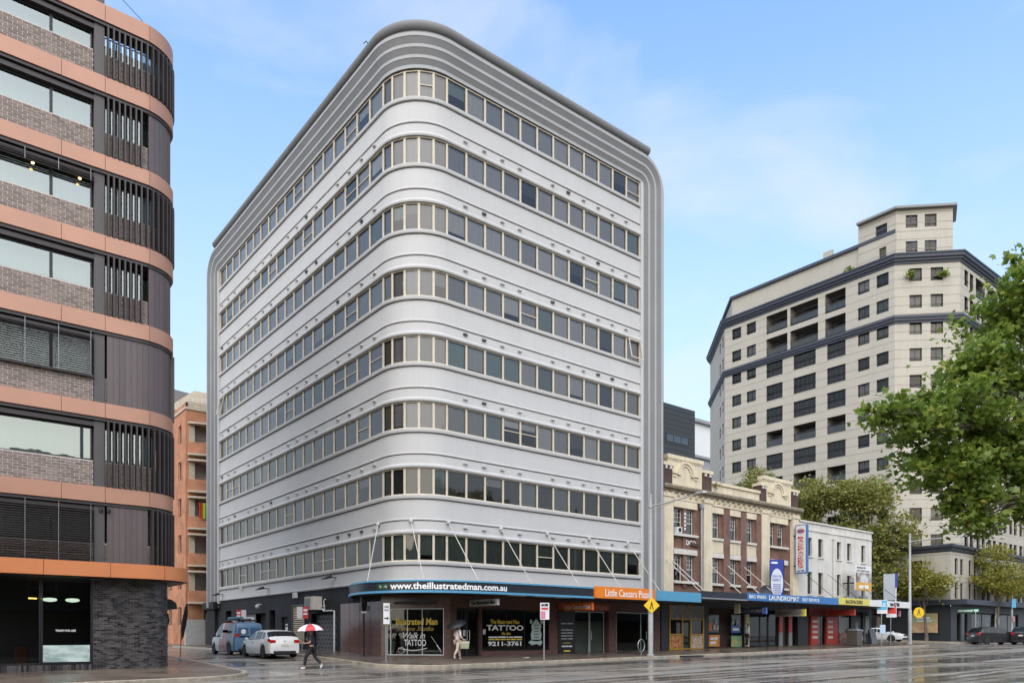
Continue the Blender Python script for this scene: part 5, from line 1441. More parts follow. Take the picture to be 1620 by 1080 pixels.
rr_ = [(to[0][0] - .5, to[0][1]), (to[1][0] - .5, to[1][1] - .2), (to[2][0] - .1, to[2][1] - .5), (to[3][0] + .2, to[3][1] - .5), (to[4][0] + .2, to[4][1])]
ri_ = [(to[0][0] + .9, to[0][1]), (to[1][0] + .9, to[1][1] + .6), (to[2][0] + .4, to[2][1] + .9), (to[3][0] - .3, to[3][1] + .9), (to[4][0] - .3, to[4][1])]
B("turret_roof", MB().sweep([[(x, y, 48.9) for x, y in rr_], [(x, y, 49.15) for x, y in rr_], [(x, y, 49.7) for x, y in ri_]]), mat("turret_roof_metal", (.20, .20, .19), .5), TW)
B("roof_fin", MB().box(XF + 2.0, XF + 2.3, 15.2, 16.4, 46.6, 48.2), M_tw, TW)
# podium
PD = [((61, 30), (0, -1), (-1, 0), 30.8), ((61, -.8), (1, 0), (0, -1), 55)]
pm = MB(); pops = [[], []]
for zc in (5.9, 8.3):
    for u in (22.2, 24.0, 27.0): pops[0].append((u, u + 1.15, zc - .3 if zc < 7 else zc - .2, zc + 1.0))
    for i in range(14): pops[1] += [(1.0 + i * 3.4, 1.75 + i * 3.4, zc - .5, zc + 1.1), (2.3 + i * 3.4, 3.05 + i * 3.4, zc - .5, zc + 1.1)]
for (O, U, N, L), op in zip(PD, pops): wall_open(pm, O, U, N, 0, L, 4.9, 10.1, op, reveal=.3)
B("podium_wall", pm, M_tw, TW)
pj = MB()
for (O, U, N, L) in PD:
    for zz in (7.1, 7.55, 9.75): pj.obox(O, U, N, 0, L, -.01, .012, zz, zz + .035)
B("podium_joint", pj, M_tj, TW)
for (O, U, N, L), op in zip(PD, pops):
    for (a, b, c, d) in op: window(TW, O, U, N, (a + b) / 2, c, b - a, d - c, M_twf, G_tw, inset=.18, ft=.05, vb=(.5,) if b - a > 1 else (), bm_=BL['dark'])
B("podium_cornice", MB().sweep([[(61 - d, 30, z), (61 - d, -.8 - d, z), (116, -.8 - d, z), (116, 2, z), (63, 2, z), (63, 30, z)] for d, z in ((.0, 10.0), (.15, 10.1), (.2, 10.35), (.4, 10.45), (.42, 10.7), (-.2, 10.8))]), M_navy, TW)
B("podium_roof", MB().box(61.3, 116, -.4, 30, 10.3, 10.5), M_tw, TW)
M_base = mat("charcoal_shop_base", (.030, .032, .036), .45, var=.2)
bs = MB(); wall_open(bs, *PD[0][:3], 0, 30.8, .3, 4.9, [], reveal=.3, d=.02)
wall_open(bs, *PD[1][:3], 0, 55, .3, 4.9, [(1.4, 2.3, 1.2, 4.0), (2.6, 4.0, 1.2, 4.0), (5.0, 11.0, 1.2, 4.1), (12.4, 18.0, 1.2, 4.1), (20, 50, 1.2, 4.1)], reveal=.3, d=.02)
B("shop_base", bs, M_base, TW)
B("street_awning", MB().box(60.2, 116, -2.6, -.83, 4.75, 5.25).box(60.2, 60.97, -.83, 12, 4.75, 5.25), M_navy, TW)
B("shop_room", MB().box(61.4, 116, 1.6, 1.7, .5, 4.8), MATS["shop_interior2"], TW)
for a, b in ((1.4, 2.3), (2.6, 4.0), (5.0, 8.0), (8.0, 11.0), (12.4, 15.2), (15.2, 18.0)): window(TW, *PD[1][:3], (a + b) / 2, 1.2, b - a, 2.8, M_twf, G_shop, inset=.12, name="shop_window", ft=.06)
for x in (68.0, 70.6): B("lit_poster", MB().box(x, x + 1.2, -.4, -.36, 2.2, 3.7), mat("pale_blue_poster", (.45, .52, .62), .5, col2=(.15, .2, .4), scale=2), TW)
B("white_pilaster", MB().box(72.1, 73.2, -.9, -.7, .8, 4.7), M_white, TW)
AD = thing("street_poster", "wide poster with orange food picture on the charcoal corner wall", "poster", (60.9, 1.7, 1.9))
B("frame", MB().box(60.86, 60.97, .25, 3.15, 1.95, 4.05), M_blackm, AD)
B("picture", MB().box(60.84, 60.859, .33, 3.07, 2.03, 2.95), mat("poster_food", (.52, .30, .14), .5, col2=(.62, .46, .28), scale=2.5), AD)
B("title_panel", MB().box(60.84, 60.859, .33, 3.07, 2.95, 3.97), mat("poster_green", (.38, .42, .22), .5, col2=(.50, .30, .12), scale=.9), AD)
text(AD, "~NATURAL", (60.84, 3.07), (0, -1), (-1, 0), .75, 2.0, 3.42, 3.6, M_letw, 0)
text(AD, "~massage and spa", (60.84, 3.07), (0, -1), (-1, 0), .75, 2.2, 3.15, 3.3, M_letw, 0)
GSn = thing("street_name_sign", "green street name blade sign on a post by the far corner", "sign", (61.3, -2.9, 1.0))
B("post", MB().tube([(62.2, -2.6, fzf(62.2, -2.6)), (62.2, -2.6, 4.3)], .04, 8), M_pole, GSn)
B("blade", MB().obox((62.2, -2.6), (.55, -.83), (-.83, -.55), -1.6, 0.3, -.02, .02, 4.0, 4.35), mat("street_sign_green", (.02, .22, .09), .4), GSn)
text(GSn, "~Foveaux St", (62.2, -2.6), (.55, -.83), (-.83, -.55), -1.5, .2, 4.09, 4.27, M_letw, .01, d=.022)

# ================================================================== TREES
import numpy as np
def leaf_mat(name, ca, cb, cc):
    m = bpy.data.materials.new(name); m.use_nodes = True
    n, l = m.node_tree.nodes, m.node_tree.links
    n.clear(); out = n.new("ShaderNodeOutputMaterial")
    g = n.new("ShaderNodeNewGeometry"); rp = n.new("ShaderNodeValToRGB")
    e = rp.color_ramp.elements
    e[0].position, e[0].color = 0, (*ca, 1); e[1].position, e[1].color = .93, (*cb, 1)
    x = e.new(1.0); x.color = (*cc, 1)
    l.new(g.outputs['Random Per Island'], rp.inputs[0])
    b = n.new("ShaderNodeBsdfPrincipled"); b.inputs['Roughness'].default_value = .42; b.inputs['Specular IOR Level'].default_value = .4
    l.new(rp.outputs[0], b.inputs['Base Color'])
    t = n.new("ShaderNodeBsdfTranslucent"); l.new(rp.outputs[0], t.inputs[0])
    mx = n.new("ShaderNodeMixShader"); mx.inputs[0].default_value = .45
    l.new(b.outputs[0], mx.inputs[1]); l.new(t.outputs[0], mx.inputs[2]); l.new(mx.outputs[0], out.inputs[0])
    return m
M_bark = mat("mottled_bark", (.20, .165, .12), .85, col2=(.10, .085, .06), scale=6, bump=.4, bscale=12)
L_near = leaf_mat("plane_leaf", (.09, .165, .02), (.33, .42, .08), (.56, .50, .10))
L_mid = leaf_mat("olive_leaf", (.15, .17, .04), (.36, .36, .10), (.42, .30, .10))
L_yel = leaf_mat("yellowing_leaf", (.15, .17, .025), (.38, .35, .07), (.45, .28, .06))
LOBED = np.array([(0, 0), (.18, .06), (.50, .02), (.36, .26), (.52, .52), (.24, .50), (.0, 1.0), (-.24, .50), (-.52, .52), (-.36, .26), (-.50, .02), (-.18, .06)], dtype=float)
OVAL = np.array([(0, 0), (.26, .3), (.22, .7), (0, 1), (-.22, .7), (-.26, .3)], dtype=float)
def leaves(name, parent, blobs, size, shape, m, seed, clump=.30, per=26, flat=.55):
    """blobs: (cx, cy, cz, rx, ry, rz, number of leaves)"""
    rg = np.random.default_rng(seed); org = np.array(ORG[parent.name])
    cs = []
    for cx, cy, cz, rx, ry, rz, n in blobs:
        nc = max(1, n // per)
        d = rg.normal(size=(nc, 3)); d /= np.linalg.norm(d, axis=1)[:, None]
        r = rg.random(nc) ** .45
        c = d * r[:, None] * np.array([rx, ry, rz]) + np.array([cx, cy, cz])
        k = rg.integers(0, nc, n); 
        off = rg.normal(size=(n, 3)) * clump * np.array([1, 1, flat]) * rg.uniform(.5, 1.3, nc)[k][:, None]
        cs.append(c[k] + off)
    c = np.concatenate(cs); n = len(c); s = len(shape)
    # leaf frames: normals tend upward, tips droop outward
    nz = rg.normal(size=(n, 3)) * .75 + np.array([0, 0, .9]); nz /= np.linalg.norm(nz, axis=1)[:, None]
    a = rg.normal(size=(n, 3)); a -= nz * np.sum(a * nz, axis=1)[:, None]; a /= np.linalg.norm(a, axis=1)[:, None]
    b = np.cross(nz, a); sc = size * rg.uniform(.65, 1.25, n)
    v = c[:, None, :] + sc[:, None, None] * (shape[None, :, 0, None] * a[:, None, :] + (shape[None, :, 1, None] - .4) * b[:, None, :] + (-.35 * np.abs(shape[None, :, 0, None]) - .12 * shape[None, :, 1, None]) * nz[:, None, :])
    v = (v.reshape(-1, 3) - org).astype(np.float32)
    me = bpy.data.meshes.new(name)
    me.vertices.add(n * s); me.vertices.foreach_set("co", v.ravel())
    me.loops.add(n * s); me.loops.foreach_set("vertex_index", np.arange(n * s, dtype=np.int32))
    me.polygons.add(n); me.polygons.foreach_set("loop_start", np.arange(0, n * s, s, dtype=np.int32))
    me.update(); me.validate()
    me.materials.append(m)
    o = bpy.data.objects.new(name, me); COL.objects.link(o); o.parent = parent
    return o
def tree(name, label, base, trunk_top, r0, blobs, size, shape, m, seed, group=None, clump=.3, twigs=5, per=26):
    z0 = base[2]
    t = thing(name, label, "tree", base, group=group)
    rt = random.Random(seed)
    bx, by, bz = base; tx, ty, tz = trunk_top
    tr = MB(); n = 7
    pts = [(bx + (tx - bx) * i / n + rt.uniform(-.05, .05) * (i > 0), by + (ty - by) * i / n + rt.uniform(-.05, .05) * (i > 0), bz - .1 + (tz - bz + .1) * i / n) for i in range(n + 1)]
    tr.tube(pts, [r0 * (1.35 if i == 0 else 1 - .45 * i / n) for i in range(n + 1)], 10)
    B("trunk", tr, M_bark, t, smooth=True)
    lb = MB()
    for (cx, cy, cz, rx, ry, rz, nl) in blobs:
        h = rt.uniform(.55, .95); s = Vector(pts[int(n * h)]); e = Vector((cx, cy, cz)); mid = s.lerp(e, .5) + Vector((rt.uniform(-.3, .3), rt.uniform(-.3, .3), .35 * rt.random()))
        L = (e - s).length; ra = r0 * .33
        lb.tube([s, s.lerp(mid, .6), mid, mid.lerp(e, .6), e], [ra, ra * .8, ra * .6, ra * .4, ra * .22], 6)
        for _ in range(twigs):
            q = Vector((cx + rt.uniform(-.8, .8) * rx, cy + rt.uniform(-.8, .8) * ry, cz + rt.uniform(-.8, .8) * rz)); p0 = mid.lerp(e, rt.uniform(.2, 1))
            lb.tube([p0, p0.lerp(q, .5) + Vector((0, 0, .1)), q], [ra * .25, ra * .16, ra * .07], 5)
    B("limbs", lb, M_bark, t, smooth=True)
    leaves("crown", t, blobs, size, shape, m, seed, clump, per)
    return t
nb = [(-2.04, -26.89, 8.66, .45, .45, .5, 420), (-1.74, -26.49, 8.0, .8, .8, .7, 1300), (-2.69, -26.37, 6.98, .75, .75, .6, 1200), (-1.39, -26.78, 6.84, 1.2, 1.1, .9, 2400),
      (-3.43, -26.43, 6.02, .85, .8, .55, 1400), (-4.55, -26.09, 5.55, .65, .6, .45, 850), (-5.35, -25.9, 5.58, .48, .45, .36, 420), (-4.15, -26.15, 4.85, .75, .7, .5, 1000),
      (-2.55, -26.49, 5.42, 1.1, 1.0, .75, 2500), (-1.34, -26.82, 5.42, 1.1, 1.0, .8, 2000), (-3.40, -26.47, 4.28, .65, .6, .45, 1000), (-3.45, -26.72, 3.72, .42, .42, .32, 420),
      (-1.91, -27.0, 4.35, .8, .8, .5, 1100), (.83, -27.27, 8.82, 1.6, 1.5, 1.2, 1400), (1.55, -27.2, 7.06, 1.7, 1.6, 1.3, 1500), (.83, -27.27, 5.3, 1.5, 1.4, 1.0, 1300), (.2, -28.2, 9.6, 1.4, 1.3, 1.0, 900)]
tree("plane_tree", "large green plane tree with lobed leaves reaching in from the right edge", (1.58, -28.4, fzf(1.58, -28.4)), (1.2, -28.0, 7.2), .24, [b[:6] + (int(b[6] * 1.0),) for b in nb], .125, LOBED, L_near, 3, clump=.17, twigs=9, per=34)
GT_ = "street trees around the beige tower"
tree("plane_tree", "broad olive green tree rising behind the white shop building", (59.8, 11.5, fzf(59.8, 11.5)), (59.6, 11.3, 10.5), .28,
     [(59.2, 11.8, 17.0, 2.8, 3.0, 2.3, 3000), (58.3, 13.6, 14.0, 2.6, 2.6, 2.4, 2500), (60.0, 8.6, 16.2, 2.6, 2.6, 2.4, 3000), (59.3, 11.4, 11.6, 3.0, 3.2, 2.4, 2600), (60, 14.6, 15.6, 2.2, 2.2, 1.9, 1500)], .36, OVAL, L_mid, 21, GT_, clump=.5)
tree("plane_tree", "tall yellow-olive tree between the white shop and the street lamp", (59.8, 5.6, fzf(59.8, 5.6)), (59.6, 5.6, 10.0), .28,
     [(59.4, 6.2, 16.2, 2.4, 2.4, 2.1, 2600), (59.0, 7.4, 12.4, 2.4, 2.4, 2.0, 2200), (59.8, 4.0, 12.0, 2.2, 2.2, 2.2, 2200), (59.2, 5.4, 9.2, 2.6, 2.6, 2.0, 2200), (59.0, 4.2, 7.0, 2.2, 2.2, 1.6, 1700)], .36, OVAL, L_mid, 22, GT_, clump=.5)
tree("plane_tree", "low leafy tree spreading in front of the charcoal corner shop", (59.9, 1.0, fzf(59.9, 1.0)), (59.7, 1.2, 5.6), .16,
     [(59.3, 1.6, 8.0, 1.5, 1.6, 1.3, 1200), (58.9, .2, 6.6, 1.5, 1.6, 1.1, 1200), (59.2, 2.8, 6.4, 1.4, 1.4, 1.0, 900), (58.8, -.8, 6.9, 1.1, 1.1, .8, 600)], .27, OVAL, L_yel, 23, GT_, clump=.4)
tree("plane_tree", "rounded tree crown with autumn tips above the cream parapets", (50.6, 14.0, fz(50.6, 14.0)), (50.7, 14.0, 14.0), .22,
     [(50.6, 14.2, 17.4, 2.2, 2.2, 1.8, 2200), (49.4, 15.4, 15.6, 2.0, 2.0, 1.5, 1500), (51.8, 12.8, 16.2, 2.0, 2.0, 1.4, 1500), (51.2, 12.4, 14.6, 1.8, 1.8, 1.2, 900), (50.6, 14.2, 18.9, .8, .8, .6, 350)], .26, OVAL, L_mid, 24, GT_, clump=.4)
tree("plane_tree", "yellow-green street tree beside the charcoal shop base and dark car", (68.2, -2.5, fzf(68.2, -2.5)), (68.1, -2.5, 6.0), .15,
     [(67.6, -2.4, 9.6, 1.7, 1.7, 1.5, 1600), (66.3, -2.2, 7.4, 1.7, 1.7, 1.2, 1400), (69.6, -2.8, 7.8, 1.9, 1.8, 1.3, 1600), (68.0, -2.6, 6.6, 2.0, 1.8, 1.1, 1400), (71.5, -3.0, 7.4, 1.6, 1.5, 1.2, 1000)], .27, OVAL, L_yel, 25, GT_, clump=.4)
tree("plane_tree", "partly hidden street tree at the far right behind the blue sign pole", (77, -2.5, fzf(77, -2.5)), (77, -2.5, 6.0), .15,
     [(76.6, -2.4, 8.6, 1.9, 1.9, 1.6, 1100), (75.2, -2.2, 6.8, 1.7, 1.7, 1.2, 900), (78.4, -2.8, 7.4, 1.9, 1.8, 1.3, 900)], .27, OVAL, L_yel, 26, GT_, clump=.45)
# pot plants on the tower and weeds on the old parapet
for i, (x, y, z, lab) in enumerate(((66.9, 5.6, 40.7, "leafy pot plant in the top chamfer window of the beige tower"), (69.4, 3.3, 40.7, "palm-like pot plant in the next top chamfer window"), (66.5, 12.5, 43.7, "low green shrub on the tower roof edge"), (24.4, -.2, 11.6, "tuft of weeds growing on the cream cornice"))):
    p = thing("pot_plant" if i < 3 else "weed_tuft", lab, "plant", (x, y, z))
    B("stem", MB().tube([(x, y, z - .1), (x, y, z + .4)], .03, 5), M_bark, p)
    leaves("foliage", p, [(x, y, z + .45, .5 if i < 3 else .25, .5 if i < 3 else .2, .35 if i < 3 else .15, 160 if i < 3 else 80)], .3 if i < 3 else .14, OVAL, L_near if i < 3 else L_mid, 60 + i, .2, 20)

# ================================================================== VEHICLES
def ip(tab, x):
    if x <= tab[0][0]: return tab[0][1]
    for (a, va), (b, vb) in zip(tab, tab[1:]):
        if x <= b: return va + (vb - va) * (x - a) / (b - a)
    return tab[-1][1]
M_tyre = mat("tyre_rubber", (.018, .018, .018), .7)
M_rim = mat("alloy_rim", (.45, .45, .46), .3, metal=.8)
M_trim = mat("black_trim", (.02, .02, .021), .5)
M_under = mat("underbody", (.01, .01, .01), .8)
G_car = mat("car_glass", (.012, .015, .016), .05, spec=.35)
M_red_l = mat("tail_lamp_red", (.45, .015, .01), .15)
M_head = mat("headlamp_clear", (.55, .57, .58), .1)
def make_car(name, label, cat, loc, heading, P, paint):
    rz = math.atan2(heading[1], heading[0])
    root = thing(name, label, cat, loc, rz if rz != 0 else 1e-9)
    top, belt, plan, wx, wr = P['top'], P['belt'], P['plan'], P['wheels'], P['wr']
    xr, xf = top[0][0], top[-1][0]; ra = wr + .055; sill = P.get('sill', .20)
    xs = {round(xr + (xf - xr) * i / 90, 4) for i in range(91)}
    for a, b in P['side']: xs |= {a, b}
    xs |= set(P['screen']) | set(P.get('rear', ()))
    xs = sorted(xs)
    def zb(x):
        z = sill + .04 * max(0, abs(x - (xr + xf) / 2) / ((xf - xr) / 2) - .8) * 5
        for w in wx:
            d = abs(x - w)
            if d < ra: z = max(z, wr * .95 + math.sqrt(ra * ra - d * d))
        return z
    def sec(x):
        w, t, b0 = ip(plan, x), ip(top, x), zb(x); bl = min(ip(belt, x), t - .03)
        gh = max(0.0, t - bl - .08)
        wr_ = w * .955 - gh * P.get('tumble', .36)
        s = [(w * .955, b0), (w * .995, b0 + .10), (w, max(.56, b0 + .12)), (w * .985, max(bl - .16, b0 + .15)), (w * .955, max(bl, b0 + .18)),
             (wr_, max(t - .075, b0 + .19)), (wr_ - .07, max(t - .02, b0 + .20)), (wr_ * .5, max(t + .012, b0 + .21)), (0, max(t + .02, b0 + .21))]
        return s
    S = [sec(x) for x in xs]; bod = MB(); glassm = {}
    for sgn in (1, -1):
        for i in range(len(xs) - 1):
            xm = (xs[i] + xs[i + 1]) / 2
            for j in range(8):
                q = [(xs[i], sgn * S[i][j][0], S[i][j][1]), (xs[i + 1], sgn * S[i + 1][j][0], S[i + 1][j][1]), (xs[i + 1], sgn * S[i + 1][j + 1][0], S[i + 1][j + 1][1]), (xs[i], sgn * S[i][j + 1][0], S[i][j + 1][1])]
                key = None
                if j == 4:
                    for n_, (a, b) in enumerate(P['side']):
                        if a < xm < b: key = ('side_window', n_, sgn)
                if j >= 5 and P['screen'][0] < xm < P['screen'][1]: key = ('windscreen', 0, 0)
                if j >= 5 and P.get('rear') and P['rear'][0] < xm < P['rear'][1]: key = ('rear_window', 0, 0)
                if j == 2 and xm > xf - .42 and xm < xf - .04: key = ('headlight', 0, sgn)
                if j in (2, 3) and xm < xr + .22 and P.get('wraplight', True) and j == 3: key = ('tail_light', 0, sgn)
                (glassm.setdefault(key, MB()) if key else bod).poly(q)
    for k in (0, -1):
        bod.poly([(xs[k], y, z) for y, z in S[k]] + [(xs[k], -y, z) for y, z in reversed(S[k][:-1])])
    def weld(mb):
        me = mesh("body", mb, None); bm = bmesh.new(); bm.from_mesh(me); bmesh.ops.remove_doubles(bm, verts=bm.verts, dist=.0006)
        bmesh.ops.recalc_face_normals(bm, faces=bm.faces); bm.to_mesh(me); bm.free(); me.shade_smooth()
        try: me.set_sharp_from_angle(angle=R(40))
        except Exception: pass
        return me
    me = weld(bod); me.materials.append(paint); bodyo = inst("body", me, root, local=True)
    for key, mb in glassm.items():
        me = weld(mb); me.materials.append({'headlight': M_head, 'tail_light': M_red_l}.get(key[0], G_car)); inst(key[0], me, root, local=True)
    ub = MB().box(xr + .15, xf - .15, -ip(plan, 0) * .80, ip(plan, 0) * .80, .16, .62)
    inst("underbody", mesh("underbody", ub, M_under), root, local=True)
    W = ip(plan, 0)
    # wheels
    ty = MB(); prof = [(wr * .66, -.10), (wr * .93, -.105), (wr, -.085), (wr, .085), (wr * .93, .105), (wr * .66, .10)]
    ty.lathe((0, 0, 0), prof, 22)
    rm_ = MB().lathe((0, 0, 0), [(wr * .67, .05), (wr * .67, .098), (wr * .60, .10), (wr * .58, .06), (.07, .055), (.06, .09), (.02, .095)], 20)
    for k in range(5):
        a = 2 * math.pi * k / 5; p = Matrix.Rotation(a, 4, 'Z')
        rm_.add(MB().sweep([[(r_, -h_, .065), (r_, h_, .065), (r_, h_ * .8, .098), (r_, -h_ * .8, .098)] for r_, h_ in ((.05, .045), (wr * .62, .03))]), p)
    tm, rmm = mesh("tyre", ty, M_tyre, smooth=True), mesh("rim", rm_, M_rim)
    for w in wx:
        for sgn in (1, -1):
            e = inst("wheel", None, root, (w, sgn * (W - .115), wr), local=True)
            e.rotation_euler = (R(-90) * sgn, 0, 0)
            inst("tyre", tm, e, local=True); inst("rim", rmm, e, local=True)
    add = lambda n_, mb, m_: inst(n_, mesh(n_, mb, m_), root, local=True)
    zt = P.get('tail_z', .86)
    wl_ = ip(plan, xr + .03)
    for sgn in (1, -1):
        add("tail_light", MB().sweep([[(xr - .012, sgn * a, z) for a, z in ((wl_ - .01, zt - .09), (wl_ - .30, zt - .06), (wl_ - .30, zt + .07), (wl_ - .02, zt + .09))], [(xr + .05, sgn * a, z) for a, z in ((wl_ - .01, zt - .09), (wl_ - .30, zt - .06), (wl_ - .30, zt + .07), (wl_ - .02, zt + .09))]]), M_red_l)
        xm_ = P['side'][-1][1] - .05
        add("mirror", MB().sweep([[(xm_ + a, sgn * (W * .95 + b), ip(belt, xm_) + c) for a, b, c in ((0, .0, .02), (0, .18, .03), (0, .20, .14), (0, .05, .15))], [(xm_ + .12, sgn * (W * .95 + b), ip(belt, xm_) + c) for b, c in ((.02, .04), (.15, .05), (.16, .11), (.06, .12))]]), paint if P.get('mirror_paint') else M_trim)
        for (a, b) in P['side']:
            pass
        add("door_handle", MB().box(P['side'][-1][0] + .08, P['side'][-1][0] + .26, sgn * W * .985 - .015, sgn * W * .985 + .015, ip(belt, 0) - .15, ip(belt, 0) - .12), M_trim)
    add("number_plate", MB().box(xr - .02, xr + .01, -.19, .19, P.get('plate_z', .62), P.get('plate_z', .62) + .11), mat("number_plate", (.62, .62, .55), .5))
    add("number_plate", MB().box(xf - .01, xf + .02, -.19, .19, .40, .51), MATS["number_plate"])
    add("rear_bumper_trim", MB().box(xr - .015, xr + .02, -wl_ * .75, wl_ * .75, sill + .02, sill + .16), M_trim)
    add("grille", MB().box(xf - .02, xf + .012, -.32, .32, .55, .68).box(xf - .02, xf + .011, -.55, .55, .26, .38), M_trim)
    add("badge", MB().lathe((0, 0, 0), [(.035, 0), (.035, .012), (.01, .014)], 10), M_rim).matrix_local = Matrix.Translation((xr - .004, 0, zt + .02)) @ Matrix.Rotation(R(-90), 4, 'Y')
    return root
HATCH = dict(top=[(-2.16, .92), (-2.10, 1.00), (-1.98, 1.08), (-1.62, 1.34), (-1.2, 1.40), (-.5, 1.425), (.1, 1.38), (.45, 1.20), (.88, .98), (1.4, .90), (1.85, .78), (2.08, .66), (2.16, .55)],
             belt=[(-2.16, .99), (-1.0, .95), (1.0, .89), (2.16, .8)], plan=[(-2.16, .76), (-2.05, .82), (-1.6, .87), (0, .885), (1.4, .875), (1.9, .80), (2.1, .66), (2.16, .52)],
             wheels=(-1.34, 1.35), wr=.32, side=[(-1.55, -1.15), (-1.10, -.22), (-.16, .72)], screen=(.12, .84), rear=(-1.97, -1.60), mirror_paint=True, tail_z=.84, plate_z=.60)
M_wcar = mat("white_car_paint", (.72, .72, .70), .18, var=.05)
make_car("parked_hatchback", "white hatchback parked behind the van beside the black wall", "car", (-4.15, 7.15, gz(-4.15, 7.15)), (0, 1), HATCH, M_wcar)
VAN = dict(top=[(-2.1, 1.60), (-2.06, 1.74), (-1.9, 1.80), (-.5, 1.84), (.35, 1.80), (.75, 1.62), (1.30, 1.12), (1.5, 1.06), (1.95, .92), (2.08, .76), (2.12, .6)],
           belt=[(-2.1, 1.05), (0.3, 1.03), (2.1, .9)], plan=[(-2.1, .82), (-2.0, .87), (0, .90), (1.4, .885), (1.85, .82), (2.05, .70), (2.12, .55)],
           wheels=(-1.30, 1.38), wr=.31, side=[(.05, .92)], screen=(.42, 1.27), tumble=.16, tail_z=1.10, plate_z=.62, wraplight=False)
def van_paint():
    m = mat("van_wrap", (.72, .71, .69), .25); n, l = m.node_tree.nodes, m.node_tree.links; b = n['Principled BSDF']
    tc = n.new("ShaderNodeTexCoord"); sp = n.new("ShaderNodeSeparateXYZ"); l.new(tc.outputs['Object'], sp.inputs[0])
    def thr(sock, v, gt=True):
        q = n.new("ShaderNodeMath"); q.operation = 'GREATER_THAN' if gt else 'LESS_THAN'; q.inputs[1].default_value = v; l.new(sock, q.inputs[0]); return q.outputs[0]
    def dist(cx, cz, r):
        cb = n.new("ShaderNodeCombineXYZ"); l.new(sp.outputs[0], cb.inputs[0]); l.new(sp.outputs[2], cb.inputs[2])
        vm_ = n.new("ShaderNodeVectorMath"); vm_.operation = 'DISTANCE'; l.new(cb.outputs[0], vm_.inputs[0]); vm_.inputs[1].default_value = (cx, 0, cz)
        return vm_.outputs['Value']
    def mx(fac, a, c):
        q = n.new("ShaderNodeMixRGB"); l.new(fac, q.inputs[0])
        if isinstance(a, tuple): q.inputs[1].default_value = (*a, 1)
        else: l.new(a, q.inputs[1])
        q.inputs[2].default_value = (*c, 1); return q.outputs[0]
    c = mx(thr(dist(-1.5, .95, 0), 1.40, False), (.72, .71, .69), (.42, .03, .04))
    c = mx(thr(dist(-1.9, 1.05, 0), 1.15, False), c, (.03, .05, .10))
    c = mx(thr(sp.outputs[0], -1.75, False), c, (.10, .20, .33))
    c = mx(thr(dist(.1, .55, 0), .33, False), c, (.48, .03, .04))
    l.new(c, b.inputs['Base Color']); return m
vt_ = make_car("parked_van", "small van wrapped in white, red and blue parked nearest the lane", "van", (-4.15, 12.2, gz(-4.15, 12.2)), (0, 1), VAN, van_paint())
add = lambda n_, mb, m_: inst(n_, mesh(n_, mb, m_), vt_, local=True)
rr2 = MB()
for y in (-.55, .55):
    rr2.tube([(-1.7, y, 1.92), (.3, y, 1.94)], .025, 6)
for x in (-1.5, -.6, .2): rr2.tube([(x, -.62, 1.95), (x, .62, 1.95)], .02, 6).tube([(x, -.55, 1.80), (x, -.55, 1.95)], .02, 5).tube([(x, .55, 1.80), (x, .55, 1.95)], .02, 5)
add("roof_rack", rr2, M_trim)
add("roof_tube", MB().tube([(-1.8, .3, 2.05), (.4, .3, 2.06)], .10, 10), mat("teal_tube", (.05, .18, .20), .5))
add("roof_tube", MB().tube([(-1.9, -.25, 2.04), (.2, -.25, 2.05)], .08, 10), M_white)
ve = MB()
for sgn in (1, -1): ve.box(-2.112, -2.09, sgn * .06, sgn * .62, 1.15, 1.52) if sgn > 0 else ve.box(-2.112, -2.09, -.62, -.06, 1.15, 1.52)
add("rear_window", ve, mat("wrap_window", (.07, .13, .22), .2))
add("van_badge", MB().lathe((0, 0, 0), [(.14, 0), (.14, .01)], 14), M_letw).matrix_local = Matrix.Translation((-2.112, .33, 1.30)) @ Matrix.Rotation(R(-90), 4, 'Y')
tt = MB()
vtx = text_mb("~FAST FIX", .02); 
tt.v = [(-2.117, .55 - v[0] * .25, .98 + v[1] * .12) for v in vtx.v]; tt.f = vtx.f
add("lettering", tt, M_letw)
t3 = MB(); v3 = text_mb("~PLUMB", .03); t3.v = [(-.35 - v[0] * .32, .915, 1.25 + v[1] * .25) for v in v3.v]; t3.f = v3.f
add("lettering", t3, M_letw)
SUVP = dict(top=[(-2.2, .98), (-2.14, 1.12), (-1.75, 1.52), (-1.3, 1.60), (-.4, 1.63), (.2, 1.57), (.6, 1.36), (.98, 1.10), (1.5, 1.02), (1.95, .90), (2.15, .72), (2.22, .58)],
            belt=[(-2.2, 1.14), (-1, 1.08), (1, 1.0), (2.2, .9)], plan=[(-2.2, .78), (-2.05, .86), (-1.5, .90), (0, .91), (1.4, .90), (1.95, .82), (2.15, .68), (2.22, .55)],
            wheels=(-1.36, 1.36), wr=.35, side=[(-1.72, -1.25), (-1.18, -.22), (-.15, .80)], screen=(.22, .94), rear=(-2.12, -1.72), tail_z=.98, plate_z=.75)
M_dcar = mat("dark_car_paint", (.03, .032, .035), .15)
make_car("dark_wagon", "dark grey wagon driving past the charcoal corner shop", "car", (60.2, -4.9, gz(60.2, -4.9)), (.86, -.51), SUVP, M_dcar)
SEDAN = dict(HATCH); SEDAN.update(top=[(-2.3, .78), (-2.22, .98), (-1.75, 1.05), (-1.2, 1.28), (-.7, 1.36), (-.2, 1.37), (.25, 1.30), (.95, .92), (1.5, .86), (2.0, .74), (2.25, .60), (2.32, .52)],
    plan=[(-2.3, .72), (-2.1, .82), (0, .885), (1.4, .875), (2.05, .80), (2.25, .64), (2.32, .5)], side=[(-1.35, -.95), (-.9, -.05), (.0, .75)], screen=(.28, .90), rear=(-1.72, -1.22))
make_car("white_sports_car", "low white car waiting in the cross street behind the sign poles", "car", (56.2, 3.7, gz(56.2, 3.7)), (0, -1), SEDAN, M_wcar)
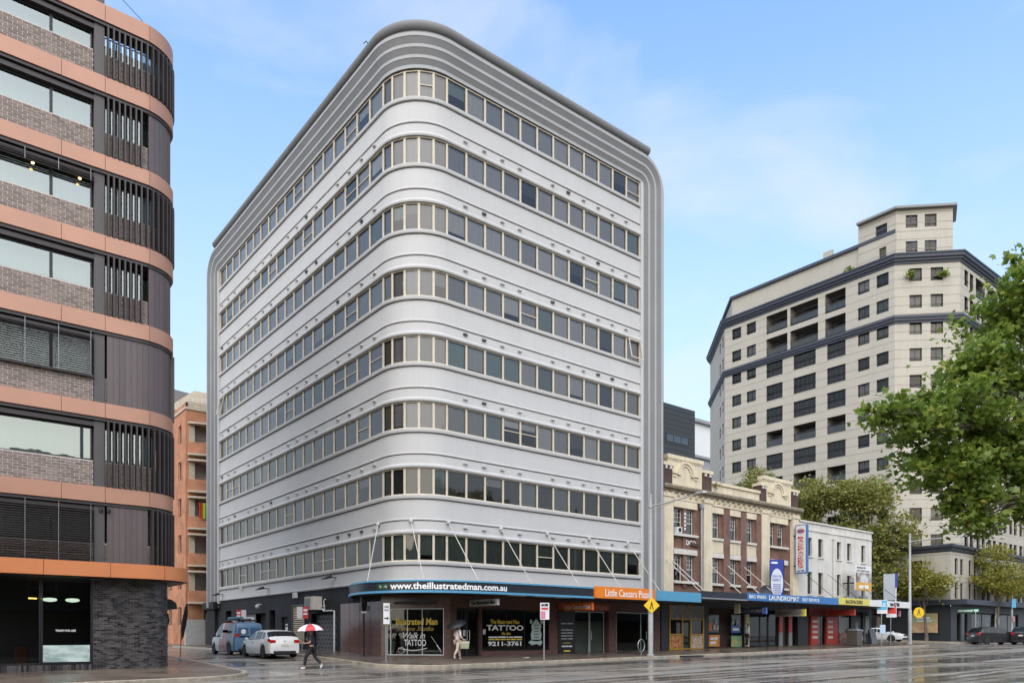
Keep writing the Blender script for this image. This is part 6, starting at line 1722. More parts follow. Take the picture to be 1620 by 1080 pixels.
make_car("silver_hatch", "car cut off by the right edge with red tail lights", "car", (62.3, -7.1, gz(62.3, -7.1)), (1, 0), SUVP, mat("black_car_paint", (.02, .021, .024), .15))

# ================================================================== PEOPLE
def skin_mesh(name, verts, edges, radii, m, sub=2, root=0):
    me = bpy.data.meshes.new(name); me.from_pydata([tuple(v) for v in verts], edges, [])
    ob = bpy.data.objects.new(name, me); COL.objects.link(ob)
    ob.modifiers.new("skin", 'SKIN'); sd = me.skin_vertices[0].data
    for i, r in enumerate(radii):
        sd[i].radius = (r, r) if not isinstance(r, tuple) else r
        sd[i].use_root = (i == root)
    s = ob.modifiers.new("sub", 'SUBSURF'); s.levels = s.render_levels = sub
    dg = bpy.context.evaluated_depsgraph_get()
    out = bpy.data.meshes.new_from_object(ob.evaluated_get(dg)); out.name = name
    bpy.data.objects.remove(ob); out.materials.clear(); out.materials.append(m); out.shade_smooth()
    return out
M_skin = mat("skin_tone", (.42, .24, .16), .55)
M_skin2 = mat("skin_tone_light", (.55, .36, .27), .55)
M_hair = mat("dark_hair", (.02, .016, .013), .6)
def chain(pts, rs, V, E, RR, start=None):
    prev = start
    for p, r in zip(pts, rs):
        V.append(p); RR.append(r); i = len(V) - 1
        if prev is not None: E.append((prev, i))
        prev = i
    return prev
def hand(V, E, RR, w, d, up, side, curl=.5):
    """palm and five fingers from the wrist vertex index w; d = direction of the hand, side = direction of the thumb"""
    p = Vector(V[w]); d = Vector(d).normalized(); s = Vector(side).normalized(); u = d.cross(s)
    V.append(tuple(p + d * .055)); RR.append((.034, .018)); k = len(V) - 1; E.append((w, k))
    for i, L in enumerate((.060, .070, .066, .052)):
        b = p + d * .095 + s * (.027 - .018 * i)
        chain([tuple(b), tuple(b + d * L * .5 - u * L * .25 * curl), tuple(b + d * L * .65 - u * L * .8 * curl)], (.010, .009, .008), V, E, RR, k)
    b = p + d * .035 + s * .038
    chain([tuple(b), tuple(b + d * .035 + s * .012), tuple(b + d * .055 + s * .0 - u * .015)], (.012, .010, .009), V, E, RR, k)
def person(label, loc, heading, J, shirt, trouser, shoe, skin, hair_long=False, extra=None, sleeves=True, skirt=False):
    rz = math.atan2(heading[1], heading[0])
    root = thing("person", label, "person", loc, rz if rz else 1e-9)
    add = lambda n_, me: inst(n_, me, root, local=True)
    V, E, RR = [], [], []
    pel = chain([J['pelvis']], [.13], V, E, RR)
    ch = chain([J['waist'], J['chest'], J['collar']], [.115, .135, .085], V, E, RR, pel)
    nk = chain([J['neck'], J['head0'], J['head'], J['crown']], [.052, .065, .088, .055], V, E, RR, ch)
    hd = Vector(J['head'])
    ends = {}
    for s_ in ('l', 'r'):
        sh = chain([J['sh' + s_], J['el' + s_], J['wr' + s_]], [.055, .042, .030], V, E, RR, ch)
        hand(V, E, RR, sh, J['hd' + s_], (0, 0, 1), J.get('th' + s_, (0, 0, 1)), .8)
        chain([J['hip' + s_], J['kn' + s_], J['an' + s_], J['to' + s_]], [.085, .058, .042, .03], V, E, RR, pel)
    add("body", skin_mesh("body", V, E, RR, skin))
    # face
    f = MB(); fx, fy, fz_ = hd
    f.sweep([[(fx + .085, y, fz_ - .01), (fx + .088, y * .4, fz_ + .025)] + [(fx + .112, 0, fz_ - .015), (fx + .085, 0, fz_ - .025)] for y in (-.014, .014)])
    add("nose", mesh("nose", f, skin))
    eb = MB()
    for y in (-.032, .032): eb.lathe((fx + .082, y, fz_ + .018), [(.004, 0), (.010, .006), (.004, .012)], 8)
    add("eyes", mesh("eyes", eb, M_hair))
    add("mouth", mesh("mouth", MB().box(fx + .076, fx + .090, -.022, .022, fz_ - .058, fz_ - .050), mat("lip", (.30, .12, .10), .5)))
    ea = MB()
    for y in (-.088, .088): ea.lathe((fx - .005, y, fz_ - .025), [(.010, 0), (.018, .02), (.018, .04), (.008, .055)], 8)
    add("ears", mesh("ears", ea, skin))
    HV, HE, HR = [], [], []
    hb_ = chain([(fx - .01, 0, fz_ + .075), (fx - .035, 0, fz_ + .03), (fx - .055, 0, fz_ - .03)] + ([(fx - .07, 0, fz_ - .12), (fx - .08, 0, fz_ - .20)] if hair_long else []), [.085, .088, .072] + ([.06, .035] if hair_long else []), HV, HE, HR)
    add("hair", skin_mesh("hair", HV, HE, HR, M_hair))
    V, E, RR = [], [], []
    a = chain([J['pelvis'], J['waist'], J['chest'], J['collar']], [.155, .14, .16, .10], V, E, RR)
    for s_ in ('l', 'r'):
        e = Vector(J['sh' + s_]).lerp(Vector(J['el' + s_]), .75)
        chain([J['sh' + s_], tuple(e)] + ([J['el' + s_], tuple(Vector(J['el' + s_]).lerp(Vector(J['wr' + s_]), .7))] if sleeves else []), [.078, .064] + ([.058, .045] if sleeves else []), V, E, RR, a - 1 if False else 3)
    add("shirt", skin_mesh("shirt", V, E, RR, shirt))
    V, E, RR = [], [], []
    p0 = chain([(J['pelvis'][0], J['pelvis'][1], J['pelvis'][2] + .03)], [.15], V, E, RR)
    for s_ in ('l', 'r'):
        an = Vector(J['kn' + s_]).lerp(Vector(J['an' + s_]), .9 if not skirt else .35)
        chain([J['hip' + s_], J['kn' + s_], tuple(an)], [.105, .078, .062], V, E, RR, p0)
    add("trousers", skin_mesh("trousers", V, E, RR, trouser))
    for s_ in ('l', 'r'):
        V, E, RR = [], [], []
        an, to = Vector(J['an' + s_]), Vector(J['to' + s_]); d = (to - an)
        chain([tuple(an - d * .18 + Vector((0, 0, -.035))), tuple(an.lerp(to, .45) + Vector((0, 0, -.012))), tuple(to)], [.048, .046, .034], V, E, RR)
        add("shoe", skin_mesh("shoe", V, E, RR, shoe))
    return root, add
base_up = dict(pelvis=(0, 0, .93), waist=(.0, 0, 1.08), chest=(.02, 0, 1.27), collar=(.02, 0, 1.42), neck=(.03, 0, 1.49), head0=(.045, 0, 1.55), head=(.05, 0, 1.64), crown=(.04, 0, 1.71),
               shl=(.02, .19, 1.40), shr=(.02, -.19, 1.40), ell=(-.03, .25, 1.13), elr=(-.03, -.25, 1.13), wrl=(.06, .25, .90), wrr=(.06, -.25, .90), hdl=(.15, 0, -1), hdr=(.15, 0, -1), thl=(1, 0, .1), thr=(1, 0, .1),
               hipl=(0, .10, .88), hipr=(0, -.10, .88), knl=(.02, .10, .49), knr=(.02, -.10, .49), anl=(-.02, .10, .09), anr=(-.02, -.10, .09), tol=(.16, .11, .035), tor=(.16, -.11, .035))
def pose(**k): d = dict(base_up); d.update(k); return d
walk = dict(hipl=(.02, .10, .88), knl=(.25, .10, .53), anl=(.30, .10, .10), tol=(.46, .11, .04), hipr=(-.02, -.10, .88), knr=(-.12, -.10, .49), anr=(-.40, -.10, .22), tor=(-.33, -.11, .05))
M_navyc = mat("navy_clothing", (.02, .022, .035), .8)
M_blackc = mat("black_clothing", (.015, .015, .017), .8)
M_shoew = mat("white_shoe", (.72, .70, .70), .6)
def umbrella(label, top, shaft_end, rad, depth, mats_, axis, name="umbrella"):
    t = thing(name, label, "umbrella", shaft_end)
    ax = Vector(axis).normalized(); a = ax.orthogonal().normalized(); b = ax.cross(a); tp_ = Vector(top); n = 8
    for k in range(n):
        rings = []
        for s_ in range(6):
            f_ = s_ / 5; ring = []
            for q in range(4):
                th = 2 * math.pi * (k + q / 3) / n; sag = .06 * math.sin(math.pi * q / 3) * f_
                r_ = rad * math.sin(f_ * 1.25) / math.sin(1.25) * (1 - .03 * math.sin(math.pi * q / 3))
                ring.append(tuple(tp_ - ax * (depth * (1 - math.cos(f_ * 1.25)) / (1 - math.cos(1.25)) - sag * .3) + (a * math.cos(th) + b * math.sin(th)) * r_))
            rings.append(ring)
        mb = MB().sweep(rings, closed=False)
        B("canopy_panel", mb, mats_[k % len(mats_)], t, smooth=True)
    B("shaft", MB().tube([tp_ + ax * .06, tp_, Vector(shaft_end)], [.006, .009, .010], 6), M_steel, t)
    rb = MB()
    for k in range(n):
        th = 2 * math.pi * k / n; e = tp_ - ax * depth + (a * math.cos(th) + b * math.sin(th)) * rad
        rb.tube([tp_ - ax * .02, tp_ - ax * depth * .42 + (a * math.cos(th) + b * math.sin(th)) * rad * .6, e], .004, 4)
    B("ribs", rb, M_steel, t)
    B("handle", MB().tube([Vector(shaft_end) + ax * .03, Vector(shaft_end) - ax * .12], .014, 6), M_blackm, t)
    return t
mx_, my_ = -5.6, -1.6
mz_ = gz(mx_, my_); hd_m = Vector((-.80, .60))
person("person crossing the side street in dark clothes and white shoes under a red umbrella", (mx_, my_, mz_), hd_m,
       pose(**walk, elr=(.02, -.25, 1.15), wrr=(.22, -.12, 1.24), hdr=(.3, .1, .8), thr=(1, 0, 0), ell=(.02, .27, 1.14), wrl=(.26, .20, 1.12), hdl=(1, -.1, .15), thl=(0, -.3, 1)), M_navyc, M_blackc, M_shoew, M_skin, sleeves=False)
def loc2w(p, loc, h):
    h = Vector(h).normalized(); return (loc[0] + h.x * p[0] - h.y * p[1], loc[1] + h.y * p[0] + h.x * p[1], loc[2] + p[2])
umbrella("open red and white golf umbrella held over the person crossing the side street", loc2w((.10, -.02, 1.94), (mx_, my_, mz_), hd_m), loc2w((.27, -.09, 1.22), (mx_, my_, mz_), hd_m), .58, .30, [mat("umbrella_red", (.58, .05, .06), .5), mat("umbrella_white", (.74, .70, .70), .5)], (-.05, .02, 1))
wx_, wy_ = 2.0, -1.5; wz_ = fz(wx_, wy_)
person("person in a pale top walking past the tattoo shop under a black umbrella", (wx_, wy_, wz_), (1, -.1),
       pose(**{k: (v[0] * .6, v[1], v[2]) for k, v in walk.items()}, elr=(.02, -.27, 1.15), wrr=(.20, -.22, 1.0), hdr=(1, 0, -.6), thr=(0, .5, 1), ell=(-.05, .24, 1.17), wrl=(.10, .12, 1.30), hdl=(.3, 0, 1), thl=(1, 0, 0)),
       mat("pale_blouse", (.62, .52, .50), .8), mat("pale_trousers", (.58, .46, .40), .8), mat("pink_shoe", (.66, .50, .47), .6), M_skin2, hair_long=True)
umbrella("open black umbrella tilted over the person by the tattoo shop", loc2w((-.12, .05, 1.92), (wx_, wy_, wz_), (1, -.1)), loc2w((.12, .12, 1.34), (wx_, wy_, wz_), (1, -.1)), .52, .26, [mat("umbrella_black", (.02, .02, .022), .5)], (-.42, -.05, 1))
BG = thing("shopping_bag", "pale green and cream shopping bag carried by the person with the black umbrella", "bag", loc2w((.26, -.24, .55), (wx_, wy_, wz_), (1, -.1)))
gx, gy, gz_ = ORG[BG.name]
B("bag_body", MB().sweep([[(gx - .19, gy - .08, gz_), (gx + .19, gy - .08, gz_), (gx + .19, gy + .08, gz_), (gx - .19, gy + .08, gz_)], [(gx - .22, gy - .09, gz_ + .26), (gx + .22, gy - .09, gz_ + .26), (gx + .22, gy + .09, gz_ + .26), (gx - .22, gy + .09, gz_ + .26)]]), mat("bag_green", (.42, .45, .28), .6), BG)
B("bag_top", MB().box(gx - .225, gx + .225, gy - .095, gy + .095, gz_ + .26, gz_ + .36), mat("bag_cream", (.66, .60, .48), .6), BG)
B("bag_handle", MB().tube([(gx - .1, gy, gz_ + .36), (gx - .06, gy, gz_ + .46), (gx + .06, gy, gz_ + .46), (gx + .1, gy, gz_ + .36)], .010, 5), M_hc, BG)
px_, py_ = 27.7, -.45
person("person in a white shirt and dark trousers standing by the laundromat pillar", (px_, py_, fz(px_, py_)), (.75, -.5),
       pose(knl=(.05, .10, .49), anl=(.0, .11, .09), hipr=(-.02, -.10, .88), knr=(-.10, -.12, .48), anr=(-.24, -.14, .10), tor=(-.07, -.16, .04)), mat("white_shirt", (.70, .70, .68), .8), M_blackc, M_blackc, M_skin)

# ================================================================== STREET FURNITURE AND SMALL THINGS
def lamp_post(label, x, y, h, arm, ground):
    z = ground(x, y); t = thing("street_lamp", label, "street lamp", (x, y, z))
    B("pole", MB().tube([(x, y, z - .05), (x, y, z + 2.9), (x, y, z + 2.95), (x, y, h)], [.15, .15, .115, .085], 12).lathe((x, y, z - .02), [(.24, 0), (.24, .05), (.17, .09)], 12), M_pole, t, smooth=True)
    B("collar", MB().lathe((x, y, h - .75), [(.10, 0), (.13, .03), (.13, .2), (.10, .23)], 10).lathe((x, y, h - .02), [(.095, 0), (.095, .05), (.03, .1)], 10), M_pole, t)
    B("arm", MB().tube([(x, y, h - .62), (x + (arm[0] - x) * .4, y + (arm[1] - y) * .4, h - .55), (arm[0], arm[1], arm[2])], [.05, .045, .035], 8).tube([(x, y, h - .85), (x + (arm[0] - x) * .45, y + (arm[1] - y) * .45, h - .62)], .02, 6), M_pole, t)
    dx, dy = arm[0] - x, arm[1] - y; L = math.hypot(dx, dy); dx, dy = dx / L, dy / L
    P_ = lambda a, b, c: (arm[0] + dx * a - dy * b, arm[1] + dy * a + dx * b, arm[2] + c)
    B("lamp_head", MB().sweep([[P_(a, -w_, -.02), P_(a, w_, -.02), P_(a, w_ * .7, h_), P_(a, -w_ * .7, h_)] for a, w_, h_ in ((-.15, .05, .05), (.0, .10, .09), (.45, .12, .08), (.62, .05, .03))]), M_steel, t)
    return t
lamp_post("tall grey street lamp in front of the office block with arm over the road", 14.4, -3.05, 9.75, (14.6, -6.2, 9.42), fz)
lamp_post("white street lamp beyond the last awning, arm over the main road", 49.1, -2.2, 10.5, (49.4, -6.0, 9.95), fz)
LP3 = thing("signal_pole", "grey pole with a blue sign at the far right kerb", "pole", (69.5, -3.3, fzf(69.5, -3.3)))
x, y, z = ORG[LP3.name]
B("pole", MB().tube([(x, y, z), (x, y, 8.2)], [.12, .08], 10).tube([(x, y, 7.8), (x + 2.6, y - 1.4, 8.0)], .04, 6), M_pole, LP3)
B("blue_sign", MB().box(x - .55, x + .55, y - .20, y - .14, 4.6, 5.5), mat("sign_blue", (.10, .42, .62), .4), LP3)
B("red_sign", MB().box(x - .22, x + .22, y - .20, y - .14, 3.2, 3.7), mat("sign_pink", (.55, .22, .28), .5), LP3)
M_ysign = mat("warning_yellow", (.80, .52, .02), .4)
def flat_sign(name, label, pts, O, U, N, m, pole=None, border=None, cat="sign"):
    t = thing(name, label, cat, (O[0], O[1], pole[2] if pole else min(p[1] for p in pts)))
    B("plate", MB().extrude(pts, O, U, N, -.012, .012), m, t)
    if pole: B("post", MB().tube([(pole[0], pole[1], pole[2]), (pole[0], pole[1], pole[3])], .032, 8), pole[4] if len(pole) > 4 else M_pole, t)
    return t
VU, VN = (.782, -.623), (-.623, -.782)
S1 = flat_sign("crossing_sign", "yellow diamond pedestrian crossing sign on the near street lamp", [(0, 2.95), (.46, 3.42), (0, 3.89), (-.46, 3.42)], (14.30, -3.22), VU, VN, M_ysign)
def walker(t, O, U, N, cx, cz, s):
    mb = MB()
    for poly in ([(-.05, .33), (.05, .33), (.05, .43), (-.05, .43)], [(-.09, .05), (.09, .05), (.06, .30), (-.06, .30)], [(-.09, .06), (-.02, .06), (-.12, -.32), (-.2, -.32)], [(.02, .06), (.09, .06), (.2, -.32), (.12, -.32)]):
        mb.extrude([(cx + u * s, cz + z * s) for u, z in poly], O, U, N, .013, .020)
    B("pictogram", mb, M_blackm, t)
walker(S1, (14.30, -3.22), VU, VN, 0, 3.38, .62)
S2 = flat_sign("crossing_sign", "round yellow pedestrian crossing sign on the white street lamp", [(.46 * math.cos(R(15 * i)), 3.72 + .46 * math.sin(R(15 * i))) for i in range(24)], (49.55, -2.75), VU, VN, M_ysign)
walker(S2, (49.55, -2.75), VU, VN, 0, 3.72, .75)
zz = fz(6.1, -3.3) - .05
PS = flat_sign("parking_sign", "white and pink parking sign on a steel post at the kerb by the tattoo shop", [(-.23, 2.1 + zz), (.23, 2.1 + zz), (.23, 2.95 + zz), (-.23, 2.95 + zz)], (6.1, -3.3), VU, VN, mat("sign_white", (.70, .70, .70), .45), (6.1, -3.25, zz, zz + 2.9, M_steel))
B("pink_panel", MB().extrude([(-.20, zz + 2.14), (.04, zz + 2.14), (.04, zz + 2.52), (-.20, zz + 2.52)], (6.1, -3.3), VU, VN, .013, .018), mat("sign_pink2", (.62, .20, .30), .5), PS)
text(PS, "~BUS STOP", (6.1, -3.3), VU, VN, -.17, .17, zz + 2.78, zz + 2.90, M_blackm, .01, d=.013)
text(PS, "~ZONE", (6.1, -3.3), VU, VN, -.17, .17, zz + 2.60, zz + 2.71, mat("sign_red_text", (.55, .05, .06), .5), .0, d=.013)
zz = fz(-1.3, -.35)
OW = flat_sign("one_way_sign", "narrow white one way sign on a post at the building corner", [(-.15, zz + 1.75), (.15, zz + 1.75), (.15, zz + 2.75), (-.15, zz + 2.75)], (-1.3, -.35), VU, VN, MATS["sign_white"], (-1.3, -.30, zz, zz + 2.72, M_steel))
text(OW, "ONE", (-1.3, -.35), VU, VN, -.11, .11, zz + 2.52, zz + 2.63, M_blackm, .01, d=.013)
text(OW, "WAY", (-1.3, -.35), VU, VN, -.11, .11, zz + 2.36, zz + 2.47, M_blackm, .01, d=.013)
B("arrow", MB().extrude([(-.11, zz + 2.0), (.03, zz + 2.0), (.03, zz + 1.94), (.12, zz + 2.03), (.03, zz + 2.12), (.03, zz + 2.06), (-.11, zz + 2.06)], (-1.3, -.35), VU, VN, .013, .018), M_blackm, OW)
zz = fz(-.6, 3.3)
BP = thing("signal_post", "black post with a small pedestrian signal beside the granite wall", "post", (-.6, 3.3, zz))
B("post", MB().tube([(-.6, 3.3, zz), (-.6, 3.3, zz + 3.0)], .05, 8), M_blackm, BP)
B("signal_head", MB().box(-.78, -.48, 3.15, 3.35, zz + 2.35, zz + 3.05), M_blackm, BP)
B("signal_lens", MB().lathe((0, 0, 0), [(.09, 0), (.09, .02)], 10), mat("dim_red_lens", (.20, .04, .03), .4), BP, org=(0, 0, 0)).matrix_local = Matrix.Translation((-.12, -.14, 2.85)) @ Matrix.Rotation(R(70), 4, Vector((.78, -.62, 0)))
B("push_box", MB().box(-.52, -.32, 3.12, 3.3, zz + 2.35, zz + 2.62), M_steel, BP)
B("white_band", MB().extrude([(-.18, zz + 2.22), (.1, zz + 2.22), (.1, zz + 2.32), (-.18, zz + 2.32)], (-.6, 3.2), VU, VN, .0, .02), M_white, BP)
M_sred = mat("sign_red", (.60, .05, .04), .45)
for (x, y, lab, h0) in ((-.9, 10.4, "red and white no stopping sign on a post by the air conditioner", 1.9), (-1.2, 20.0, "red and white no stopping sign above the parked van", 1.9)):
    zz = fz(x, y); t = flat_sign("no_stopping_sign", lab, [(-.33, zz + h0), (0, zz + h0), (0, zz + h0 + .7), (-.33, zz + h0 + .7)], (x, y), VU, VN, MATS["sign_white"] if y < 15 else M_sred, (x, y + .05, zz, zz + h0 + .68, M_steel))
    B("red_plate" if y < 15 else "white_plate", MB().extrude([(.01, zz + h0), (.34, zz + h0), (.34, zz + h0 + .7), (.01, zz + h0 + .7)], (x, y), VU, VN, -.012, .012), M_sred if y < 15 else MATS["sign_white"], t)
    text(t, "~NO", (x, y), VU, VN, .06 if y < 15 else -.29, .29 if y < 15 else -.06, zz + h0 + .42, zz + h0 + .56, M_letw, .0, d=.013)
    text(t, "~STOP", (x, y), VU, VN, .06 if y < 15 else -.29, .29 if y < 15 else -.06, zz + h0 + .22, zz + h0 + .33, M_letw, .0, d=.013)
for (x, y, lab, m1, m2, h0) in ((42.6, -2.9, "blue bus stop sign on a steel post near the last shops", MATS["sign_blue"], MATS["sign_white"], 2.6), (44.6, -2.7, "red and white kerbside sign on a steel post near the white car", M_sred, MATS["sign_white"], 2.3)):
    zz = fz(x, y); t = flat_sign("kerb_sign", lab, [(-.42, zz + h0), (.42, zz + h0), (.42, zz + h0 + 1.1), (-.42, zz + h0 + 1.1)], (x, y), VU, VN, m2, (x, y + .05, zz, zz + h0 + 1.1, M_steel))
    B("colour_panel", MB().extrude([(-.38, zz + h0 + .30), (.38, zz + h0 + .30), (.38, zz + h0 + 1.06), (-.38, zz + h0 + 1.06)], (x, y), VU, VN, .013, .018), m1, t)
    if y < -2.8:
        B("timetable", MB().extrude([(-.2, zz + 1.0), (.25, zz + 1.0), (.25, zz + 1.7), (-.2, zz + 1.7)], (x, y), VU, VN, .01, .04), mat("timetable_blue", (.45, .60, .72), .5), t)
        text(t, "BUS", (x, y), VU, VN, -.28, .28, zz + h0 + .55, zz + h0 + .85, M_letw, .02, d=.019)
x, y = 39.3, -2.3; zz = fz(x, y)
LBn = thing("litter_bin", "square brown litter bin on the footpath near the red shop", "bin", (x, y, zz))
B("bin_body", MB().box(x - .42, x + .42, y - .42, y + .42, zz + .06, zz + 1.22), mat("bin_brown", (.10, .08, .065), .5, var=.2), LBn)
B("bin_lid", MB().box(x - .46, x + .46, y - .46, y + .46, zz + 1.22, zz + 1.30).box(x - .3, x + .3, y - .3, y + .3, zz + 1.30, zz + 1.36), M_steel, LBn)
B("bin_foot", MB().box(x - .36, x + .36, y - .36, y + .36, zz, zz + .06), M_blackm, LBn)
x, y = 44.9, -.9; zz = fz(x, y)
AB = thing("sandwich_board", "grey sandwich board standing by the last dark doorway", "sandwich board", (x, y, zz))
for s_ in (-1, 1):
    B("panel", MB().sweep([[(x - .5, y + s_ * .32, zz), (x + .5, y + s_ * .32, zz), (x + .5, y + s_ * .29, zz), (x - .5, y + s_ * .29, zz)], [(x - .5, y + s_ * .04, zz + 1.25), (x + .5, y + s_ * .04, zz + 1.25), (x + .5, y + s_ * .01, zz + 1.25), (x - .5, y + s_ * .01, zz + 1.25)]]), mat("board_grey", (.16, .17, .175), .5, var=.3), AB)
B("hinge", MB().tube([(x - .5, y, zz + 1.26), (x + .5, y, zz + 1.26)], .03, 6), M_steel, AB)
x, y = 42.3, -1.0; zz = fz(x, y)
SC = thing("parked_scooter", "white motor scooter parked by the shop counter", "scooter", (x, y, zz))
B("body", MB().sweep([[(x - .75, y - .12, zz + .45), (x - .75, y + .12, zz + .45), (x - .8, y + .10, zz + .75), (x - .8, y - .10, zz + .75)], [(x - .1, y - .18, zz + .35), (x - .1, y + .18, zz + .35), (x - .1, y + .15, zz + .78), (x - .1, y - .15, zz + .78)], [(x + .35, y - .15, zz + .28), (x + .35, y + .15, zz + .28), (x + .4, y + .14, zz + .36), (x + .4, y - .14, zz + .36)], [(x + .6, y - .16, zz + .4), (x + .6, y + .16, zz + .4), (x + .52, y + .14, zz + 1.0), (x + .52, y - .14, zz + 1.0)]]), M_wcar, SC, smooth=True)
B("seat", MB().box(x - .8, x + .0, y - .13, y + .13, zz + .78, zz + .88), M_trim, SC)
B("handlebar", MB().tube([(x + .5, y - .33, zz + 1.1), (x + .55, y, zz + 1.05), (x + .5, y + .33, zz + 1.1)], .02, 6).lathe((x + .56, y, zz + .9), [(.05, 0), (.12, .05), (.12, .18), (.05, .22)], 8), M_wcar, SC)
for wx2 in (-.55, .72):
    wv = B("wheel", MB().lathe((0, 0, 0), [(.12, -.05), (.24, -.05), (.26, 0), (.24, .05), (.12, .05)], 16), M_tyre, SC, org=(0, 0, 0)); wv.matrix_local = Matrix.Translation((wx2, 0, .26)) @ Matrix.Rotation(R(90), 4, 'X')
B("top_box", MB().box(x - 1.05, x - .72, y - .18, y + .18, zz + .85, zz + 1.18), M_wcar, SC)
x, y = 14.0, -2.7; zz = fz(x, y)
BH = thing("bicycle_hoop", "steel bicycle parking hoop beside the near street lamp", "bike rack", (x, y, zz))
B("hoop", MB().tube([(x + .28 * math.cos(R(a_)), y, zz + .55 + .36 * math.sin(R(a_))) for a_ in range(-180, 181, 20)], .025, 6), M_steel, BH)
B("leg", MB().tube([(x, y, zz), (x, y, zz + .2)], .03, 6), M_steel, BH)
# wall things on the side street
A1 = thing("air_conditioner", "cream outdoor air conditioning unit bracketed to the black wall", "air conditioner", (-.45, 10.1, 3.2))
B("case", MB().box(-.62, -.06, 9.55, 10.75, 3.2, 3.98), mat("cream_case", (.60, .56, .48), .5, var=.1), A1)
B("fan_grille", MB().box(-.635, -.621, 9.95, 10.65, 3.28, 3.9), mat("grille_grey", (.20, .19, .17), .6), A1)
gv = MB()
for i in range(9): gv.box(-.65, -.636, 9.95, 10.65, 3.30 + i * .068, 3.315 + i * .068)
B("grille_bar", gv, MATS["cream_case"], A1)
BI("bracket", MB().box(-.6, -.02, 9.7, 9.76, 3.1, 3.2).box(-.6, -.02, 10.5, 10.56, 3.1, 3.2), M_blackm, A1)
B("pipework", MB().tube([(-.1, 9.5, 3.4), (-.1, 9.2, 3.4), (-.1, 9.2, 3.75), (-.1, 9.0, 3.8)], .04, 6).tube([(-.1, 9.5, 3.25), (-.1, 9.3, 3.2), (-.1, 9.25, 3.1)], .05, 6), M_white, A1)
def flood(x, y, z, lab, nm="flood_light", m=M_blackm):
    t = thing(nm, lab, "wall light", (x, y, z))
    B("arm", MB().box(-.3, .02, y - .03, y + .03, z, z + .05), m, t)
    B("head", MB().sweep([[(-.35, y - .22, z - .02), (-.35, y + .22, z - .02), (-.35, y + .18, z + .16), (-.35, y - .18, z + .16)], [(-.8, y - .26, z - .12), (-.8, y + .26, z - .12), (-.8, y + .26, z - .06), (-.8, y - .26, z - .06)]]), m, t)
flood(0, 7.8, 4.95, "black flood light on the grey wall left of the awning")
flood(0, 18.2, 4.85, "black flood light on the grey wall above the roller door")
flood(0, 27.6, 4.85, "black flood light at the far end of the grey wall")
for (y, z, lab) in ((23.2, 5.05, "small white alarm box under the first-floor sill"), (13.4, 4.05, "small white junction box above the yellow louvre")):
    t = thing("wall_box", lab, "wall box", (-.1, y, z)); B("case", MB().box(-.22, .02, y - .14, y + .14, z, z + .32), M_white, t); B("cover", MB().box(-.24, -.222, y - .11, y + .11, z + .03, z + .29), M_steel, t)
t = thing("security_camera", "white dome security camera on the black wall above the garage", "camera", (-.3, 19.4, 3.65))
B("bracket", MB().tube([(.02, 19.4, 3.85), (-.3, 19.4, 3.85), (-.3, 19.4, 3.8)], .03, 6), M_white, t)
B("dome", MB().lathe((-.3, 19.4, 3.55), [(.03, 0), (.12, .06), (.15, .14), (.15, .24), (.05, .28)], 12), M_white, t, smooth=True)
t = thing("notice_panel", "small white notice on the black wall by the far doorway", "notice", (-.0, 24.9, 1.9)); B("panel", MB().box(.0, .04, 24.4, 25.3, 1.4, 3.0), mat("notice_white", (.48, .46, .46), .6), t); B("print", MB().box(-.006, -.001, 24.5, 25.2, 1.9, 2.2), M_sred, t)
t = thing("door_notice", "small white paper notice on the black side door", "notice", (.15, 15.3, 2.1)); B("sheet", MB().box(.17, .195, 15.25, 15.6, 2.0, 2.45), M_white, t); B("print", MB().box(.165, .169, 15.3, 15.55, 2.25, 2.38), M_dark, t)
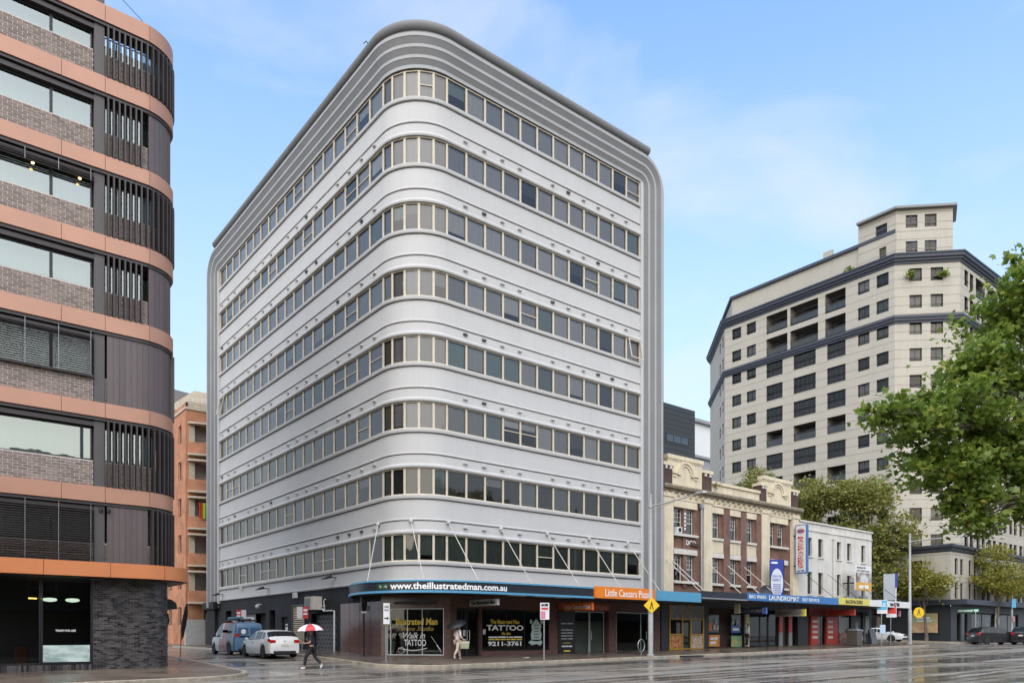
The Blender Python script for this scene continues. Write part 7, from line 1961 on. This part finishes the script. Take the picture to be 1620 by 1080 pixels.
# litter and a kerb drain
t = thing("paper_scrap", "white scrap of paper on the footpath in front of the tattoo shop", "litter", (6.0, -1.9, fz(6.0, -1.9)))
B("scrap", MB().poly([(5.8, -2.0, fz(6, -2) + .01), (6.15, -2.05, fz(6, -2) + .02), (6.25, -1.85, fz(6, -1.9) + .05), (5.95, -1.75, fz(6, -1.9) + .015)]), M_white, t)
t = thing("kerb_drain", "dark storm drain opening in the kerb beyond the near street lamp", "drain", (17.2, -3.6, gz(17.2, -3.6)))
B("grate", MB().box(16.3, 18.1, -3.95, -3.57, gz(17.2, -3.6) + .0, gz(17.2, -3.6) + .09), M_blackm, t)
gd = MB()
for i in range(8): gd.box(16.4 + i * .21, 16.46 + i * .21, -3.93, -3.6, gz(17.2, -3.6) + .0901, gz(17.2, -3.6) + .105)
B("grate_bars", gd, M_steel, t)

# ================================================================== THE OTHER SIDE OF THE MAIN STREET (seen in the glass and the wet road)
OP = thing("opposite_terrace", "dark brick terrace across the main street, reflected in the shop windows", "building", (0, -50, 0))
M_opp = brick_mat("terrace_brick", (.12, .07, .05), (.10, .06, .045), (.16, .13, .11))
ow_, oo_ = MB(), []
for i in range(24):
    for z in (5.0, 8.6, 12.2): oo_.append((2 + i * 6.5, 4.2 + i * 6.5, z, z + 2.0))
wall_open(ow_, (78, -47), (-1, 0), (0, 1), 0, 160, -.5, 16.5, oo_, reveal=.3)
ow_.box(-82, 78, -60, -47.4, -.5, 16.4)
B("wall", ow_, M_opp, OP)
for i in range(7): B("parapet", MB().box(-78 + i * 22, -66 + i * 22, -47.6, -46.9, 16.5, 18.2 + (i % 3) * .8), M_creamr, OP)
for (a, b, c, d) in oo_: window(OP, (78, -47), (-1, 0), (0, 1), (a + b) / 2, c, b - a, d - c, M_hw, G_old, inset=.2, ft=.08, hb=(.5,))
B("street_awning", MB().box(-82, 78, -46.9, -44.4, 3.9, 4.5), M_navy, OP)
src = [o for o in COL.objects if o.name.startswith("plane_tree") and o.get('label', '').startswith("broad olive")][0]
for i, (x, y, lab) in enumerate(((12, -37.5, "street tree on the camera side of the road, nearest the plane tree"), (27, -37.5, "street tree on the camera side of the road, middle of three"), (-36, -38.5, "street tree on the camera side of the road, left of the camera"))):
    c = copy_tree(src); c.location = (x, y, fzf(x, -30) - .1); c.rotation_euler.z = i * 1.9 + .4; c['label'] = lab
